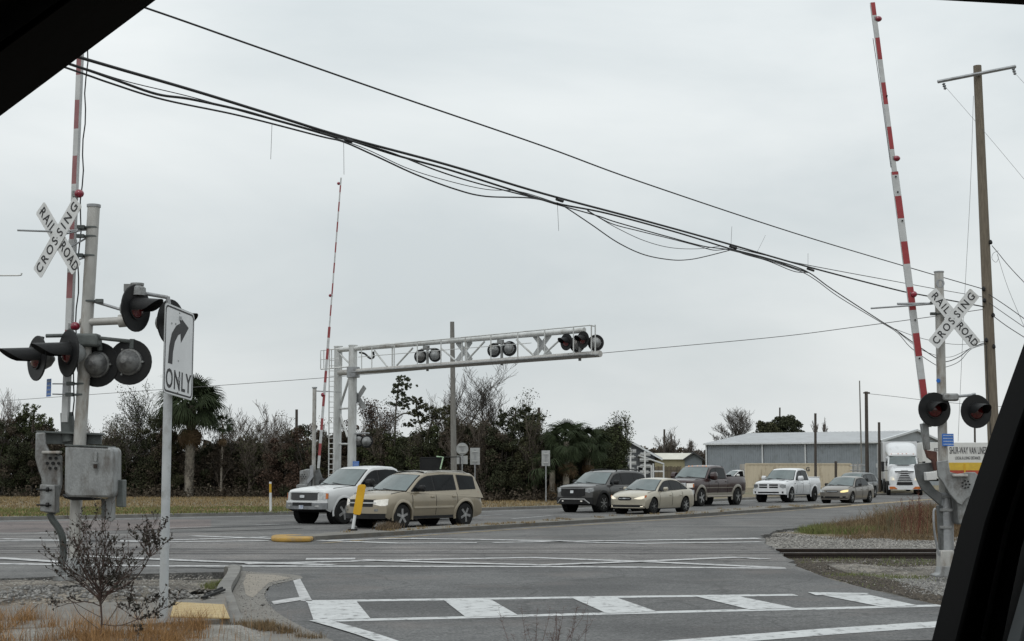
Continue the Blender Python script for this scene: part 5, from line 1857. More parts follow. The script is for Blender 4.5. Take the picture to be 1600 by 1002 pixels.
# ---- tan suv ----
tan_p = paintm('beige_metallic_paint', (.29, .25, .185), .3)
c = Car('suv', 'tan suv stopped beside the yellow paddle, nearest vehicle in the queue', 'suv', 625, 45.4, 49.5, dict(
    L=4.82, W=1.84, axF=1.47, axR=-1.39, r=.355, AR=.415, zbot=.27, paint=tan_p, bed=False, spk=5, xw=1.12, rake=.16,
    top=[(2.39, .84), (2.30, .93), (2.0, 1.02), (1.5, 1.085), (1.12, 1.11), (.9, 1.09), (-1.95, 1.11), (-2.2, 1.04), (-2.35, .92), (-2.41, .80)],
    cab=[(1.22, 1.09), (.95, 1.28), (.60, 1.52), (.40, 1.62), (.18, 1.675), (-.5, 1.72), (-1.3, 1.705), (-1.90, 1.66), (-2.04, 1.58), (-2.19, 1.12), (-2.23, .88)],
    kf=3, kr=7, wb_=.865, wr=.66, crown=.035, belt=1.09, mt=.10, rise=.02, wins=[(1.0, .02), (-.06, -.98), (-1.22, -1.90)], tg=[[(1.0, .02), (-.06, -.98)], [(-1.22, -1.90)]], seams=[1.02, -.04, -1.02], mir=(.1, .20, .20), mirm=trimblack, bow=.34))
c.front('grille', [(-.56, .80, .88), (.56, .80, .88)], .012, trimblack)
c.front('lower_grille', [(-.50, .66, .755), (.50, .66, .755)], .012, trimblack)
c.front('chrome_bar', [(-.60, .762, .797), (.60, .762, .797)], .03, mat('satin_bar', (.5, .5, .49), None, 4, .3, .5))
c.front('badge', [(-.09, .755, .805), (.09, .755, .805)], .045, mat('gold_badge', (.5, .36, .10), None, 4, .3, .5))
c.both('headlight', [(.52, .74, .86), (.72, .69, .88), (.85, .69, .90), (.885, .72, .90)], .014, lamp_lit_soft)
c.front('bumper', [(-.89, .46, .66), (-.6, .46, .655), (.6, .46, .655), (.89, .46, .66)], .035, tan_p)
c.front('lower_fascia', [(-.85, .30, .455), (.85, .30, .455)], .03, trimblack)
c.both('fog_light', [(.58, .53, .60), (.68, .53, .60)], .042, lamp_dark)
c.flare(.08, .028, tan_p)
c.side('rocker_panel', -.90, 1.0, .28, .40, .006, trimblack)
c.side('door_moulding', -.84, .96, .60, .66, .022, paintm('light_beige_moulding', (.38, .335, .26), .2))
c.side('tail_light', -2.30, -2.12, .82, 1.08, .008, mat('clear_tail_lens', (.5, .46, .42), (.36, .1, .08), 9, .2, coat=.5))
b = MB()
for sg in (-1, 1):
    b.tube([(.25, sg * .62, 1.66), (.1, sg * .63, 1.72), (-.6, sg * .64, 1.755), (-1.5, sg * .63, 1.735), (-1.75, sg * .62, 1.66)], .02, 6)
b.build('roof_rail', mat('silver_rail', (.42, .41, .38), None, 5, .4, .4), c.root, True)
MB().tube([(.28, -.6, 1.69), (.24, -.3, 1.73), (.2, .2, 1.74), (.18, .58, 1.70)], .02, 6).build('roof_rack_bar', trimblack, c.root, True)
tan_root = c.root
# black cargo box and light-green strap seen above the tan suv's roof, on a trailer behind it
B = XY(700, 53.5, 0)
t = thing('black_trailer', 'flat black panel and frame with pale green strap above the tan suv roof', 'trailer', B)
L = lambda x, y, Y=53.5: P(x, y, Y) - B
plate(t, B, 'panel', [(657, 716), (690, 715), (686, 738), (657, 740)], 53.5, 1.2, trimblack, .01)
MB().tube([L(657, 715.5), L(720, 714)], .02, 6).tube([L(719, 714), L(719, 745)], .025, 6).tube([L(657, 715), L(657, 790)], .03, 6).build('frame', trimblack, t)
MB().tube([L(682, 713.5, 53.4), L(692.5, 714.5, 53.4), L(688, 733, 53.4)], .028, 6).build('strap', mat('pale_green_strap', (.45, .62, .42), None, 5, .6), t)
MB().box((0, .6, .62), (1.6, 1.6, .12)).build('deck', trimblack, t)
for sg in (-1, 1):
    w = MB().lathe((sg * .75 - .09, .6, .3), (1, 0, 0), [(0, .18), (0, .28), (.03, .3), (.15, .3), (.18, .28), (.18, .18)], 20).build('wheel', tyrem, t, True)
MB().box((0, .6, .95), (1.3, 1.3, .55)).build('box', trimblack, t, bevel=.03)

# ---- white pickup ----
white_p = paintm('white_paint', (.62, .63, .63), 0)
PICK = dict(L=5.7, W=2.0, axF=1.92, axR=-1.65, r=.385, AR=.46, zbot=.38, bed=True, spk=5, xw=1.22, rake=.05,
            top=[(2.85, 1.03), (2.78, 1.10), (2.3, 1.16), (1.6, 1.22), (1.22, 1.24), (1.1, 1.22), (-1.02, 1.24), (-1.10, 1.36), (-2.80, 1.36), (-2.85, 1.30)],
            cab=[(1.30, 1.22), (.98, 1.46), (.66, 1.70), (.50, 1.80), (.30, 1.87), (-.3, 1.90), (-.72, 1.88), (-.90, 1.82), (-1.02, 1.24)],
            kf=3, kr=6, wb_=.94, wr=.73, crown=.03, belt=1.22, mt=.115, wins=[(1.05, .17), (.09, -.80)], seams=[1.1, .13, -.92], mir=(.12, .28, .27), bow=.24)
c = Car('pickup_truck', 'white pickup with dark front grille, leftmost vehicle in the queue', 'pickup truck', 534, 49.2, 51.5, dict(PICK, paint=white_p, mirm=trimblack))
c.front('grille', [(-.62, .80, 1.02), (-.5, .78, 1.03), (.5, .78, 1.03), (.62, .80, 1.02)], .02, mat('dark_mesh_grille', (.05, .05, .052), (.02, .02, .02), 60, .5))
b_ = c.front('grille_surround', [(-.66, 1.035, 1.06), (.66, 1.035, 1.06)], .03, chrome)
c.front('grille_surround', [(-.60, .745, .775), (.60, .745, .775)], .03, chrome)
c.front('badge', [(-.11, .875, .945), (-.06, .865, .955), (.06, .865, .955), (.11, .875, .945)], .045, chrome)
c.both('headlight', [(.68, .82, 1.03), (.85, .80, 1.03), (.96, .82, 1.02)], .016, lamp_clear)
c.both('turn_signal', [(.90, .83, 1.02), (.965, .84, 1.01)], .022, amber)
c.front('bumper', [(-.98, .50, .70), (-.6, .49, .70), (.6, .49, .70), (.98, .50, .70)], .06, mat('bumper_chrome', (.26, .27, .28), (.16, .165, .17), 4, .28, .6))
c.front('bumper_cap', [(-.97, .70, .76), (.97, .70, .76)], .045, white_p)
c.front('air_intake', [(-.45, .60, .71), (.45, .60, .71)], .066, trimblack)
c.front('licence_disc', [(-.10, .50, .62), (.10, .50, .62)], .075, mat('pale_oval_plate', (.5, .53, .56), (.2, .25, .4), 9, .3))
c.both('fog_light', [(.58, .57, .62), (.72, .57, .63)], .068, lamp_clear)
c.flare(.07, .016, white_p)
c.bedliner(-1.1, -2.85)

# ---- dark grey suv ----
grey_p = paintm('gunmetal_paint', (.062, .06, .057), .3)
c = Car('suv', 'dark grey suv with black grille and black roof rack', 'suv', 940, 63.0, 52.5, dict(
    L=4.95, W=1.96, axF=1.50, axR=-1.40, r=.375, AR=.44, zbot=.30, paint=grey_p, bed=False, spk=7, xw=1.1, rake=.10,
    top=[(2.475, 1.02), (2.40, 1.07), (2.1, 1.12), (1.6, 1.16), (1.15, 1.18), (.9, 1.15), (-1.9, 1.18), (-2.2, 1.10), (-2.4, .98), (-2.475, .86)],
    cab=[(1.20, 1.15), (.85, 1.40), (.55, 1.60), (.38, 1.68), (.15, 1.735), (-.5, 1.76), (-1.3, 1.75), (-1.85, 1.70), (-2.0, 1.62), (-2.22, 1.18), (-2.28, .98)],
    kf=3, kr=7, wb_=.925, wr=.72, crown=.03, belt=1.15, mt=.10, wins=[(1.0, .05), (-.04, -.98), (-1.05, -1.9)], seams=[1.02, 0, -1.02], mir=(.1, .22, .2), mirm=trimblack, bow=.26))
c.front('grille', [(-.62, .72, 1.0), (-.5, .66, 1.02), (.5, .66, 1.02), (.62, .72, 1.0)], .02, trimblack)
c.front('badge', [(-.08, .82, .93), (.08, .82, .93)], .035, chrome)
c.front('grille_lip', [(-.6, 1.0, 1.025), (.6, 1.0, 1.025)], .03, mat('dark_chrome', (.25, .25, .25), None, 5, .25, .8))
c.both('headlight', [(.62, .88, .97), (.78, .83, 1.02), (.95, .90, 1.03)], .016, lamp_dark)
c.both('headlight_strip', [(.62, .985, 1.01), (.93, 1.02, 1.05)], .022, lamp_clear)
c.front('bumper', [(-.94, .36, .64), (.94, .36, .64)], .035, trimblack)
c.front('silver_skid_bar', [(-.62, .55, .60), (.62, .55, .60)], .055, silverm)
c.both('silver_skid_bar', [(.60, .55, .60), (.82, .38, .43)], .055, silverm)
c.both('fog_light', [(.44, .46, .51), (.52, .46, .51)], .05, lamp_lit_soft)
c.flare(.09, .02, trimblack)
c.side('rocker_panel', -.9, 1.0, .31, .46, .008, trimblack)
b = MB()
for sg in (-1, 1):
    b.tube([(.1, sg * .66, 1.73), (.0, sg * .67, 1.80), (-.8, sg * .68, 1.83), (-1.7, sg * .67, 1.80), (-1.8, sg * .66, 1.73)], .025, 6)
b.build('roof_rail', trimblack, c.root, True)

# ---- champagne sedan ----
champ = paintm('champagne_paint', (.42, .385, .31), .3)
SEDAN = dict(L=4.50, W=1.775, axF=1.37, axR=-1.28, r=.315, AR=.365, zbot=.20, bed=False, spk=7, xw=.98, rake=.30,
             top=[(2.25, .66), (2.15, .74), (1.9, .82), (1.4, .90), (1.02, .935), (.8, .90), (-1.5, .98), (-1.9, .99), (-2.15, .95), (-2.25, .80)],
             cab=[(1.12, .90), (.72, 1.14), (.35, 1.34), (.22, 1.385), (.02, 1.42), (-.4, 1.445), (-.8, 1.42), (-1.02, 1.37), (-1.35, 1.20), (-1.80, .97)],
             kf=3, kr=7, wb_=.835, wr=.61, crown=.03, belt=.90, mt=.085, rise=.03, wins=[(.9, -.12), (-.19, -1.02), (-1.06, -1.5)], seams=[.88, -.15, -1.0], mir=(.1, .19, .15), bow=.36)
c = Car('sedan', 'champagne coloured sedan with its amber-edged headlights lit', 'sedan', 1018, 60.6, 54.0, dict(SEDAN, paint=champ, mirm=champ))
c.front('grille', [(-.32, .60, .66), (-.26, .565, .70), (.26, .565, .70), (.32, .60, .66)], .014, trimblack)
c.front('grille_bar', [(-.27, .628, .642), (.27, .628, .642)], .02, chrome)
c.front('badge', [(-.06, .62, .66), (.06, .62, .66)], .026, chrome)
c.both('headlight', [(.44, .63, .65), (.58, .60, .69), (.72, .61, .735), (.80, .66, .745)], .012, lamp_lit)
c.both('turn_signal', [(.79, .655, .765), (.845, .69, .77)], .014, amber)
c.front('air_intake', [(-.72, .30, .38), (.72, .30, .38)], .012, trimblack)
c.front('bumper_lip', [(-.80, .25, .285), (.80, .25, .285)], .02, champ)
c.both('fog_light', [(.66, .30, .335), (.74, .30, .335)], .02, lamp_lit)
c.side('rocker_panel', -.9, 1.0, .20, .25, .004, trimblack)

# ---- maroon pickup ----
maroon = paintm('maroon_paint', (.032, .012, .011), .15)
tanlow = paintm('tan_lower_paint', (.22, .20, .165), .2)
PK2 = dict(PICK, L=6.1, W=2.03, axF=2.10, axR=-1.87, r=.42, AR=.50, zbot=.50,
           top=[(3.05, 1.18), (2.98, 1.25), (2.5, 1.31), (1.8, 1.36), (1.42, 1.38), (1.3, 1.36), (-.85, 1.38), (-.93, 1.46), (-3.0, 1.46), (-3.05, 1.40)],
           cab=[(1.50, 1.36), (1.20, 1.60), (.90, 1.84), (.74, 1.93), (.55, 2.0), (0, 2.03), (-.55, 2.01), (-.73, 1.95), (-.85, 1.38)],
           belt=1.36, xw=1.42, wins=[(1.25, .35), (.27, -.62)], seams=[1.3, .31, -.75], mir=(.12, .30, .40), wb_=.96, wr=.77)
c = Car('pickup_truck', 'maroon pickup with tan lower trim and wheel arches behind the champagne sedan', 'pickup truck', 1093, 74.2, 54.5, dict(PK2, paint=maroon, mirm=maroon))
c.front('grille', [(-.6, .90, 1.17), (.6, .90, 1.17)], .02, chrome)
c.both('headlight', [(.64, .92, 1.15), (.97, .94, 1.14)], .016, lamp_lit_soft)
c.both('turn_signal', [(.93, .94, 1.12), (.975, .95, 1.11)], .024, amber)
c.front('bumper', [(-1.0, .60, .82), (1.0, .60, .82)], .06, chrome)
c.flare(.13, .03, tanlow)
c.side('lower_trim', -1.3, 1.58, .52, .70, .012, tanlow)
c.side('body_line', -1.35, 1.6, .90, .93, .006, tanlow)
c.side('rear_lower_trim', -3.0, -2.42, .56, .74, .012, tanlow)
MB().tube([(1.5, 1.0, .48), (-1.2, 1.0, .48)], .045, 8).build('side_step', mat('tan_step', (.3, .27, .23), None, 5, .5), c.root)
b = MB()
for y in (-.5, -.3, 0, .3, .5):
    b.lathe((.62, y, 1.985), (0, 0, 1), [(0, .05), (.03, .045), (.045, .01)], 8)
b.build('roof_marker_light', mat('amber_marker', (.62, .25, .08), None, 5, .3, emit=(1, .45, .15), estr=.25), c.root, True)
c.bedliner(-.93, -3.05)
MB().box((-1.25, 0, 1.50), (.5, 1.7, .14)).build('bed_toolbox', dashm, c.root, bevel=.02)

# ---- white pickup with hood scoops ----
PK3 = dict(PICK, L=5.8, W=2.02, axF=1.92, axR=-1.65, r=.40, AR=.47, zbot=.40)
c = Car('pickup_truck', 'white pickup with body-coloured split grille and hood scoops beside the grey sedan', 'pickup truck', 1234, 83.5, 57.5, dict(PK3, paint=paintm('bright_white_paint', (.66, .67, .68), 0), mirm=MATS['bright_white_paint']))
wp_ = MATS['bright_white_paint']
c.front('grille', [(-.62, .76, 1.03), (.62, .76, 1.03)], .018, wp_)
for y0 in (-.56, .06):
    for z0 in (.80, .93):
        c.front('grille_opening', [(y0, z0, z0 + .09), (y0 + .50, z0, z0 + .09)], .026, trimblack)
c.both('headlight', [(.66, .86, 1.0), (.80, .80, 1.02), (.96, .82, 1.0)], .02, lamp_dark)
c.front('bumper', [(-.99, .46, .76), (.99, .46, .76)], .05, wp_)
c.front('air_intake', [(-.62, .52, .60), (.62, .52, .60)], .06, trimblack)
c.both('fog_light', [(.78, .52, .62), (.86, .52, .62)], .06, trimblack)
for sg in (-1, 1):
    MB().box((1.9, sg * .42, 1.245), (.22, .26, .02)).build('hood_scoop', trimblack, c.root, bevel=.006)
c.flare(.08, .02, wp_)
c.side('side_step', -1.1, 1.35, .38, .43, .03, trimblack)
c.side('badge', 1.32, 1.46, 1.02, 1.07, .008, trimblack)
c.bedliner(-1.1, -2.9)
MB().box((-2.0, 0, 1.40), (1.7, 1.8, .05)).build('bed_cover', wp_, c.root, bevel=.015)

# ---- grey sedan ----
tp_p = paintm('taupe_paint', (.19, .175, .155), .3)
c = Car('sedan', 'grey brown compact sedan with one yellowish headlight, right of the white pickup', 'sedan', 1329, 80.5, 56.0, dict(SEDAN, L=4.44, W=1.715, r=.30, AR=.35, paint=tp_p, mirm=trimblack, wins=[(.9, -.12), (-.19, -1.15)],
      cab=[(1.12, .90), (.72, 1.14), (.35, 1.34), (.22, 1.385), (.02, 1.42), (-.4, 1.44), (-.8, 1.42), (-1.02, 1.36), (-1.30, 1.18), (-1.62, .97)]))
c.front('grille', [(-.36, .64, .68), (-.3, .61, .70), (.3, .61, .70), (.36, .64, .68)], .014, trimblack)
c.front('grille_bar', [(-.3, .66, .675), (.3, .66, .675)], .022, chrome)
c.front('headlight', [(-.80, .64, .75), (-.62, .60, .73), (-.46, .60, .68)], .012, lamp_clear)
c.front('headlight', [(.46, .60, .68), (.62, .60, .73), (.80, .64, .75)], .012, mat('yellow_lit_lamp', (.7, .6, .3), None, 5, .2, emit=(1, .78, .35), estr=.7))
c.front('air_intake', [(-.42, .30, .39), (.42, .30, .39)], .012, trimblack)
c.both('fog_light', [(.56, .32, .40), (.70, .34, .40)], .014, trimblack)
c.front('bumper_lip', [(-.80, .22, .27), (.80, .22, .27)], .02, tp_p)

# ---- dark suv behind the grey sedan ----
c = Car('suv', 'dark green grey suv mostly hidden behind the grey sedan', 'suv', 1344, 97, 58, dict(
    L=4.6, W=1.85, axF=1.40, axR=-1.30, r=.35, AR=.41, zbot=.28, paint=paintm('dark_olive_paint', (.05, .055, .055), .3), bed=False, spk=5, xw=1.1, rake=.10,
    top=[(2.3, .92), (2.2, 1.0), (1.9, 1.06), (1.15, 1.12), (.9, 1.08), (-1.85, 1.10), (-2.1, 1.02), (-2.3, .85)],
    cab=[(1.20, 1.08), (.85, 1.32), (.55, 1.50), (.38, 1.57), (.15, 1.62), (-.5, 1.65), (-1.3, 1.64), (-1.8, 1.58), (-1.95, 1.52), (-2.15, 1.12)],
    kf=3, kr=7, wb_=.875, wr=.66, crown=.03, belt=1.08, mt=.10, wins=[(1.0, .05), (-.04, -.98), (-1.05, -1.8)], seams=[1.02, 0, -1.02], mir=(.1, .2, .18), mirm=trimblack, bow=.26))
c.front('grille', [(-.5, .72, .88), (.5, .72, .88)], .02, trimblack)
c.both('headlight', [(.62, .76, .87), (.86, .78, .9)], .016, lamp_lit)

# ---- small white pickup far away ----
c = Car('pickup_truck', 'small distant white pickup seen over the maroon pickup bed', 'pickup truck', 1136, 150, 22, dict(PICK, L=5.2, W=1.85, paint=white_p, mirm=white_p, wins=[(1.05, .1)],
      cab=[(1.30, 1.22), (.98, 1.46), (.66, 1.70), (.50, 1.80), (.40, 1.85), (.2, 1.87), (-.05, 1.86), (-.2, 1.80), (-.3, 1.24)], seams=[1.1, -.1], kr=6,
      top=[(2.6, 1.03), (2.5, 1.10), (2.2, 1.16), (1.6, 1.22), (1.22, 1.24), (1.1, 1.22), (-.3, 1.24), (-.4, 1.30), (-2.55, 1.30), (-2.6, 1.25)]))
c.bedliner(-.4, -2.6)

# ---- lorry ----------------------------------------------------------------------
def loft(secs, n=24, e=5.0):
    """secs: (x, z0, z1, half width at bottom, half width at top)"""
    mb = MB()
    for (x, z0, z1, wb, wt) in secs:
        zc, hh = (z0 + z1) / 2, (z1 - z0) / 2
        for k in range(n):
            t = 2 * math.pi * k / n + math.pi / n
            cy = math.copysign(abs(math.cos(t)) ** (2 / e), math.cos(t))
            cz = math.copysign(abs(math.sin(t)) ** (2 / e), math.sin(t))
            w = wb + (wt - wb) * (cz + 1) / 2
            mb.v.append((x, cy * w, zc + cz * hh))
    for i in range(len(secs) - 1):
        for k in range(n):
            j = (k + 1) % n
            mb.f.append((i * n + k, i * n + j, (i + 1) * n + j, (i + 1) * n + k))
    mb.f += [tuple(range(n)), tuple((len(secs) - 1) * n + k for k in range(n))]
    mb.mi = [0] * len(mb.f)
    return mb

lw = paintm('lorry_white_paint', (.60, .61, .62), 0)
B = XY(1424, 108, 0)
SEMI = thing('semi_truck', 'white long-nosed lorry with tall rounded roof behind the right signal mast', 'lorry', B + Vector((.2, 3.2, 0)), math.pi + math.radians(78))
loft([(3.35, .55, 1.55, 1.02, .78), (3.2, .55, 1.78, 1.12, .80), (2.6, .55, 2.0, 1.2, .86), (1.5, .6, 2.15, 1.22, .98), (1.3, .6, 2.15, 1.2, 1.0)]).build('hood', lw, SEMI, True, ang=60)
loft([(1.45, 1.2, 2.2, 1.12, 1.1), (1.3, .8, 2.3, 1.15, 1.12), (.85, .8, 2.95, 1.18, 1.06), (-.3, .8, 3.0, 1.2, 1.12), (-1.9, .8, 3.0, 1.22, 1.15)], e=7).build('cab', lw, SEMI, True, ang=50)
loft([(.95, 2.88, 3.0, 1.06, 1.0), (.75, 2.85, 3.25, 1.1, .98), (.3, 2.85, 3.62, 1.14, .98), (-.4, 2.85, 3.86, 1.18, 1.04), (-1.9, 2.85, 3.95, 1.2, 1.1)], e=4).build('roof_fairing', lw, SEMI, True, ang=60)
def nosegrid(z0, z1, x0, x1, w0, w1, m, name, th=.03):
    vs = []
    N = 8
    for (z, x, w) in ((z0, x0, w0), (z1, x1, w1)):
        for k in range(N + 1):
            c_ = -1 + 2 * k / N
            vs.append((x - .12 * c_ * c_, c_ * w, z))
    fs = [(k, k + 1, N + 2 + k, N + 1 + k) for k in range(N)]
    o = len(vs)
    vs += [(x - th, y, z) for x, y, z in vs]
    fs += [(f[3] + o, f[2] + o, f[1] + o, f[0] + o) for f in fs]
    fs += [(k, k + 1, k + 1 + o, k + o) for k in range(N)] + [(N + 1 + k, N + 2 + k, N + 2 + k + o, N + 1 + k + o) for k in range(N)]
    return MB().add(vs, fs).build(name, m, SEMI, True, ang=30)
nosegrid(2.22, 2.86, 1.44, .99, 1.0, .93, glass_w, 'windscreen')
nosegrid(2.17, 2.22, 1.48, 1.46, 1.04, 1.03, trimblack, 'windscreen_seal')
nosegrid(.75, 1.76, 3.46, 3.34, .62, .68, trimblack, 'grille_opening')
for k in range(6):
    z = .98 + k * .13
    nosegrid(z, z + .032, 3.50 - k * .012, 3.49 - k * .012, .60 + .01 * k, .60 + .01 * k, lw, 'grille_slat', .04)
nosegrid(.42, .72, 3.52, 3.50, 1.15, 1.16, lw, 'bumper', .3)
nosegrid(.46, .60, 3.535, 3.535, .30, .30, signwhite, 'licence_plate')
for sg in (-1, 1):
    MB().prism([(-.17, -.13), (.15, -.10), (.2, .16), (-.05, .20)] if sg > 0 else [(-.15, -.10), (.17, -.13), (.05, .20), (-.2, .16)], (3.30, sg * .83, 1.18), (0, 1, 0), (0, 0, 1), (.06, 0, 0)).build('headlight', lamp_lit_soft, SEMI)
    MB().cyl((3.30, sg * .80, 1.18), (3.40, sg * .80, 1.18), .07, n=12).build('lit_bulb', lamp_lit, SEMI)
    MB().prism([(-.3, -.1), (.25, -.1), (.28, .08), (-.1, .08)] if sg > 0 else [(-.25, -.1), (.3, -.1), (.1, .08), (-.28, .08)], (3.42, sg * .82, .56), (0, 1, 0), (0, 0, 1), (.09, 0, 0)).build('turn_signal', amber, SEMI)
    MB().box((1.9, sg * 1.48, 2.1), (.12, .22, .75)).build('mirror', trimblack, SEMI, bevel=.03)
    MB().tube([(1.6, sg * 1.1, 2.4), (1.85, sg * 1.45, 2.4)], .02, 6).tube([(1.6, sg * 1.1, 1.8), (1.85, sg * 1.45, 1.8)], .02, 6).build('mirror_bracket', trimblack, SEMI)
    MB().box((.35, sg * 1.165, 2.45), (.8, .02, .6)).build('side_window', glass_s, SEMI, bevel=.005)
    for x in (2.45, -2.2, -3.4):
        w = MB().lathe((x, sg * 1.13 - .14, .52), (0, 1, 0), [(0, .28), (0, .49), (.03, .52), (.25, .52), (.28, .49), (.28, .28)], 24).build('wheel', tyrem, SEMI, True)
        MB().cyl((x, sg * 1.20, .52), (x, sg * 1.22, .52), .27, n=16).build('rim', silverm, w, True)
b = MB()
for k in (-.8, -.3, 0, .3, .8):
    b.box((.90, k, 3.03 + .02 * (abs(k) < .5)), (.10, .09, .05))
b.build('roof_marker_light', amber, SEMI, bevel=.01)
MB().box((3.40, 0, 1.80), (.01, .5, .05)).build('nose_badge', mat('grey_badge', (.3, .3, .3), None, 5, .4), SEMI)
MB().box((-3.0, 0, .8), (3.4, .9, .3)).build('chassis', trimblack, SEMI)
MB().box((-9.2, 0, 2.6), (13.2, 2.55, 2.85)).build('cargo_box', lw, SEMI, bevel=.03)
for sg in (-1, 1):
    for x in (-13.6, -14.8):
        MB().lathe((x, sg * 1.13 - .14, .52), (0, 1, 0), [(0, .28), (0, .49), (.03, .52), (.25, .52), (.28, .49), (.28, .28)], 20).build('wheel', tyrem, SEMI, True)

# ---- moving van trailer -----------------------------------------------------------
Y0 = 128
B = XY(1443, Y0, 0)
VT = thing('moving_van_trailer', 'white moving van trailer with company lettering above yellow and red bands', 'trailer', B)
L = lambda x, y, Y=Y0: P(x, y, Y) - B
zt_, zb_ = L(1500, 691.5).z, L(1500, 748).z
ln = 13.5
MB().box((ln / 2, 1.27, (zt_ + zb_) / 2), (ln, 2.5, zt_ - zb_)).build('cargo_box', paintm('trailer_white_paint', (.62, .62, .60), 0), VT, bevel=.03)
zy1, zy0, zr0 = L(1500, 723).z, L(1500, 735).z, L(1500, 742).z
MB().box((ln / 2 + .9, .010, (zy1 + zy0) / 2), (ln - 1.8, .012, zy1 - zy0)).build('yellow_band', mat('van_yellow', (.62, .42, .04), (.5, .33, .04), 2, .5), VT)
MB().box((ln / 2 + .9, .010, (zy0 + zr0) / 2 - .001), (ln - 1.8, .012, zy0 - zr0)).build('red_band', mat('van_red', (.42, .07, .03), (.32, .05, .03), 2, .5), VT)
inkb = mat('van_lettering_black', (.03, .03, .035), None, 5, .5)
c0 = L(1512.5, 704.5)
text('SHUR-WAY VAN LINES', (c0.x, -.004, c0.z), (1, 0, 0), (0, 0, 1), .84, inkb, VT, sx=.36, ext=.003, spacing=1.05)
c0 = L(1512, 716)
text('LOCAL & LONG DISTANCE', (c0.x, -.004, c0.z), (1, 0, 0), (0, 0, 1), .36, inkb, VT, sx=.50, ext=.003)
c0 = L(1463, 703)
text('ED', (c0.x, -.004, c0.z), (1, 0, 0), (0, 0, 1), .36, inkb, VT, sx=.9, ext=.003)
c0 = L(1463, 711.5)
text('T', (c0.x, -.004, c0.z), (1, 0, 0), (0, 0, 1), .36, inkb, VT, sx=.9, ext=.003)
MB().box((3.6, 0, 1.3), (.12, .1, 2.2)).build('support_leg', yellowp, VT)
for x in (9.5, 10.8):
    MB().lathe((x, .15, .5), (0, 1, 0), [(0, .28), (0, .47), (.03, .5), (.25, .5), (.28, .47), (.28, .28)], 20).build('wheel', tyrem, VT, True)
MB().box((ln / 2, 1.2, zb_ - .12), (ln - .5, 1.4, .2)).build('chassis', trimblack, VT)
# ------------------------------------------------------------------ buildings
wallblue = mat('blue_grey_cladding', (.235, .262, .285), (.21, .235, .255), 1.2, .55, .1, dirt=(.16, .175, .18), dscale=.6)
roofpale = mat('pale_metal_roof', (.42, .435, .445), (.36, .37, .38), .6, .5, .2, dirt=(.33, .33, .33), dscale=.5)
trimpale = mat('pale_trim', (.58, .60, .61), (.48, .5, .51), 2, .5)
wallpale = mat('pale_gable_cladding', (.34, .37, .385), (.29, .31, .325), 1.5, .55)
darkopen = mat('dark_opening', (.025, .027, .03), None, 5, .7)

def ribbed(name, a, b, z0, ztopf, m, parent, pitch=.30, depth=.04):
    """corrugated wall from a to b (plan points), outward side on the right of a->b"""
    a, b = Vector((a[0], a[1], 0)), Vector((b[0], b[1], 0))
    d = (b - a)
    n_ = int(d.length / pitch)
    u = d.normalized()
    nv = Vector((u.y, -u.x, 0))
    vs, fs = [], []
    k = 0
    for i in range(n_ + 1):
        for (t, o) in ((0, 0), (.35, 0), (.45, 1), (.9, 1)):
            s_ = min((i + t) * pitch, d.length)
            p = a + u * s_ + nv * (depth * o)
            vs += [(p.x, p.y, z0), (p.x, p.y, ztopf(s_ / d.length))]
    for i in range(len(vs) // 2 - 1):
        fs.append((2 * i, 2 * i + 2, 2 * i + 3, 2 * i + 1))
    return MB().add(vs, fs).build(name, m, parent)

cL, cC = XY(1105, 190), XY(1375, 178)
du = (cC - cL).normalized()
dn = Vector((-du.y, du.x, 0))           # away from the camera
LEN, DEP = (cC - cL).length, 29.0
WZ, RZ = 5.25, 6.9
WH = thing('warehouse', 'long blue grey metal warehouse with pale low roof behind the waiting pickups', 'warehouse', cL)
q = lambda s_, t_, z=0: Vector(du * s_ + dn * t_) + Vector((0, 0, z))
for k, (x0, x1) in enumerate(((0, .34), (.34, .59), (.59, 1.0))):
    a, b = q(LEN * x0 + .1, 0), q(LEN * x1 - .1, 0)
    ribbed('wall_panel', a, b, -.1, lambda t: WZ, wallblue, WH)
ribbed('gable_wall', q(LEN, 0), q(LEN, DEP), -.1, lambda t: WZ + (RZ - WZ) * (1 - abs(2 * t - 1)), wallpale, WH)
MB().sheet([q(0, DEP), q(0, 0), q(0, 0, WZ), q(0, DEP / 2, RZ), q(0, DEP, WZ)]).sheet([q(LEN, DEP), q(0, DEP), q(0, DEP, WZ), q(LEN, DEP, WZ)]).build('rear_wall', wallblue, WH)
for (t0, t1, z0, z1) in ((-.35, DEP / 2, WZ - .02, RZ), (DEP / 2, DEP + .35, RZ, WZ - .02)):
    b = MB()
    nrib = 38
    for i in range(nrib):
        s0, s1 = -.3 + (LEN + .6) * i / nrib, -.3 + (LEN + .6) * (i + 1) / nrib
        p = [q(s0, t0, z0), q(s1, t0, z0), q(s1, t1, z1), q(s0, t1, z1)]
        b.add(p + [v + Vector((0, 0, .08)) for v in p], [(0, 1, 2, 3), (4, 5, 6, 7), (0, 1, 5, 4), (1, 2, 6, 5), (3, 0, 4, 7)])
        c_ = q(s0, t0, z0 + .12)
        b.add([c_, c_ + du * .06, q(s0, t1, z1 + .12) + du * .06, q(s0, t1, z1 + .12)], [(0, 1, 2, 3)])
    b.build('roof', roofpale, WH)
for x in (0, .34, .59, 1.0):
    a = q(LEN * x, -.14, WZ / 2)
    R = Matrix.Rotation(math.atan2(du.y, du.x), 3, 'Z')
    MB().box(a, (.16, .14, WZ), R).build('downpipe', trimpale, WH)
MB().box(q(LEN / 2, -.42, WZ - .03), (LEN + .6, .14, .18), Matrix.Rotation(math.atan2(du.y, du.x), 3, 'Z')).build('gutter', trimpale, WH)
RG = Matrix.Rotation(math.atan2(dn.y, dn.x), 3, 'Z')
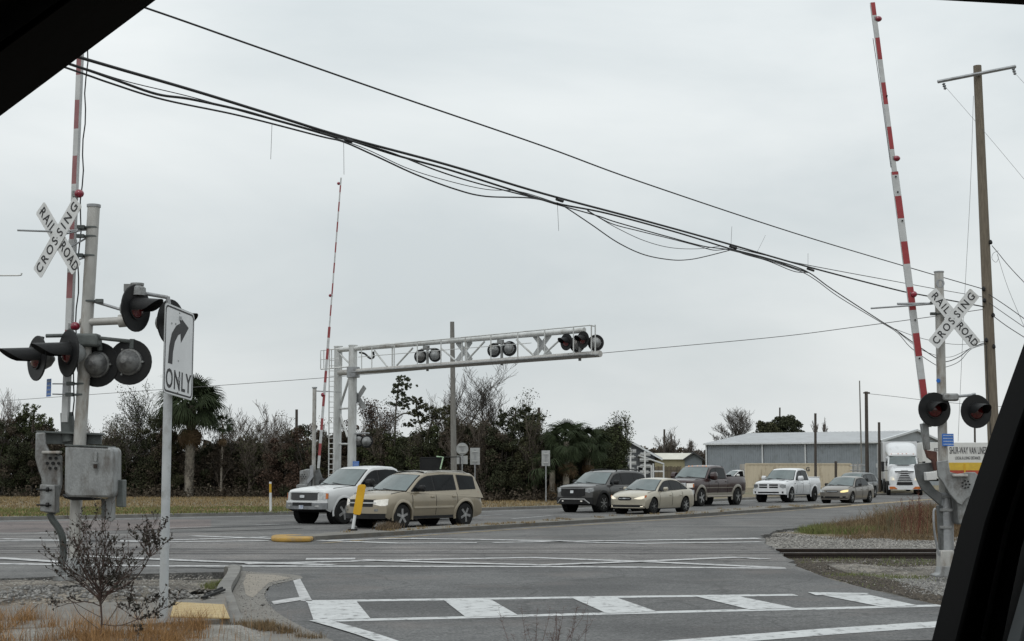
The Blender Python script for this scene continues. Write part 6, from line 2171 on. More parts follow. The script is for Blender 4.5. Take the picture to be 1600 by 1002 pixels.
for (t, w, z0, z1, nm, m_) in ((3.2, 3.4, 0, 3.4, 'garage_door', darkopen), (15, 4.2, 0, 3.9, 'garage_door', wallpale), (14.4, 3.6, 5.2, 5.6, 'gable_vent', darkopen)):
    MB().box(q(LEN + .05, t, (z0 + z1) / 2), (w, .06, z1 - z0), RG).build(nm, m_, WH)
MB().box(q(LEN + .06, 3.4, 4.35), (3.3, .06, 1.1), RG).build('sign_panel', trimpale, WH)
MB().box(q(LEN + .10, 3.4, 4.35), (2.9, .03, .75), RG).build('sign_face', wallpale, WH)
p0, p1, p2 = q(LEN + .4, -.3, WZ), q(LEN + .4, DEP / 2, RZ + .02), q(LEN + .4, DEP + .3, WZ)
b = MB()
for a_, c_ in ((p0, p1), (p1, p2)):
    b.add([a_, c_, c_ + Vector((0, 0, .25)), a_ + Vector((0, 0, .25))] + [v + du * -.35 for v in (a_, c_, c_ + Vector((0, 0, .25)), a_ + Vector((0, 0, .25)))], [(0, 1, 2, 3), (3, 2, 6, 7), (4, 5, 6, 7), (0, 1, 5, 4)])
b.build('gable_trim', trimpale, WH)

# tan shipping container with its ribs
Yc = 150
B = XY(1165, Yc, 0)
CT = thing('shipping_container', 'long tan corrugated container with a dark letter near its right end', 'container', B)
L = lambda x, y, Y=Yc: P(x, y, Y) - B
tanc = mat('tan_container_paint', (.52, .46, .35), (.47, .41, .31), .7, .6, 0, dirt=(.22, .17, .11), dscale=1.1, stretch=(1, 1, .3), dlo=.56, dhi=.70)
xr = L(1330, 740).x
ribbed('side_wall', (0, 0), (xr, 0), .15, lambda t: 2.5, tanc, CT, .42, .025)
xe = L(1347, 740, 153).x
MB().sheet([(xr, 0, .1), (xe, 3.6, .1), (xe, 3.6, 2.5), (xr, 0, 2.5)]).sheet([(0, 0, 2.5), (xr, 0, 2.5), (xe, 3.6, 2.5), (0, 3.6, 2.5)]).sheet([(0, 0, .1), (0, 3.6, .1), (0, 3.6, 2.5), (0, 0, 2.5)]).build('end_and_roof', mat('faded_container_end', (.38, .37, .34), (.3, .28, .25), 1, .6, dirt=(.2, .12, .07), dscale=1.5), CT)
MB().box((xr / 2, .0, 2.5), (xr, .14, .14)).box((xr / 2, .0, .1), (xr, .14, .18)).box((0.02, 0, 1.3), (.16, .15, 2.4)).box((xr, 0, 1.3), (.16, .15, 2.4)).build('container_frame', tanc, CT)
for k in range(4):
    a = Vector((xr + (xe - xr) * (.15 + .22 * k), -.06 + 3.6 * (.15 + .22 * k), .2))
    MB().cyl(a, a + Vector((0, 0, 2.2)), .035, n=6).build('locking_bar', trimpale, CT)
c0 = L(1262, 733.5)
text('G', (c0.x, -.07, c0.z), (1, 0, 0), (0, 0, 1), .55, mat('navy_lettering', (.02, .025, .05), None, 5, .5), CT, sx=1.1)
# rail and posts before the container end
B = XY(1305, 132, 0)
t = thing('sign_frame', 'bare grey post frame standing before the tan container end', 'sign frame', B)
L = lambda x, y, Y=132: P(x, y, Y) - B
MB().cyl(L(1306, 748), L(1306, 721), .12, n=8).build('post', dark_pole, t)
b = MB()
for (x, y0, y1) in ((1333, 744, 724), (1340, 744, 721), (1346, 746, 724)):
    b.cyl(L(x, 760), L(x, y1), .06, n=6)
b.cyl(L(1328, 728), L(1352, 727), .05, n=6).cyl(L(1328, 735), L(1352, 735), .05, n=6)
b.build('rack', galv, t)
B = XY(1380, 125, 0)
t = thing('road_sign', 'pale horizontal sign board left of the lorry', 'road sign', B)
L = lambda x, y, Y=125: P(x, y, Y) - B
MB().box(L(1379, 727.5), (1.1, .06, .35)).build('panel', trimpale, t)
MB().cyl((0, .08, 0), L(1380, 725, 125.1), .05, n=6).cyl(L(1385, 765), L(1385, 736), .05, n=6).build('post', galv, t)

# dark house with gable
Yh = 126
B = XY(975, Yh, 0)
HS = thing('house', 'dark grey gabled house with white trim right of the thicket', 'house', B)
L = lambda x, y, Y=Yh: P(x, y, Y) - B
hz, ez, hwid = L(975, 683).z, L(1034, 716).z, L(1034, 716).x
grey_s = mat('dark_grey_siding', (.10, .108, .118), (.08, .087, .095), 2, .7)
shing = mat('dark_shingles', (.05, .052, .055), (.035, .037, .04), 6, .9)
w0 = hwid - .6
MB().prism([(-w0, 0), (w0, 0), (w0, ez + .2), (0, hz - .15), (-w0, ez + .2)], (0, 0, 0), (1, 0, 0), (0, 0, 1), (0, 9, 0)).build('wall', grey_s, HS)
for k in range(12):
    z = .3 + k * .27
    MB().box((0, -.012, z), (2 * w0, .02, .02)).build('siding_board', grey_s, HS)
b = MB()
for sg in (-1, 1):
    b.prism([(0, hz), (sg * hwid, ez), (sg * hwid, ez - .12), (0, hz - .14)], (0, -.5, 0), (1, 0, 0), (0, 0, 1), (0, 10, 0))
b.build('roof', shing, HS)
b = MB()
for sg in (-1, 1):
    b.prism([(0, hz - .02), (sg * hwid, ez - .02), (sg * hwid, ez - .2), (0, hz - .2)], (0, -.56, 0), (1, 0, 0), (0, 0, 1), (0, .05, 0))
b.build('barge_board', trimpale, HS)
a, c_ = L(996, 711), L(1035, 724)
MB().prism([(a.x, a.z), (c_.x, c_.z), (c_.x, c_.z - .12), (a.x, a.z - .12)], (0, -1.6, 0), (1, 0, 0), (0, 0, 1), (0, 1.6, 0)).build('porch_roof', trimpale, HS)
MB().box((a.x + .3, -.05, 1.6), (.7, .08, 1.2)).build('window', trimpale, HS)
MB().box((a.x + .3, -.10, 1.6), (.5, .04, 1.0)).build('pane', glass_s, HS)
for x in (1003, 1018, 1034):
    v = L(x, 730)
    MB().box((v.x, -1.5, 1.2), (.12, .12, 2.4)).build('porch_post', trimpale, HS)

# shed
Ys = 165
B = XY(1030, Ys, 0)
SH = thing('shed', 'low yellowish shed with pale metal roof and grey gable', 'shed', B)
L = lambda x, y, Y=Ys: P(x, y, Y) - B
e0, e1, ap_, e2 = L(1022, 718), L(1069.5, 718), L(1083, 708), L(1096.5, 718)
MB().box(((e0.x + e1.x) / 2, 0, e0.z / 2), (e1.x - e0.x, .3, e0.z)).build('wall', mat('yellowish_wall', (.27, .245, .15), (.22, .2, .12), 2, .7), SH)
MB().prism([(e1.x, 0), (e2.x, 0), (e2.x, e2.z), (ap_.x, ap_.z), (e1.x, e1.z)], (0, -.16, 0), (1, 0, 0), (0, 0, 1), (0, .3, 0)).build('gable_wall', mat('grey_blue_gable', (.14, .16, .175), (.12, .14, .15), 2, .7), SH)
w_ = ap_.x - e1.x
MB().add([(e0.x - .3, -.4, e0.z), (e1.x, -.4, e0.z), (e1.x + w_, w_, ap_.z), (e0.x - .3 + w_ * 0, w_, ap_.z)], [(0, 1, 2, 3)]).add([(e1.x, -.4, e1.z + .02), (ap_.x, -.4, ap_.z + .02), (ap_.x, 1.2, ap_.z + .02), (e1.x, 1.2, e1.z + .02)], [(0, 1, 2, 3)]).build('roof', mat('cream_metal_roof', (.58, .57, .50), (.5, .49, .43), 1, .5), SH)
b = MB().prism([(ap_.x, ap_.z + .12), (e2.x + .3, e2.z + .02), (e2.x + .3, e2.z - .15), (ap_.x, ap_.z - .06)], (0, -.5, 0), (1, 0, 0), (0, 0, 1), (0, 6, 0)).prism([(ap_.x, ap_.z + .12), (e1.x - .2, e1.z + .02), (e1.x - .2, e1.z - .12), (ap_.x, ap_.z - .06)], (0, -.5, 0), (1, 0, 0), (0, 0, 1), (0, .3, 0))
b.build('gable_roof', shing, SH)
MB().box(((e1.x + e2.x) / 2, -.2, 1.2), (e2.x - e1.x - .5, .1, 2.3)).build('wide_door', mat('blue_grey_door', (.13, .17, .21), (.11, .14, .18), 2, .6), SH)
B = XY(1020, 150, 0)
t = thing('wooden_fence', 'brown board fence between the dark house and the maroon pickup', 'fence', B)
L = lambda x, y, Y=150: P(x, y, Y) - B
b = MB()
x = 0
while x < L(1066, 740).x:
    hgt = L(1030, 729).z + random.uniform(-.08, .05)
    b.box((x, 0, hgt / 2), (.13, .025, hgt))
    x += .15
tag(b.build('fence_boards', mat('fence_wood', (.12, .095, .065), (.075, .06, .045), 3, .9, island=.25), t), kind='stuff')
MB().box((L(1066, 740).x / 2, .05, .5), (L(1066, 740).x, .06, .1)).box((L(1066, 740).x / 2, .05, 1.8), (L(1066, 740).x, .06, .1)).build('rail', dark_pole, t)
# white sign racks seen from behind
for k, (x, y0, Y, lb) in enumerate(((985.5, 700, 104, 'white post with four stacked sign backs, leftmost of the pair before the dark house'), (1008, 705, 106, 'white post with stacked sign backs, right of the pair before the dark house'))):
    B = XY(x, Y, 0)
    t = thing('road_sign', lb, 'road sign', B)
    zt0 = P(x, y0, Y).z
    MB().box((0, 0, zt0 / 2), (.11, .09, zt0)).build('post', signwhite, t)
    for j, dz in enumerate((.12, .52, .95, 1.4)):
        MB().box((.05 - .1 * (j % 2), .08, zt0 - dz - .1), (.72 - .1 * (j % 2), .02, .26)).build('panel', signback, t)
        MB().box((0, .05, zt0 - dz - .1), (.74, .04, .05)).build('crossbar', signwhite, t)
B = XY(1018, 107, 0)
t = thing('white_post', 'short white post right of the stacked sign backs', 'post', B)
MB().box((0, 0, 1.1), (.10, .1, 2.2)).box((.45, 0, 1.75), (.9, .06, .1)).build('post', signwhite, t)

# ------------------------------------------------------------------ trees
def leafmat(name, c1, c2, isl=.45):
    return mat(name, c1, c2, .9, .8, island=isl, spec=.12)
lf_dark = leafmat('dark_evergreen_leaf', (.053, .059, .033), (.035, .039, .023))
lf_green = leafmat('mid_green_leaf', (.070, .082, .037), (.043, .051, .025))
lf_olive = leafmat('olive_leaf', (.070, .070, .038), (.042, .043, .024))
lf_brown = leafmat('brown_dead_leaf', (.085, .069, .051), (.055, .045, .034))
lf_red = leafmat('reddish_brown_leaf', (.095, .062, .046), (.062, .044, .034))
lf_grey = leafmat('grey_green_leaf', (.085, .095, .060), (.050, .060, .036))
palmgreen = leafmat('palm_frond_green', (.040, .054, .026), (.026, .035, .018), .3)
palmdead = leafmat('palm_frond_dead', (.15, .105, .06), (.10, .07, .045), .3)
palmboot = mat('palm_boot', (.26, .235, .195), (.12, .105, .088), 2.5, .9, island=.4)

def quads(c, size, flat=.0):
    N = len(c)
    a = rng.normal(0, 1, (N, 3)); a /= np.linalg.norm(a, axis=1)[:, None]
    b = rng.normal(0, 1, (N, 3))
    b -= a * (a * b).sum(1)[:, None]
    b /= np.linalg.norm(b, axis=1)[:, None]
    s = (size * rng.uniform(.6, 1.35, N))[:, None]
    return np.stack([c - a * s * .5, c + b * s * .32, c + a * s * .5, c - b * s * .32], 1).reshape(-1, 3)

def cloud(centers, radii, per, size):
    """leaf clumps; leaves sit mostly on each clump's outside"""
    out = []
    for c, r in zip(centers, radii):
        n = max(6, int(per))
        d = rng.normal(0, 1, (n, 3)); d /= np.linalg.norm(d, axis=1)[:, None]
        rad = r * rng.uniform(.35, 1.12, n) ** .6
        out.append(np.asarray(c)[None] + d * rad[:, None] * np.array([1, 1, .8]))
    c = np.concatenate(out)
    return quads(c, size)

def grow(rnd, H, W, levels=4, nb=5, up=.95, lean=(0, 0), r0=.12, trunk=.28, crook=.16, sides=(7, 5, 4, 3, 3), k_rmin=.012):
    """bare branching skeleton scaled to height H, spread W; returns MB and tips"""
    mb = MB()
    tips = []
    segs = []
    def br(p, d, ln, r, lv):
        n = 5 if lv < 2 else 4
        pts, rs = [p.copy()], [r]
        q, dd = p.copy(), d.copy()
        for i in range(n):
            dd = (dd + Vector((rnd.gauss(0, crook), rnd.gauss(0, crook), rnd.gauss(.04, crook * .6)))).normalized()
            q = q + dd * (ln / n)
            pts.append(q.copy())
            rs.append(r * (1 - (i + 1) / n * (.45 if lv == 0 else .7)))
        segs.append((pts, rs, lv))
        if lv >= levels:
            tips.append(q.copy())
            return
        k = nb if lv > 0 else nb + 3
        for j in range(k):
            t = (trunk + (1 - trunk) * (j + rnd.random()) / k) if lv == 0 else (.25 + .75 * (j + rnd.random()) / k)
            i = min(int(t * n), n - 1)
            base = pts[i].lerp(pts[i + 1], t * n - i)
            az = rnd.uniform(0, 6.283)
            side = Vector((math.cos(az), math.sin(az), 0))
            nd = (dd * rnd.uniform(.35, .8) + side * rnd.uniform(.5, .95) + Vector((0, 0, up * rnd.uniform(.3, 1)))).normalized()
            br(base, nd, ln * rnd.uniform(.42, .68) * (1.0 if lv else .95), max(.006, r * (1 - t * .5) * rnd.uniform(.4, .6)), lv + 1)
    rmin = k_rmin
    br(Vector((0, 0, 0)), Vector((lean[0], lean[1], 1)).normalized(), 1.0 * H * .62, r0, 0)
    zs = [p.z for s_ in segs for p in s_[0]]
    xs = [abs(p.x) for s_ in segs for p in s_[0]]
    kz, kx = H / max(zs), (W / 2) / max(np.percentile(xs, 99), .01)
    for pts, rs, lv in segs:
        mb.tube([(p.x * kx, p.y * kx, p.z * kz) for p in pts], [max(q_, k_rmin) for q_ in rs], sides[min(lv, 4)])
    return mb, [Vector((p.x * kx, p.y * kx, p.z * kz)) for p in tips]

def bare_tree(label, px, ytop, wpx, Y, seed, m=twig, leaves=None, nleaf=0, name='bare_tree', cat='tree', group=None, **k):
    rnd = random.Random(seed)
    B = XY(px, Y, -.1)
    H = P(px, ytop, Y).z
    W = wpx * Y / FPX
    t = thing(name, label, cat, B, group=group)
    k.setdefault('r0', .02 * H)
    k.setdefault('k_rmin', .21 * Y / FPX)
    mb, tips = grow(rnd, H, W, **k)
    mb.build('trunk', m, t)
    if leaves:
        sel = [tips[i] for i in range(0, len(tips), max(1, len(tips) // nleaf))]
        np_mesh('crown', cloud([tuple(p) for p in sel], [.45] * len(sel), 26, .10), 4, leaves, t)
    return t

def shrub(label, px, ytop, wpx, Y, seed, m, n=52, per=85, leaf=.105, name='shrub', cat='shrub', group='trees and shrubs of the thicket', topm=None, y0=0.0):
    r_ = random.Random(seed)
    B = XY(px, Y, -.1)
    H = P(px, ytop, Y).z
    W = wpx * Y / FPX
    t = thing(name, label, cat, B, group=group)
    cs, rs = [], []
    for i in range(n):
        h = y0 + (1 - y0) * r_.random() ** .85
        rad = (W / 2) * math.sqrt(max(.08, 1 - (h * .95) ** 3)) * r_.uniform(.2, 1) ** .6
        a = r_.uniform(0, 6.283)
        cs.append((rad * math.cos(a), rad * math.sin(a) * .9, H * (.03 + .93 * h) - .3 * r_.random()))
        rs.append(r_.uniform(.28, .62) * (1.1 - .4 * h) * max(1, W / 3.6))
    k = int(n * .62)
    np_mesh('crown', cloud(cs[:k], rs[:k], per, leaf), 4, m, t)
    np_mesh('crown_second_leaves', cloud(cs[k:], rs[k:], per, leaf), 4, topm or m, t)  # remaining clumps, scattered alike, in the second leaf colour
    b = MB()
    for i in range(5):
        a = r_.uniform(0, 6.28)
        e = Vector((math.cos(a) * W * .3, math.sin(a) * W * .3, H * r_.uniform(.7, 1.02)))
        b.tube([(0, 0, 0), e * .35 + Vector((r_.gauss(0, .15), 0, H * .1)), e * .7 + Vector((r_.gauss(0, .2), 0, 0)), e], [.09, .06, .04, .015], 5)
    b.build('trunk', barkdark, t)
    return t

green_w = ['dark green', 'mid green', 'olive', 'brown vine-covered', 'reddish brown']
rows = [  # px, top row, width px, distance, leaf, second leaf
    (-150, 640, 90, 100, lf_dark, lf_brown, 'out at the far left edge of the thicket'), (-70, 650, 90, 99, lf_brown, lf_dark, 'second from the far left end of the thicket'),
    (2, 650, 66, 97, lf_dark, lf_brown, 'at the left picture edge'), (34, 640, 52, 98, lf_green, lf_dark, 'left of the gate mechanism, highest there'),
    (66, 655, 56, 97, lf_dark, lf_brown, 'directly behind the left signal housing'), (100, 672, 56, 96, lf_brown, lf_dark, 'between the mast and the housing'),
    (140, 688, 54, 98, lf_dark, lf_brown, 'low, below the gap in the tree line'), (172, 682, 50, 97, lf_green, lf_dark, 'just right of the grey housing'),
    (240, 640, 56, 97, lf_dark, lf_olive, 'behind the arrow sign post'), (262, 665, 52, 96.5, lf_brown, lf_dark, 'right behind the arrow sign'),
    (335, 690, 56, 97, lf_brown, lf_dark, 'right of the tall palm, low'), (372, 688, 56, 98, lf_dark, lf_brown, 'under the grey bare trees'),
    (410, 690, 56, 97, lf_brown, lf_dark, 'before the largest grey bare tree'), (446, 668, 52, 94, lf_red, lf_brown, 'left of the gate mast, rusty'),
    (478, 657, 56, 92, lf_red, lf_dark, 'behind the thin gate mast'), (514, 672, 50, 91, lf_brown, lf_dark, 'behind the gantry ladder'),
    (546, 655, 50, 90, lf_brown, lf_red, 'behind the gantry columns'), (582, 664, 50, 89, lf_dark, lf_green, 'right of the gantry columns'),
    (612, 668, 50, 88, lf_green, lf_dark, 'at the foot of the thin pine'), (645, 672, 50, 87, lf_dark, lf_green, 'under the live oak'),
    (678, 655, 54, 86, lf_green, lf_dark, 'left of the bare utility pole, mossy'), (712, 645, 54, 85.5, lf_brown, lf_red, 'behind the round sign'),
    (746, 655, 54, 85, lf_brown, lf_dark, 'right of the rectangular sign back'), (780, 664, 54, 84, lf_dark, lf_brown, 'under the crooked bare limb'),
    (815, 650, 52, 84, lf_dark, lf_olive, 'left of the lone sign'), (850, 668, 54, 85, lf_brown, lf_dark, 'right behind the lone sign'),
    (885, 690, 54, 84, lf_dark, lf_brown, 'beneath the low palms'), (920, 676, 52, 85, lf_green, lf_dark, 'left of the last tall shrub'),
    (944, 660, 40, 86, lf_dark, lf_green, 'last tall one before the dark house'), (963, 655, 24, 88, lf_green, lf_dark, 'at the right end of the thicket')]
for i, (px, yt, w, Y, m1, m2, wh) in enumerate(rows):
    tone = {id(lf_dark): 'dark evergreen', id(lf_brown): 'brown leaved', id(lf_green): 'mid green', id(lf_red): 'reddish brown', id(lf_olive): 'olive'}[id(m1)]
    shrub(tone + ' shrub ' + wh, px, yt, w * 1.35, Y, 100 + i, m1, n=64, per=230, topm=(lf_olive if i % 3 == 0 else m2))
# solid undergrowth along the whole thicket
def undergrowth(name, label, pts, h, n, m, depth=2.2, leaf=.14):
    cs = []
    pts = [XY(x, Y) for x, Y in pts]
    for i in range(n):
        t = rng.uniform(0, len(pts) - 1.001)
        a, b_ = pts[int(t)], pts[int(t) + 1]
        p = a.lerp(b_, t - int(t))
        cs.append((p.x + rng.normal(0, .3), p.y + rng.uniform(0, depth), h * rng.uniform(0, 1) ** 1.1))
    c = np.array(cs)
    c = np.repeat(c, 14, 0) + rng.normal(0, .28, (n * 14, 3))
    c[:, 2] = np.abs(c[:, 2])
    tag(np_mesh(name, quads(c, leaf), 4, m), label, 'undergrowth', kind='stuff')
undergrowth('undergrowth', 'dark tangled undergrowth at the foot of the left thicket', [(-320, 102), (0, 97.5), (240, 97), (430, 97)], 3.2, 2600, lf_dark, 3.0)
undergrowth('dead_undergrowth', 'brown dead brush in the left thicket', [(-320, 102), (0, 97), (240, 96), (430, 96)], 2.6, 1500, lf_brown)
undergrowth('middle_undergrowth', 'dark brush under the middle of the thicket', [(430, 96), (560, 90), (720, 85.5), (860, 84), (952, 87)], 3.4, 2600, lf_dark, 3.0)
undergrowth('middle_dead_undergrowth', 'brown brush and vines in the middle of the thicket', [(430, 94), (560, 89), (720, 84.5), (860, 83), (952, 86)], 3.0, 1700, lf_brown)
undergrowth('thicket_edge_litter', 'dead leaves along the edge of the thicket', [(-320, 99), (0, 95), (240, 94.5), (430, 93.5), (560, 88), (720, 83), (860, 81.5), (952, 85)], .35, 900, lf_brown, 1.2, .16)

G1 = 'trees and shrubs of the thicket'
brush = mat('brown_brush_twig', (.12, .098, .08), (.075, .062, .05), 6, .9)
for i, (px, yt, w, Y, lb) in enumerate(((5, 640, 50, 98, 'at the left picture edge, lower'), (118, 664, 50, 99, 'behind the left mast'), (178, 655, 44, 96, 'right of the grey housing'),
        (250, 630, 56, 98, 'behind the foot of the arrow sign'), (345, 668, 44, 96, 'between palm and pale bare trees'), (388, 655, 50, 96, 'below the large pale bare tree'),
        (428, 650, 50, 95, 'left of the dark pole stub'), (462, 645, 50, 93, 'around the dark pole stub'), (500, 650, 50, 91, 'behind the gate mechanism'),
        (560, 640, 50, 89, 'behind the right gantry column'), (600, 655, 44, 88, 'left of the thin pine'), (655, 650, 44, 86, 'under the live oak'),
        (720, 628, 56, 85, 'behind the two sign backs'), (760, 640, 50, 84, 'in front of the dark crooked tree'), (835, 640, 44, 83, 'left of the lone sign back'), (905, 665, 44, 85, 'between the low palms'))):
    bare_tree('brown twiggy sapling ' + lb, px, yt, w, Y, 300 + i, m=brush, leaves=[None, lf_brown, lf_olive][i % 3], nleaf=60, name='sapling', group=G1, levels=3, nb=7, trunk=.15)
bare_tree('thin grey bare tree at the left picture edge', 18, 603, 70, 99, 11, group=G1)
bare_tree('small grey bare tree seen between the mast and the gate arm', 150, 652, 64, 104, 12, group=G1)
bare_tree('tall dark branched tree with sparse leaves left of the arrow sign', 222, 588, 92, 98, 13, m=barkdark, leaves=lf_grey, nleaf=120, name='sparse_tree', group=G1, r0=.13)
bare_tree('twiggy grey tree beside the tall palm on its left', 190, 640, 66, 97, 14, leaves=lf_dark, nleaf=90, group=G1)
bare_tree('large pale bare tree, left of the rusty shrubs', 408, 622, 92, 100, 15, group=G1)
bare_tree('pale bare tree right beside the tall palm', 366, 640, 60, 101, 16, group=G1)
bare_tree('pale small bare tree before the rusty shrubs', 440, 640, 50, 99, 17, group=G1)
bare_tree('rusty leaved thin tree behind the gantry crossbuck', 578, 618, 80, 90, 18, m=barkdark, leaves=lf_red, nleaf=150, name='sparse_tree', group=G1)
bare_tree('tallest bare tree, rising behind the signal bridge', 745, 556, 140, 90, 21, m=bark, group=G1, levels=4, nb=6, r0=.22, crook=.2)
bare_tree('dark crooked bare tree right of the bare utility pole', 768, 590, 110, 88, 22, m=barkdark, group=G1, lean=(.15, 0), r0=.17, crook=.25)
bare_tree('fine pale bare tree left of the bare utility pole', 690, 580, 70, 93, 23, group=G1, up=1.0, r0=.08)
bare_tree('crooked leafless tree with a limb reaching right', 812, 612, 70, 87, 24, m=bark, leaves=lf_dark, nleaf=110, group=G1, lean=(.1, 0))
bare_tree('small leafy tree with dark glossy leaves near the low palms', 935, 662, 50, 86, 25, m=barkdark, leaves=lf_dark, nleaf=120, name='leafy_tree', group=G1)
bare_tree('leafy twig-topped tree at the right end of the thicket', 962, 640, 42, 88, 26, m=barkdark, leaves=lf_green, nleaf=150, name='leafy_tree', group=G1)
bare_tree('round bare tree behind the warehouse left end', 1131, 634, 84, 215, 31, m=bark, r0=.3, nb=7, trunk=.15, up=1.2, k_rmin=.017)
bare_tree('ragged bare tree with dark vines behind the shed', 1035, 664, 50, 205, 32, m=bark, leaves=lf_brown, nleaf=60)
bare_tree('bare tree behind the cream shed roof', 1060, 674, 48, 210, 33, m=twig, r0=.2)
bare_tree('small bare tree between shed and warehouse', 1088, 684, 40, 208, 34, m=twig, leaves=lf_brown, nleaf=30)
bare_tree('faint bare tree beyond the warehouse roof', 1297, 651, 52, 260, 35, m=twig, up=.9, r0=.16)
bare_tree('tiny bare tree beyond the warehouse ridge', 1388, 672, 40, 280, 36, m=twig)
shrub('olive evergreen tree above the warehouse roof, left of a darker one', 1198, 655, 58, 212, 201, lf_olive, n=90, per=190, leaf=.26, y0=.45, name='evergreen_tree', cat='tree', group=None)
shrub('dark evergreen tree above the warehouse roof', 1230, 648, 74, 214, 202, lf_dark, n=100, per=190, leaf=.26, y0=.45, name='evergreen_tree', cat='tree', group=None, topm=lf_dark)
# distant tree belt closing the horizon
undergrowth('far_woods', 'distant band of woods closing the horizon', [(-900, 170), (-300, 175), (300, 180), (900, 235), (1300, 300), (1800, 300), (2600, 240)], 5.5, 5200, lf_brown, 9, .8)

def clump_tree(name, label, Y, path, clumps, m, rpx=2.2, per=130, leaf=.11, extra=(), mt_=bark):
    B = XY(path[0][0], Y, -.1)
    t = thing(name, label, 'tree', B, group=G1)
    L = lambda x, y: P(x, y, Y) - B
    pts = [Vector((0, 0, 0))] + [L(x, y) for x, y in path[1:]]
    s_ = Y / FPX
    n = len(pts)
    b = MB().tube(smoothpts(pts, 4), [rpx * s_ * (1 - .6 * i / (4 * (n - 1))) for i in range(4 * (n - 1) + 1)], 7)
    for e in extra:
        b.tube(smoothpts([L(x, y) for x, y in e], 4), .045, 5)
    b.build('trunk', mt_, t)
    cs = [tuple(L(x, y) + Vector((0, random.uniform(-.6, .6), 0))) for x, y, r in clumps]
    for (x, y, r), c in zip(clumps, cs):
        r = r * s_
        sub = [tuple(np.array(c) + rng.normal(0, r * .72, 3) * np.array([1.25, 1.25, .6])) for _ in range(16)]
        np_mesh('crown', cloud(sub, [r * .36] * 16, per / 5, leaf), 4, m, t)
    return t
clump_tree('pine_tree', 'thin tall pine with tufted top left of the live oak', 88, [(617, 778), (617, 700), (618, 650), (623, 600), (628, 588)],
           [(628, 592, 7), (620, 602, 6), (634, 604, 6), (627, 614, 7), (636, 626, 6), (620, 630, 8), (631, 634, 5), (616, 612, 3)], lf_grey, 2.0, extra=[[(617, 655), (632, 646), (648, 650)]])
clump_tree('live_oak_tree', 'spreading live oak with gaps in its crown, right of the thin pine', 87, [(668, 778), (668, 700), (672, 668), (685, 640)],
           [(652, 628, 6), (662, 638, 9), (676, 642, 9), (690, 646, 10), (650, 646, 7), (664, 652, 10), (682, 656, 11), (646, 660, 7), (698, 640, 8), (700, 655, 9)], lf_olive, 3.4, extra=[[(668, 690), (655, 660), (650, 632)], [(668, 680), (690, 655), (700, 640)]])
clump_tree('glossy_tree', 'dark glossy leaved tree under the crooked bare limb', 86, [(800, 778), (800, 700), (802, 660), (806, 645)],
           [(790, 648, 9), (806, 645, 9), (820, 652, 9), (832, 664, 9), (795, 664, 10), (812, 668, 10), (780, 660, 7), (838, 652, 5), (825, 640, 4)], lf_dark, 3.0)
clump_tree('corner_tree', 'bushy green tree with knobby top left of the mast', 97, [(50, 778), (50, 700), (52, 660), (54, 640)],
           [(52, 637, 8), (40, 648, 9), (62, 652, 9), (28, 660, 8), (50, 660, 11), (76, 664, 8)], lf_green, 3.0)

# ---- palms ----
def frond_mesh(m, seed, R=1.0, droop=.5, n=26):
    r_ = random.Random(seed)
    mb = MB()
    pet = [Vector((0, 0, 0)), Vector((.35, 0, .10)), Vector((.72, 0, .12)), Vector((1.0, 0, .05))]
    mb.tube(pet, [.03, .022, .016, .01], 4)
    hub = pet[-1]
    for i in range(n):
        a = math.radians(-118 + 236 * i / (n - 1))
        ln = R * (1.05 - .35 * abs(a) / 2.1) * r_.uniform(.88, 1.08)
        d = Vector((math.cos(a), math.sin(a), 0))
        s_ = Vector((-d.y, d.x, 0)) * .035
        p0 = hub
        p1 = hub + d * ln * .5 + Vector((0, 0, .03 - .08 * droop))
        p2 = hub + d * ln * .85 + Vector((0, 0, -.28 * droop * r_.uniform(.7, 1.4)))
        p3 = hub + d * ln * .97 + Vector((0, 0, -.62 * droop * r_.uniform(.7, 1.4)))
        mb.add([p0, p1 - s_, p1 + s_, p2 - s_ * .7, p2 + s_ * .7, p3], [(0, 1, 2), (1, 3, 4, 2), (3, 5, 4)])
    o = mb.build('frond', m)
    me = o.data
    bpy.data.objects.remove(o)
    return me
fr_g = [frond_mesh(palmgreen, k, 1.0, .8 + .35 * k, 34) for k in range(3)]
fr_d = [frond_mesh(palmdead, 10 + k, .8, 1.2, 18) for k in range(2)]
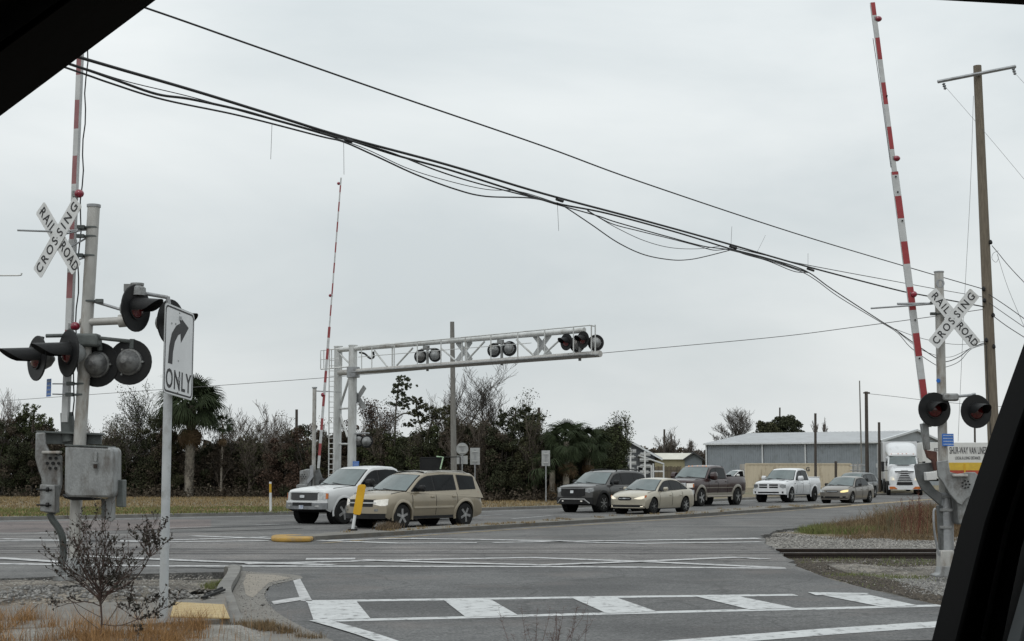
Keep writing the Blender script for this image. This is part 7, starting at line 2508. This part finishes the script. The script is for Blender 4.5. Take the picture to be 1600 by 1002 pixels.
def palm(label, px, Y, yc, sc, nf, nd, seed, trunk=True, rt=.26):
    r_ = random.Random(seed)
    B = XY(px, Y, -.1)
    t = thing('palm_tree', label, 'palm tree', B, group='palm trees in the thicket')
    zc = P(px, yc, Y).z + .1
    MB().cyl((0, 0, 0), (.05, 0, zc), rt * .72, rt * .6, 12).build('trunk', palmboot, t, True)
    if trunk:
        b = MB()
        k = 0
        z = .15
        while z < zc - .2:
            for j in range(7):
                a = 2 * math.pi * (j + .5 * (k % 2)) / 7 + r_.gauss(0, .08)
                d = Vector((math.cos(a), math.sin(a), 0))
                s_ = Vector((-d.y, d.x, 0)) * .085
                o_ = Vector((.05 * z / zc, 0, z)) + d * rt * .55
                tp = o_ + d * (.10 + .07 * r_.random()) + Vector((0, 0, .30))
                b.add([o_ - s_, o_ + s_, tp + s_ * .45, tp - s_ * .45, o_ - s_ + d * .03, o_ + s_ + d * .03], [(0, 1, 2, 3), (4, 5, 2, 3), (0, 4, 3), (1, 2, 5)])
            z += .16
            k += 1
        b.build('trunk_boots', palmboot, t)
    for i in range(nf + nd):
        dead = i >= nf
        me = r_.choice(fr_d if dead else fr_g)
        o = bpy.data.objects.new('frond', me)
        COL.objects.link(o)
        o.parent = t
        az = 2.39996 * i + r_.gauss(0, .2)
        el = (-1.42 + .3 * r_.random()) if dead else (1.25 - 1.75 * (i / max(1, nf - 1)) ** .8 + r_.gauss(0, .12))
        o.rotation_euler = (r_.gauss(0, .25), -el, az)
        s_ = sc * r_.uniform(.85, 1.12)
        o.scale = (s_, s_, s_)
        o.location = (.05 + .1 * math.cos(az), .1 * math.sin(az), zc - (.5 if dead else 0) - .25 * (i / (nf + nd)))
    return t
palm('tallest palm with rough trunk and hanging dead fronds, beside the arrow sign', 295, 95, 634, 1.12, 58, 16, 5, rt=.36)
palm('low bushy palm with green fan fronds, left of two in the thicket', 884, 82.5, 690, .72, 34, 6, 6, False)
palm('low palm with paler dead fronds, right of two in the thicket', 918, 83.5, 694, .68, 28, 8, 7, False)
palm('small drooping palm crown on a thin stem right of the tallest palm', 345, 96, 662, .42, 16, 8, 8, False, .10)
palm('small palm with dead fronds hanging behind the lone sign', 862, 82.8, 735, .8, 10, 12, 9, False)

# ---- dry shrub before the left signal -------------------------------------------
B = XY(157, 14.3, 0.0)
B = G(157, 1018, 0.02)
DS = thing('dead_shrub', 'leafless dark shrub with curled dead leaves beside the arrow sign post', 'shrub', B)
rnd = random.Random(77)
stem = mat('reddish_brown_stem', (.075, .042, .033), (.04, .028, .022), 8, .8)
curl = mat('curled_dead_leaf', (.022, .022, .016), (.042, .037, .028), 6, .85, island=.5)
L = lambda x, y, dy=0: P(x, y, B.y + dy) - B
mb = MB()
pts_l = []
def sbranch(p, d, ln, r, lv):
    n = 6
    pts, rs = [p.copy()], [r]
    q, dd = p.copy(), d.copy()
    for i in range(n):
        dd = (dd + Vector((rnd.gauss(0, .16), rnd.gauss(0, .16), rnd.gauss(.05, .13)))).normalized()
        q = q + dd * ln / n
        pts.append(q.copy())
        rs.append(max(.0019, r * (1 - .70 * (i + 1) / n)))
        if lv > 0:
            for _ in range(2):
                if rnd.random() < .22:
                    pts_l.append(q + Vector((rnd.gauss(0, .006), rnd.gauss(0, .006), rnd.gauss(0, .006))))
    mb.tube(pts, rs, 5 if lv < 2 else 3)
    if lv < 3:
        for j in range((9, 6, 2)[lv]):
            t = .3 + .7 * (j + rnd.random()) / (9, 6, 2)[lv]
            i = min(int(t * n), n - 1)
            b0 = pts[i]
            az = rnd.uniform(0, 6.28)
            nd = (dd * .7 + Vector((math.cos(az) * .8, math.sin(az) * .5, rnd.uniform(-.05, .5)))).normalized()
            sbranch(b0, nd, ln * rnd.uniform(.28, .5), rs[i] * .65, lv + 1)
root_top = L(157, 935)
mb.tube([L(155, 1018), L(159, 970), root_top], [.011, .010, .008], 7)
ends = []
for k in range(24):
    u = rnd.random()
    x = 72 + 150 * ((k + rnd.random()) / 24)
    y = 806 + 55 * abs((x - 128) / 80) ** 1.3 + 60 * u * u
    ends.append((x, y, rnd.uniform(-.3, .3)))
ends += [(78, 880, .1), (88, 900, -.1), (215, 905, .1), (205, 885, -.2), (100, 915, .2), (185, 905, 0)]
for (x, y, dy) in ends:
    e = L(x, y, dy)
    st_ = root_top - Vector((0, 0, rnd.uniform(-.12, .08)))
    sbranch(st_, (e - st_).normalized(), (e - st_).length * .98, .0062, 1)
fork = L(234, 870, -.1)
mb.tube(smoothpts([root_top, L(190, 918), L(215, 900), fork], 5), .005, 5)
for (x, y) in ((214, 815), (228, 806), (238, 822), (262, 826), (270, 850), (222, 838), (205, 828), (250, 818), (196, 850)):
    e = L(x, y, rnd.uniform(-.2, .1))
    sbranch(fork, (e - fork).normalized(), (e - fork).length, .0045, 1)
fork2 = L(215, 968, -.1)
mb.tube(smoothpts([L(158, 975), L(185, 978), fork2], 5), .004, 5)
for (x, y) in ((268, 950), (278, 935), (250, 960), (205, 935), (235, 925), (225, 985), (190, 930), (175, 950)):
    e = L(x, y, -.15)
    sbranch(fork2, (e - fork2).normalized(), (e - fork2).length, .0040, 1)
mb.tube(smoothpts([L(158, 965), L(130, 950), L(105, 935)], 4), .003, 4)
mb.tube(smoothpts([L(157, 985), L(125, 960), L(112, 940), L(98, 940)], 4), .003, 4)
mb.build('trunk', stem, DS)
c = np.array([tuple(p) for p in pts_l])
np_mesh('dead_leaves', quads(c, .030), 4, curl, DS)

# red-stemmed weeds
def stalks(label, px, n, hpx, wpx, Y, m, seed, y0):
    r_ = random.Random(seed)
    B = P(px, y0, Y)
    t = thing('weed_plant', label, 'weed', B)
    s_ = Y / FPX
    b = MB()
    for i in range(n):
        h = hpx * s_ * r_.uniform(.45, 1)
        x = r_.gauss(0, wpx * s_ * .25)
        dx = r_.gauss(0, wpx * s_ * .22)
        p = [Vector((x, r_.gauss(0, .1), 0)), Vector((x + dx * .3, 0, h * .4)), Vector((x + dx * .8, 0, h * .75)), Vector((x + dx, 0, h))]
        rr = .9 * s_
        b.tube(p, [rr * .5, rr * .4, rr * .3, rr * .15], 3)
        for k in range(16):
            tt = r_.uniform(.35, 1)
            q_ = p[1].lerp(p[3], (tt - .35) / .65)
            e = q_ + Vector((r_.gauss(0, 1), r_.gauss(0, 1), r_.uniform(0, 1.2))).normalized() * h * .10
            b.tube([q_, e], [rr * .3, rr * .12], 3)
    b.build('stems', m, t)
stalks('cluster of tall reddish seed stalks behind the right signal, left of two', 1413, 8, 68, 22, 41.0, straw_red, 1, 835)
stalks('cluster of tall reddish seed stalks behind the right signal, right of two', 1436, 12, 70, 26, 40.5, straw_red, 2, 835)
stalks('grey green rushes in the weeds right of the gravel', 1395, 14, 50, 34, 42, mat('rush_green', (.10, .11, .06), (.16, .12, .07), 3, .9), 3, 835)
B0 = G(862, 1040)
stalks('thin reddish dry twigs poking up at the bottom middle', 862, 22, 95, 85, B0.y, mat('dry_red_twig', (.12, .06, .05), (.08, .05, .04), 3, .9), 4, 1040)

# ------------------------------------------------------------------ window frame of the car we look out of
Yw = .62
B = P(800, 1100, Yw)
FR = thing('car_window_frame', 'black window frame of the car the view is taken from', 'window frame', B)
black_in = mat('black_interior_trim', (.005, .005, .005), (.008, .008, .0085), 18, .8, spec=.08)
black_seal = mat('window_rubber_seal', (.0045, .0045, .005), None, 5, .8, spec=.08)
grey_in = mat('door_card_grey', (.16, .175, .18), (.19, .205, .21), 60, .8)
def bar(name, outline, y0, y1, m, bevel=.002):
    a = [P(x, y, y1) - B for x, y in outline]
    n = len(a)
    W = Vector((0, y0 - y1, 0))
    return MB().add(a + [p + W for p in a], [tuple(range(n - 1, -1, -1)), tuple(range(n, 2 * n))] + [(k, (k + 1) % n, n + (k + 1) % n, n + k) for k in range(n)]).build(name, m, FR, bevel=bevel)
# slanting upper bar, upper left
bar('roof_rail_trim', [(-700, 640), (-700, 300), (330, -420), (480, -230), (215, -10), (-30, 168)], .56, .66, black_in)
bar('door_seal', [(-700, 712), (-700, 640), (-30, 162), (215, -16), (300, -75), (318, -50), (252, -1), (0, 187)], .60, .64, black_seal, .003)
bar('trim_ridge', [(-500, 478), (-500, 462), (150, 0), (230, -60), (235, -50), (0, 122)], .55, .57, black_seal, .001)
# header along the top
bar('header_trim', [(240, -60), (300, -330), (2300, -330), (2300, 52), (1600, 10), (1370, -3), (800, -38)], .60, .68, black_in)
# pillar at the right
bar('pillar_seal', [(1610, 500), (1632, 500), (1575, 675), (1530, 815), (1490, 1000), (1465, 1200), (1412, 1200), (1453, 1000), (1500, 812), (1548, 672)], .585, .62, black_seal, .004)
bar('pillar_trim', [(1632, 497), (1662, 420), (1790, 60), (1830, -60), (2010, -60), (1960, 100), (1850, 500), (1790, 860), (1760, 1300), (1470, 1300), (1495, 1100), (1520, 980), (1550, 870), (1650, 560)], .58, .66, black_in, .004)
bar('pillar_rib', [(1633, 505), (1650, 512), (1600, 690), (1548, 850), (1515, 1010), (1500, 1200), (1472, 1200), (1492, 1000), (1532, 815), (1577, 675)], .59, .63, mat('pillar_rib_grey', (.035, .036, .037), (.048, .048, .05), 60, .9, spec=.1), .003)
bar('door_card', [(1606, 868), (1700, 820), (1740, 900), (1740, 1300), (1490, 1300), (1535, 1100), (1568, 1000)], .555, .575, grey_in, .004)
# sill along the bottom
bar('window_sill', [(-700, 1200), (-700, 1010), (1050, 1007), (1456, 999), (1500, 1004), (1480, 1200)], .58, .66, black_seal, .003)

# the cabin round the seat: roof lining, far side, seat-back wall, floor and door panel keep the frame in its own shade
b = MB()
zr, zf, xl, xr_, yb = EYE + .42, EYE - 1.0, -1.5, 1.5, -1.15
o_ = B
def pan(name, c, s_, m=black_in):
    return MB().box(Vector(c) - o_, s_).build(name, m, FR, bevel=.01)
pan('roof_lining', (0, (yb + .60) / 2, zr), (xr_ - xl, .60 - yb, .04))
pan('far_side_panel', (0, yb, (zr + zf) / 2), (xr_ - xl, .04, zr - zf))
pan('cabin_floor', (0, (yb + .60) / 2, zf), (xr_ - xl, .60 - yb, .04))
pan('seat_side_wall', (xl, (yb + .60) / 2, (zr + zf) / 2), (.04, .60 - yb, zr - zf))
pan('dashboard_side_wall', (xr_, (yb + .60) / 2, (zr + zf) / 2), (.04, .60 - yb, zr - zf))
pan('door_panel', (0, .62, (zf + EYE - .145) / 2 - .0), (xr_ - xl, .06, EYE - .145 - zf))
pan('upper_header', (0, .64, (zr + EYE + .245) / 2 + .02), (xr_ - xl, .05, zr - EYE - .245))
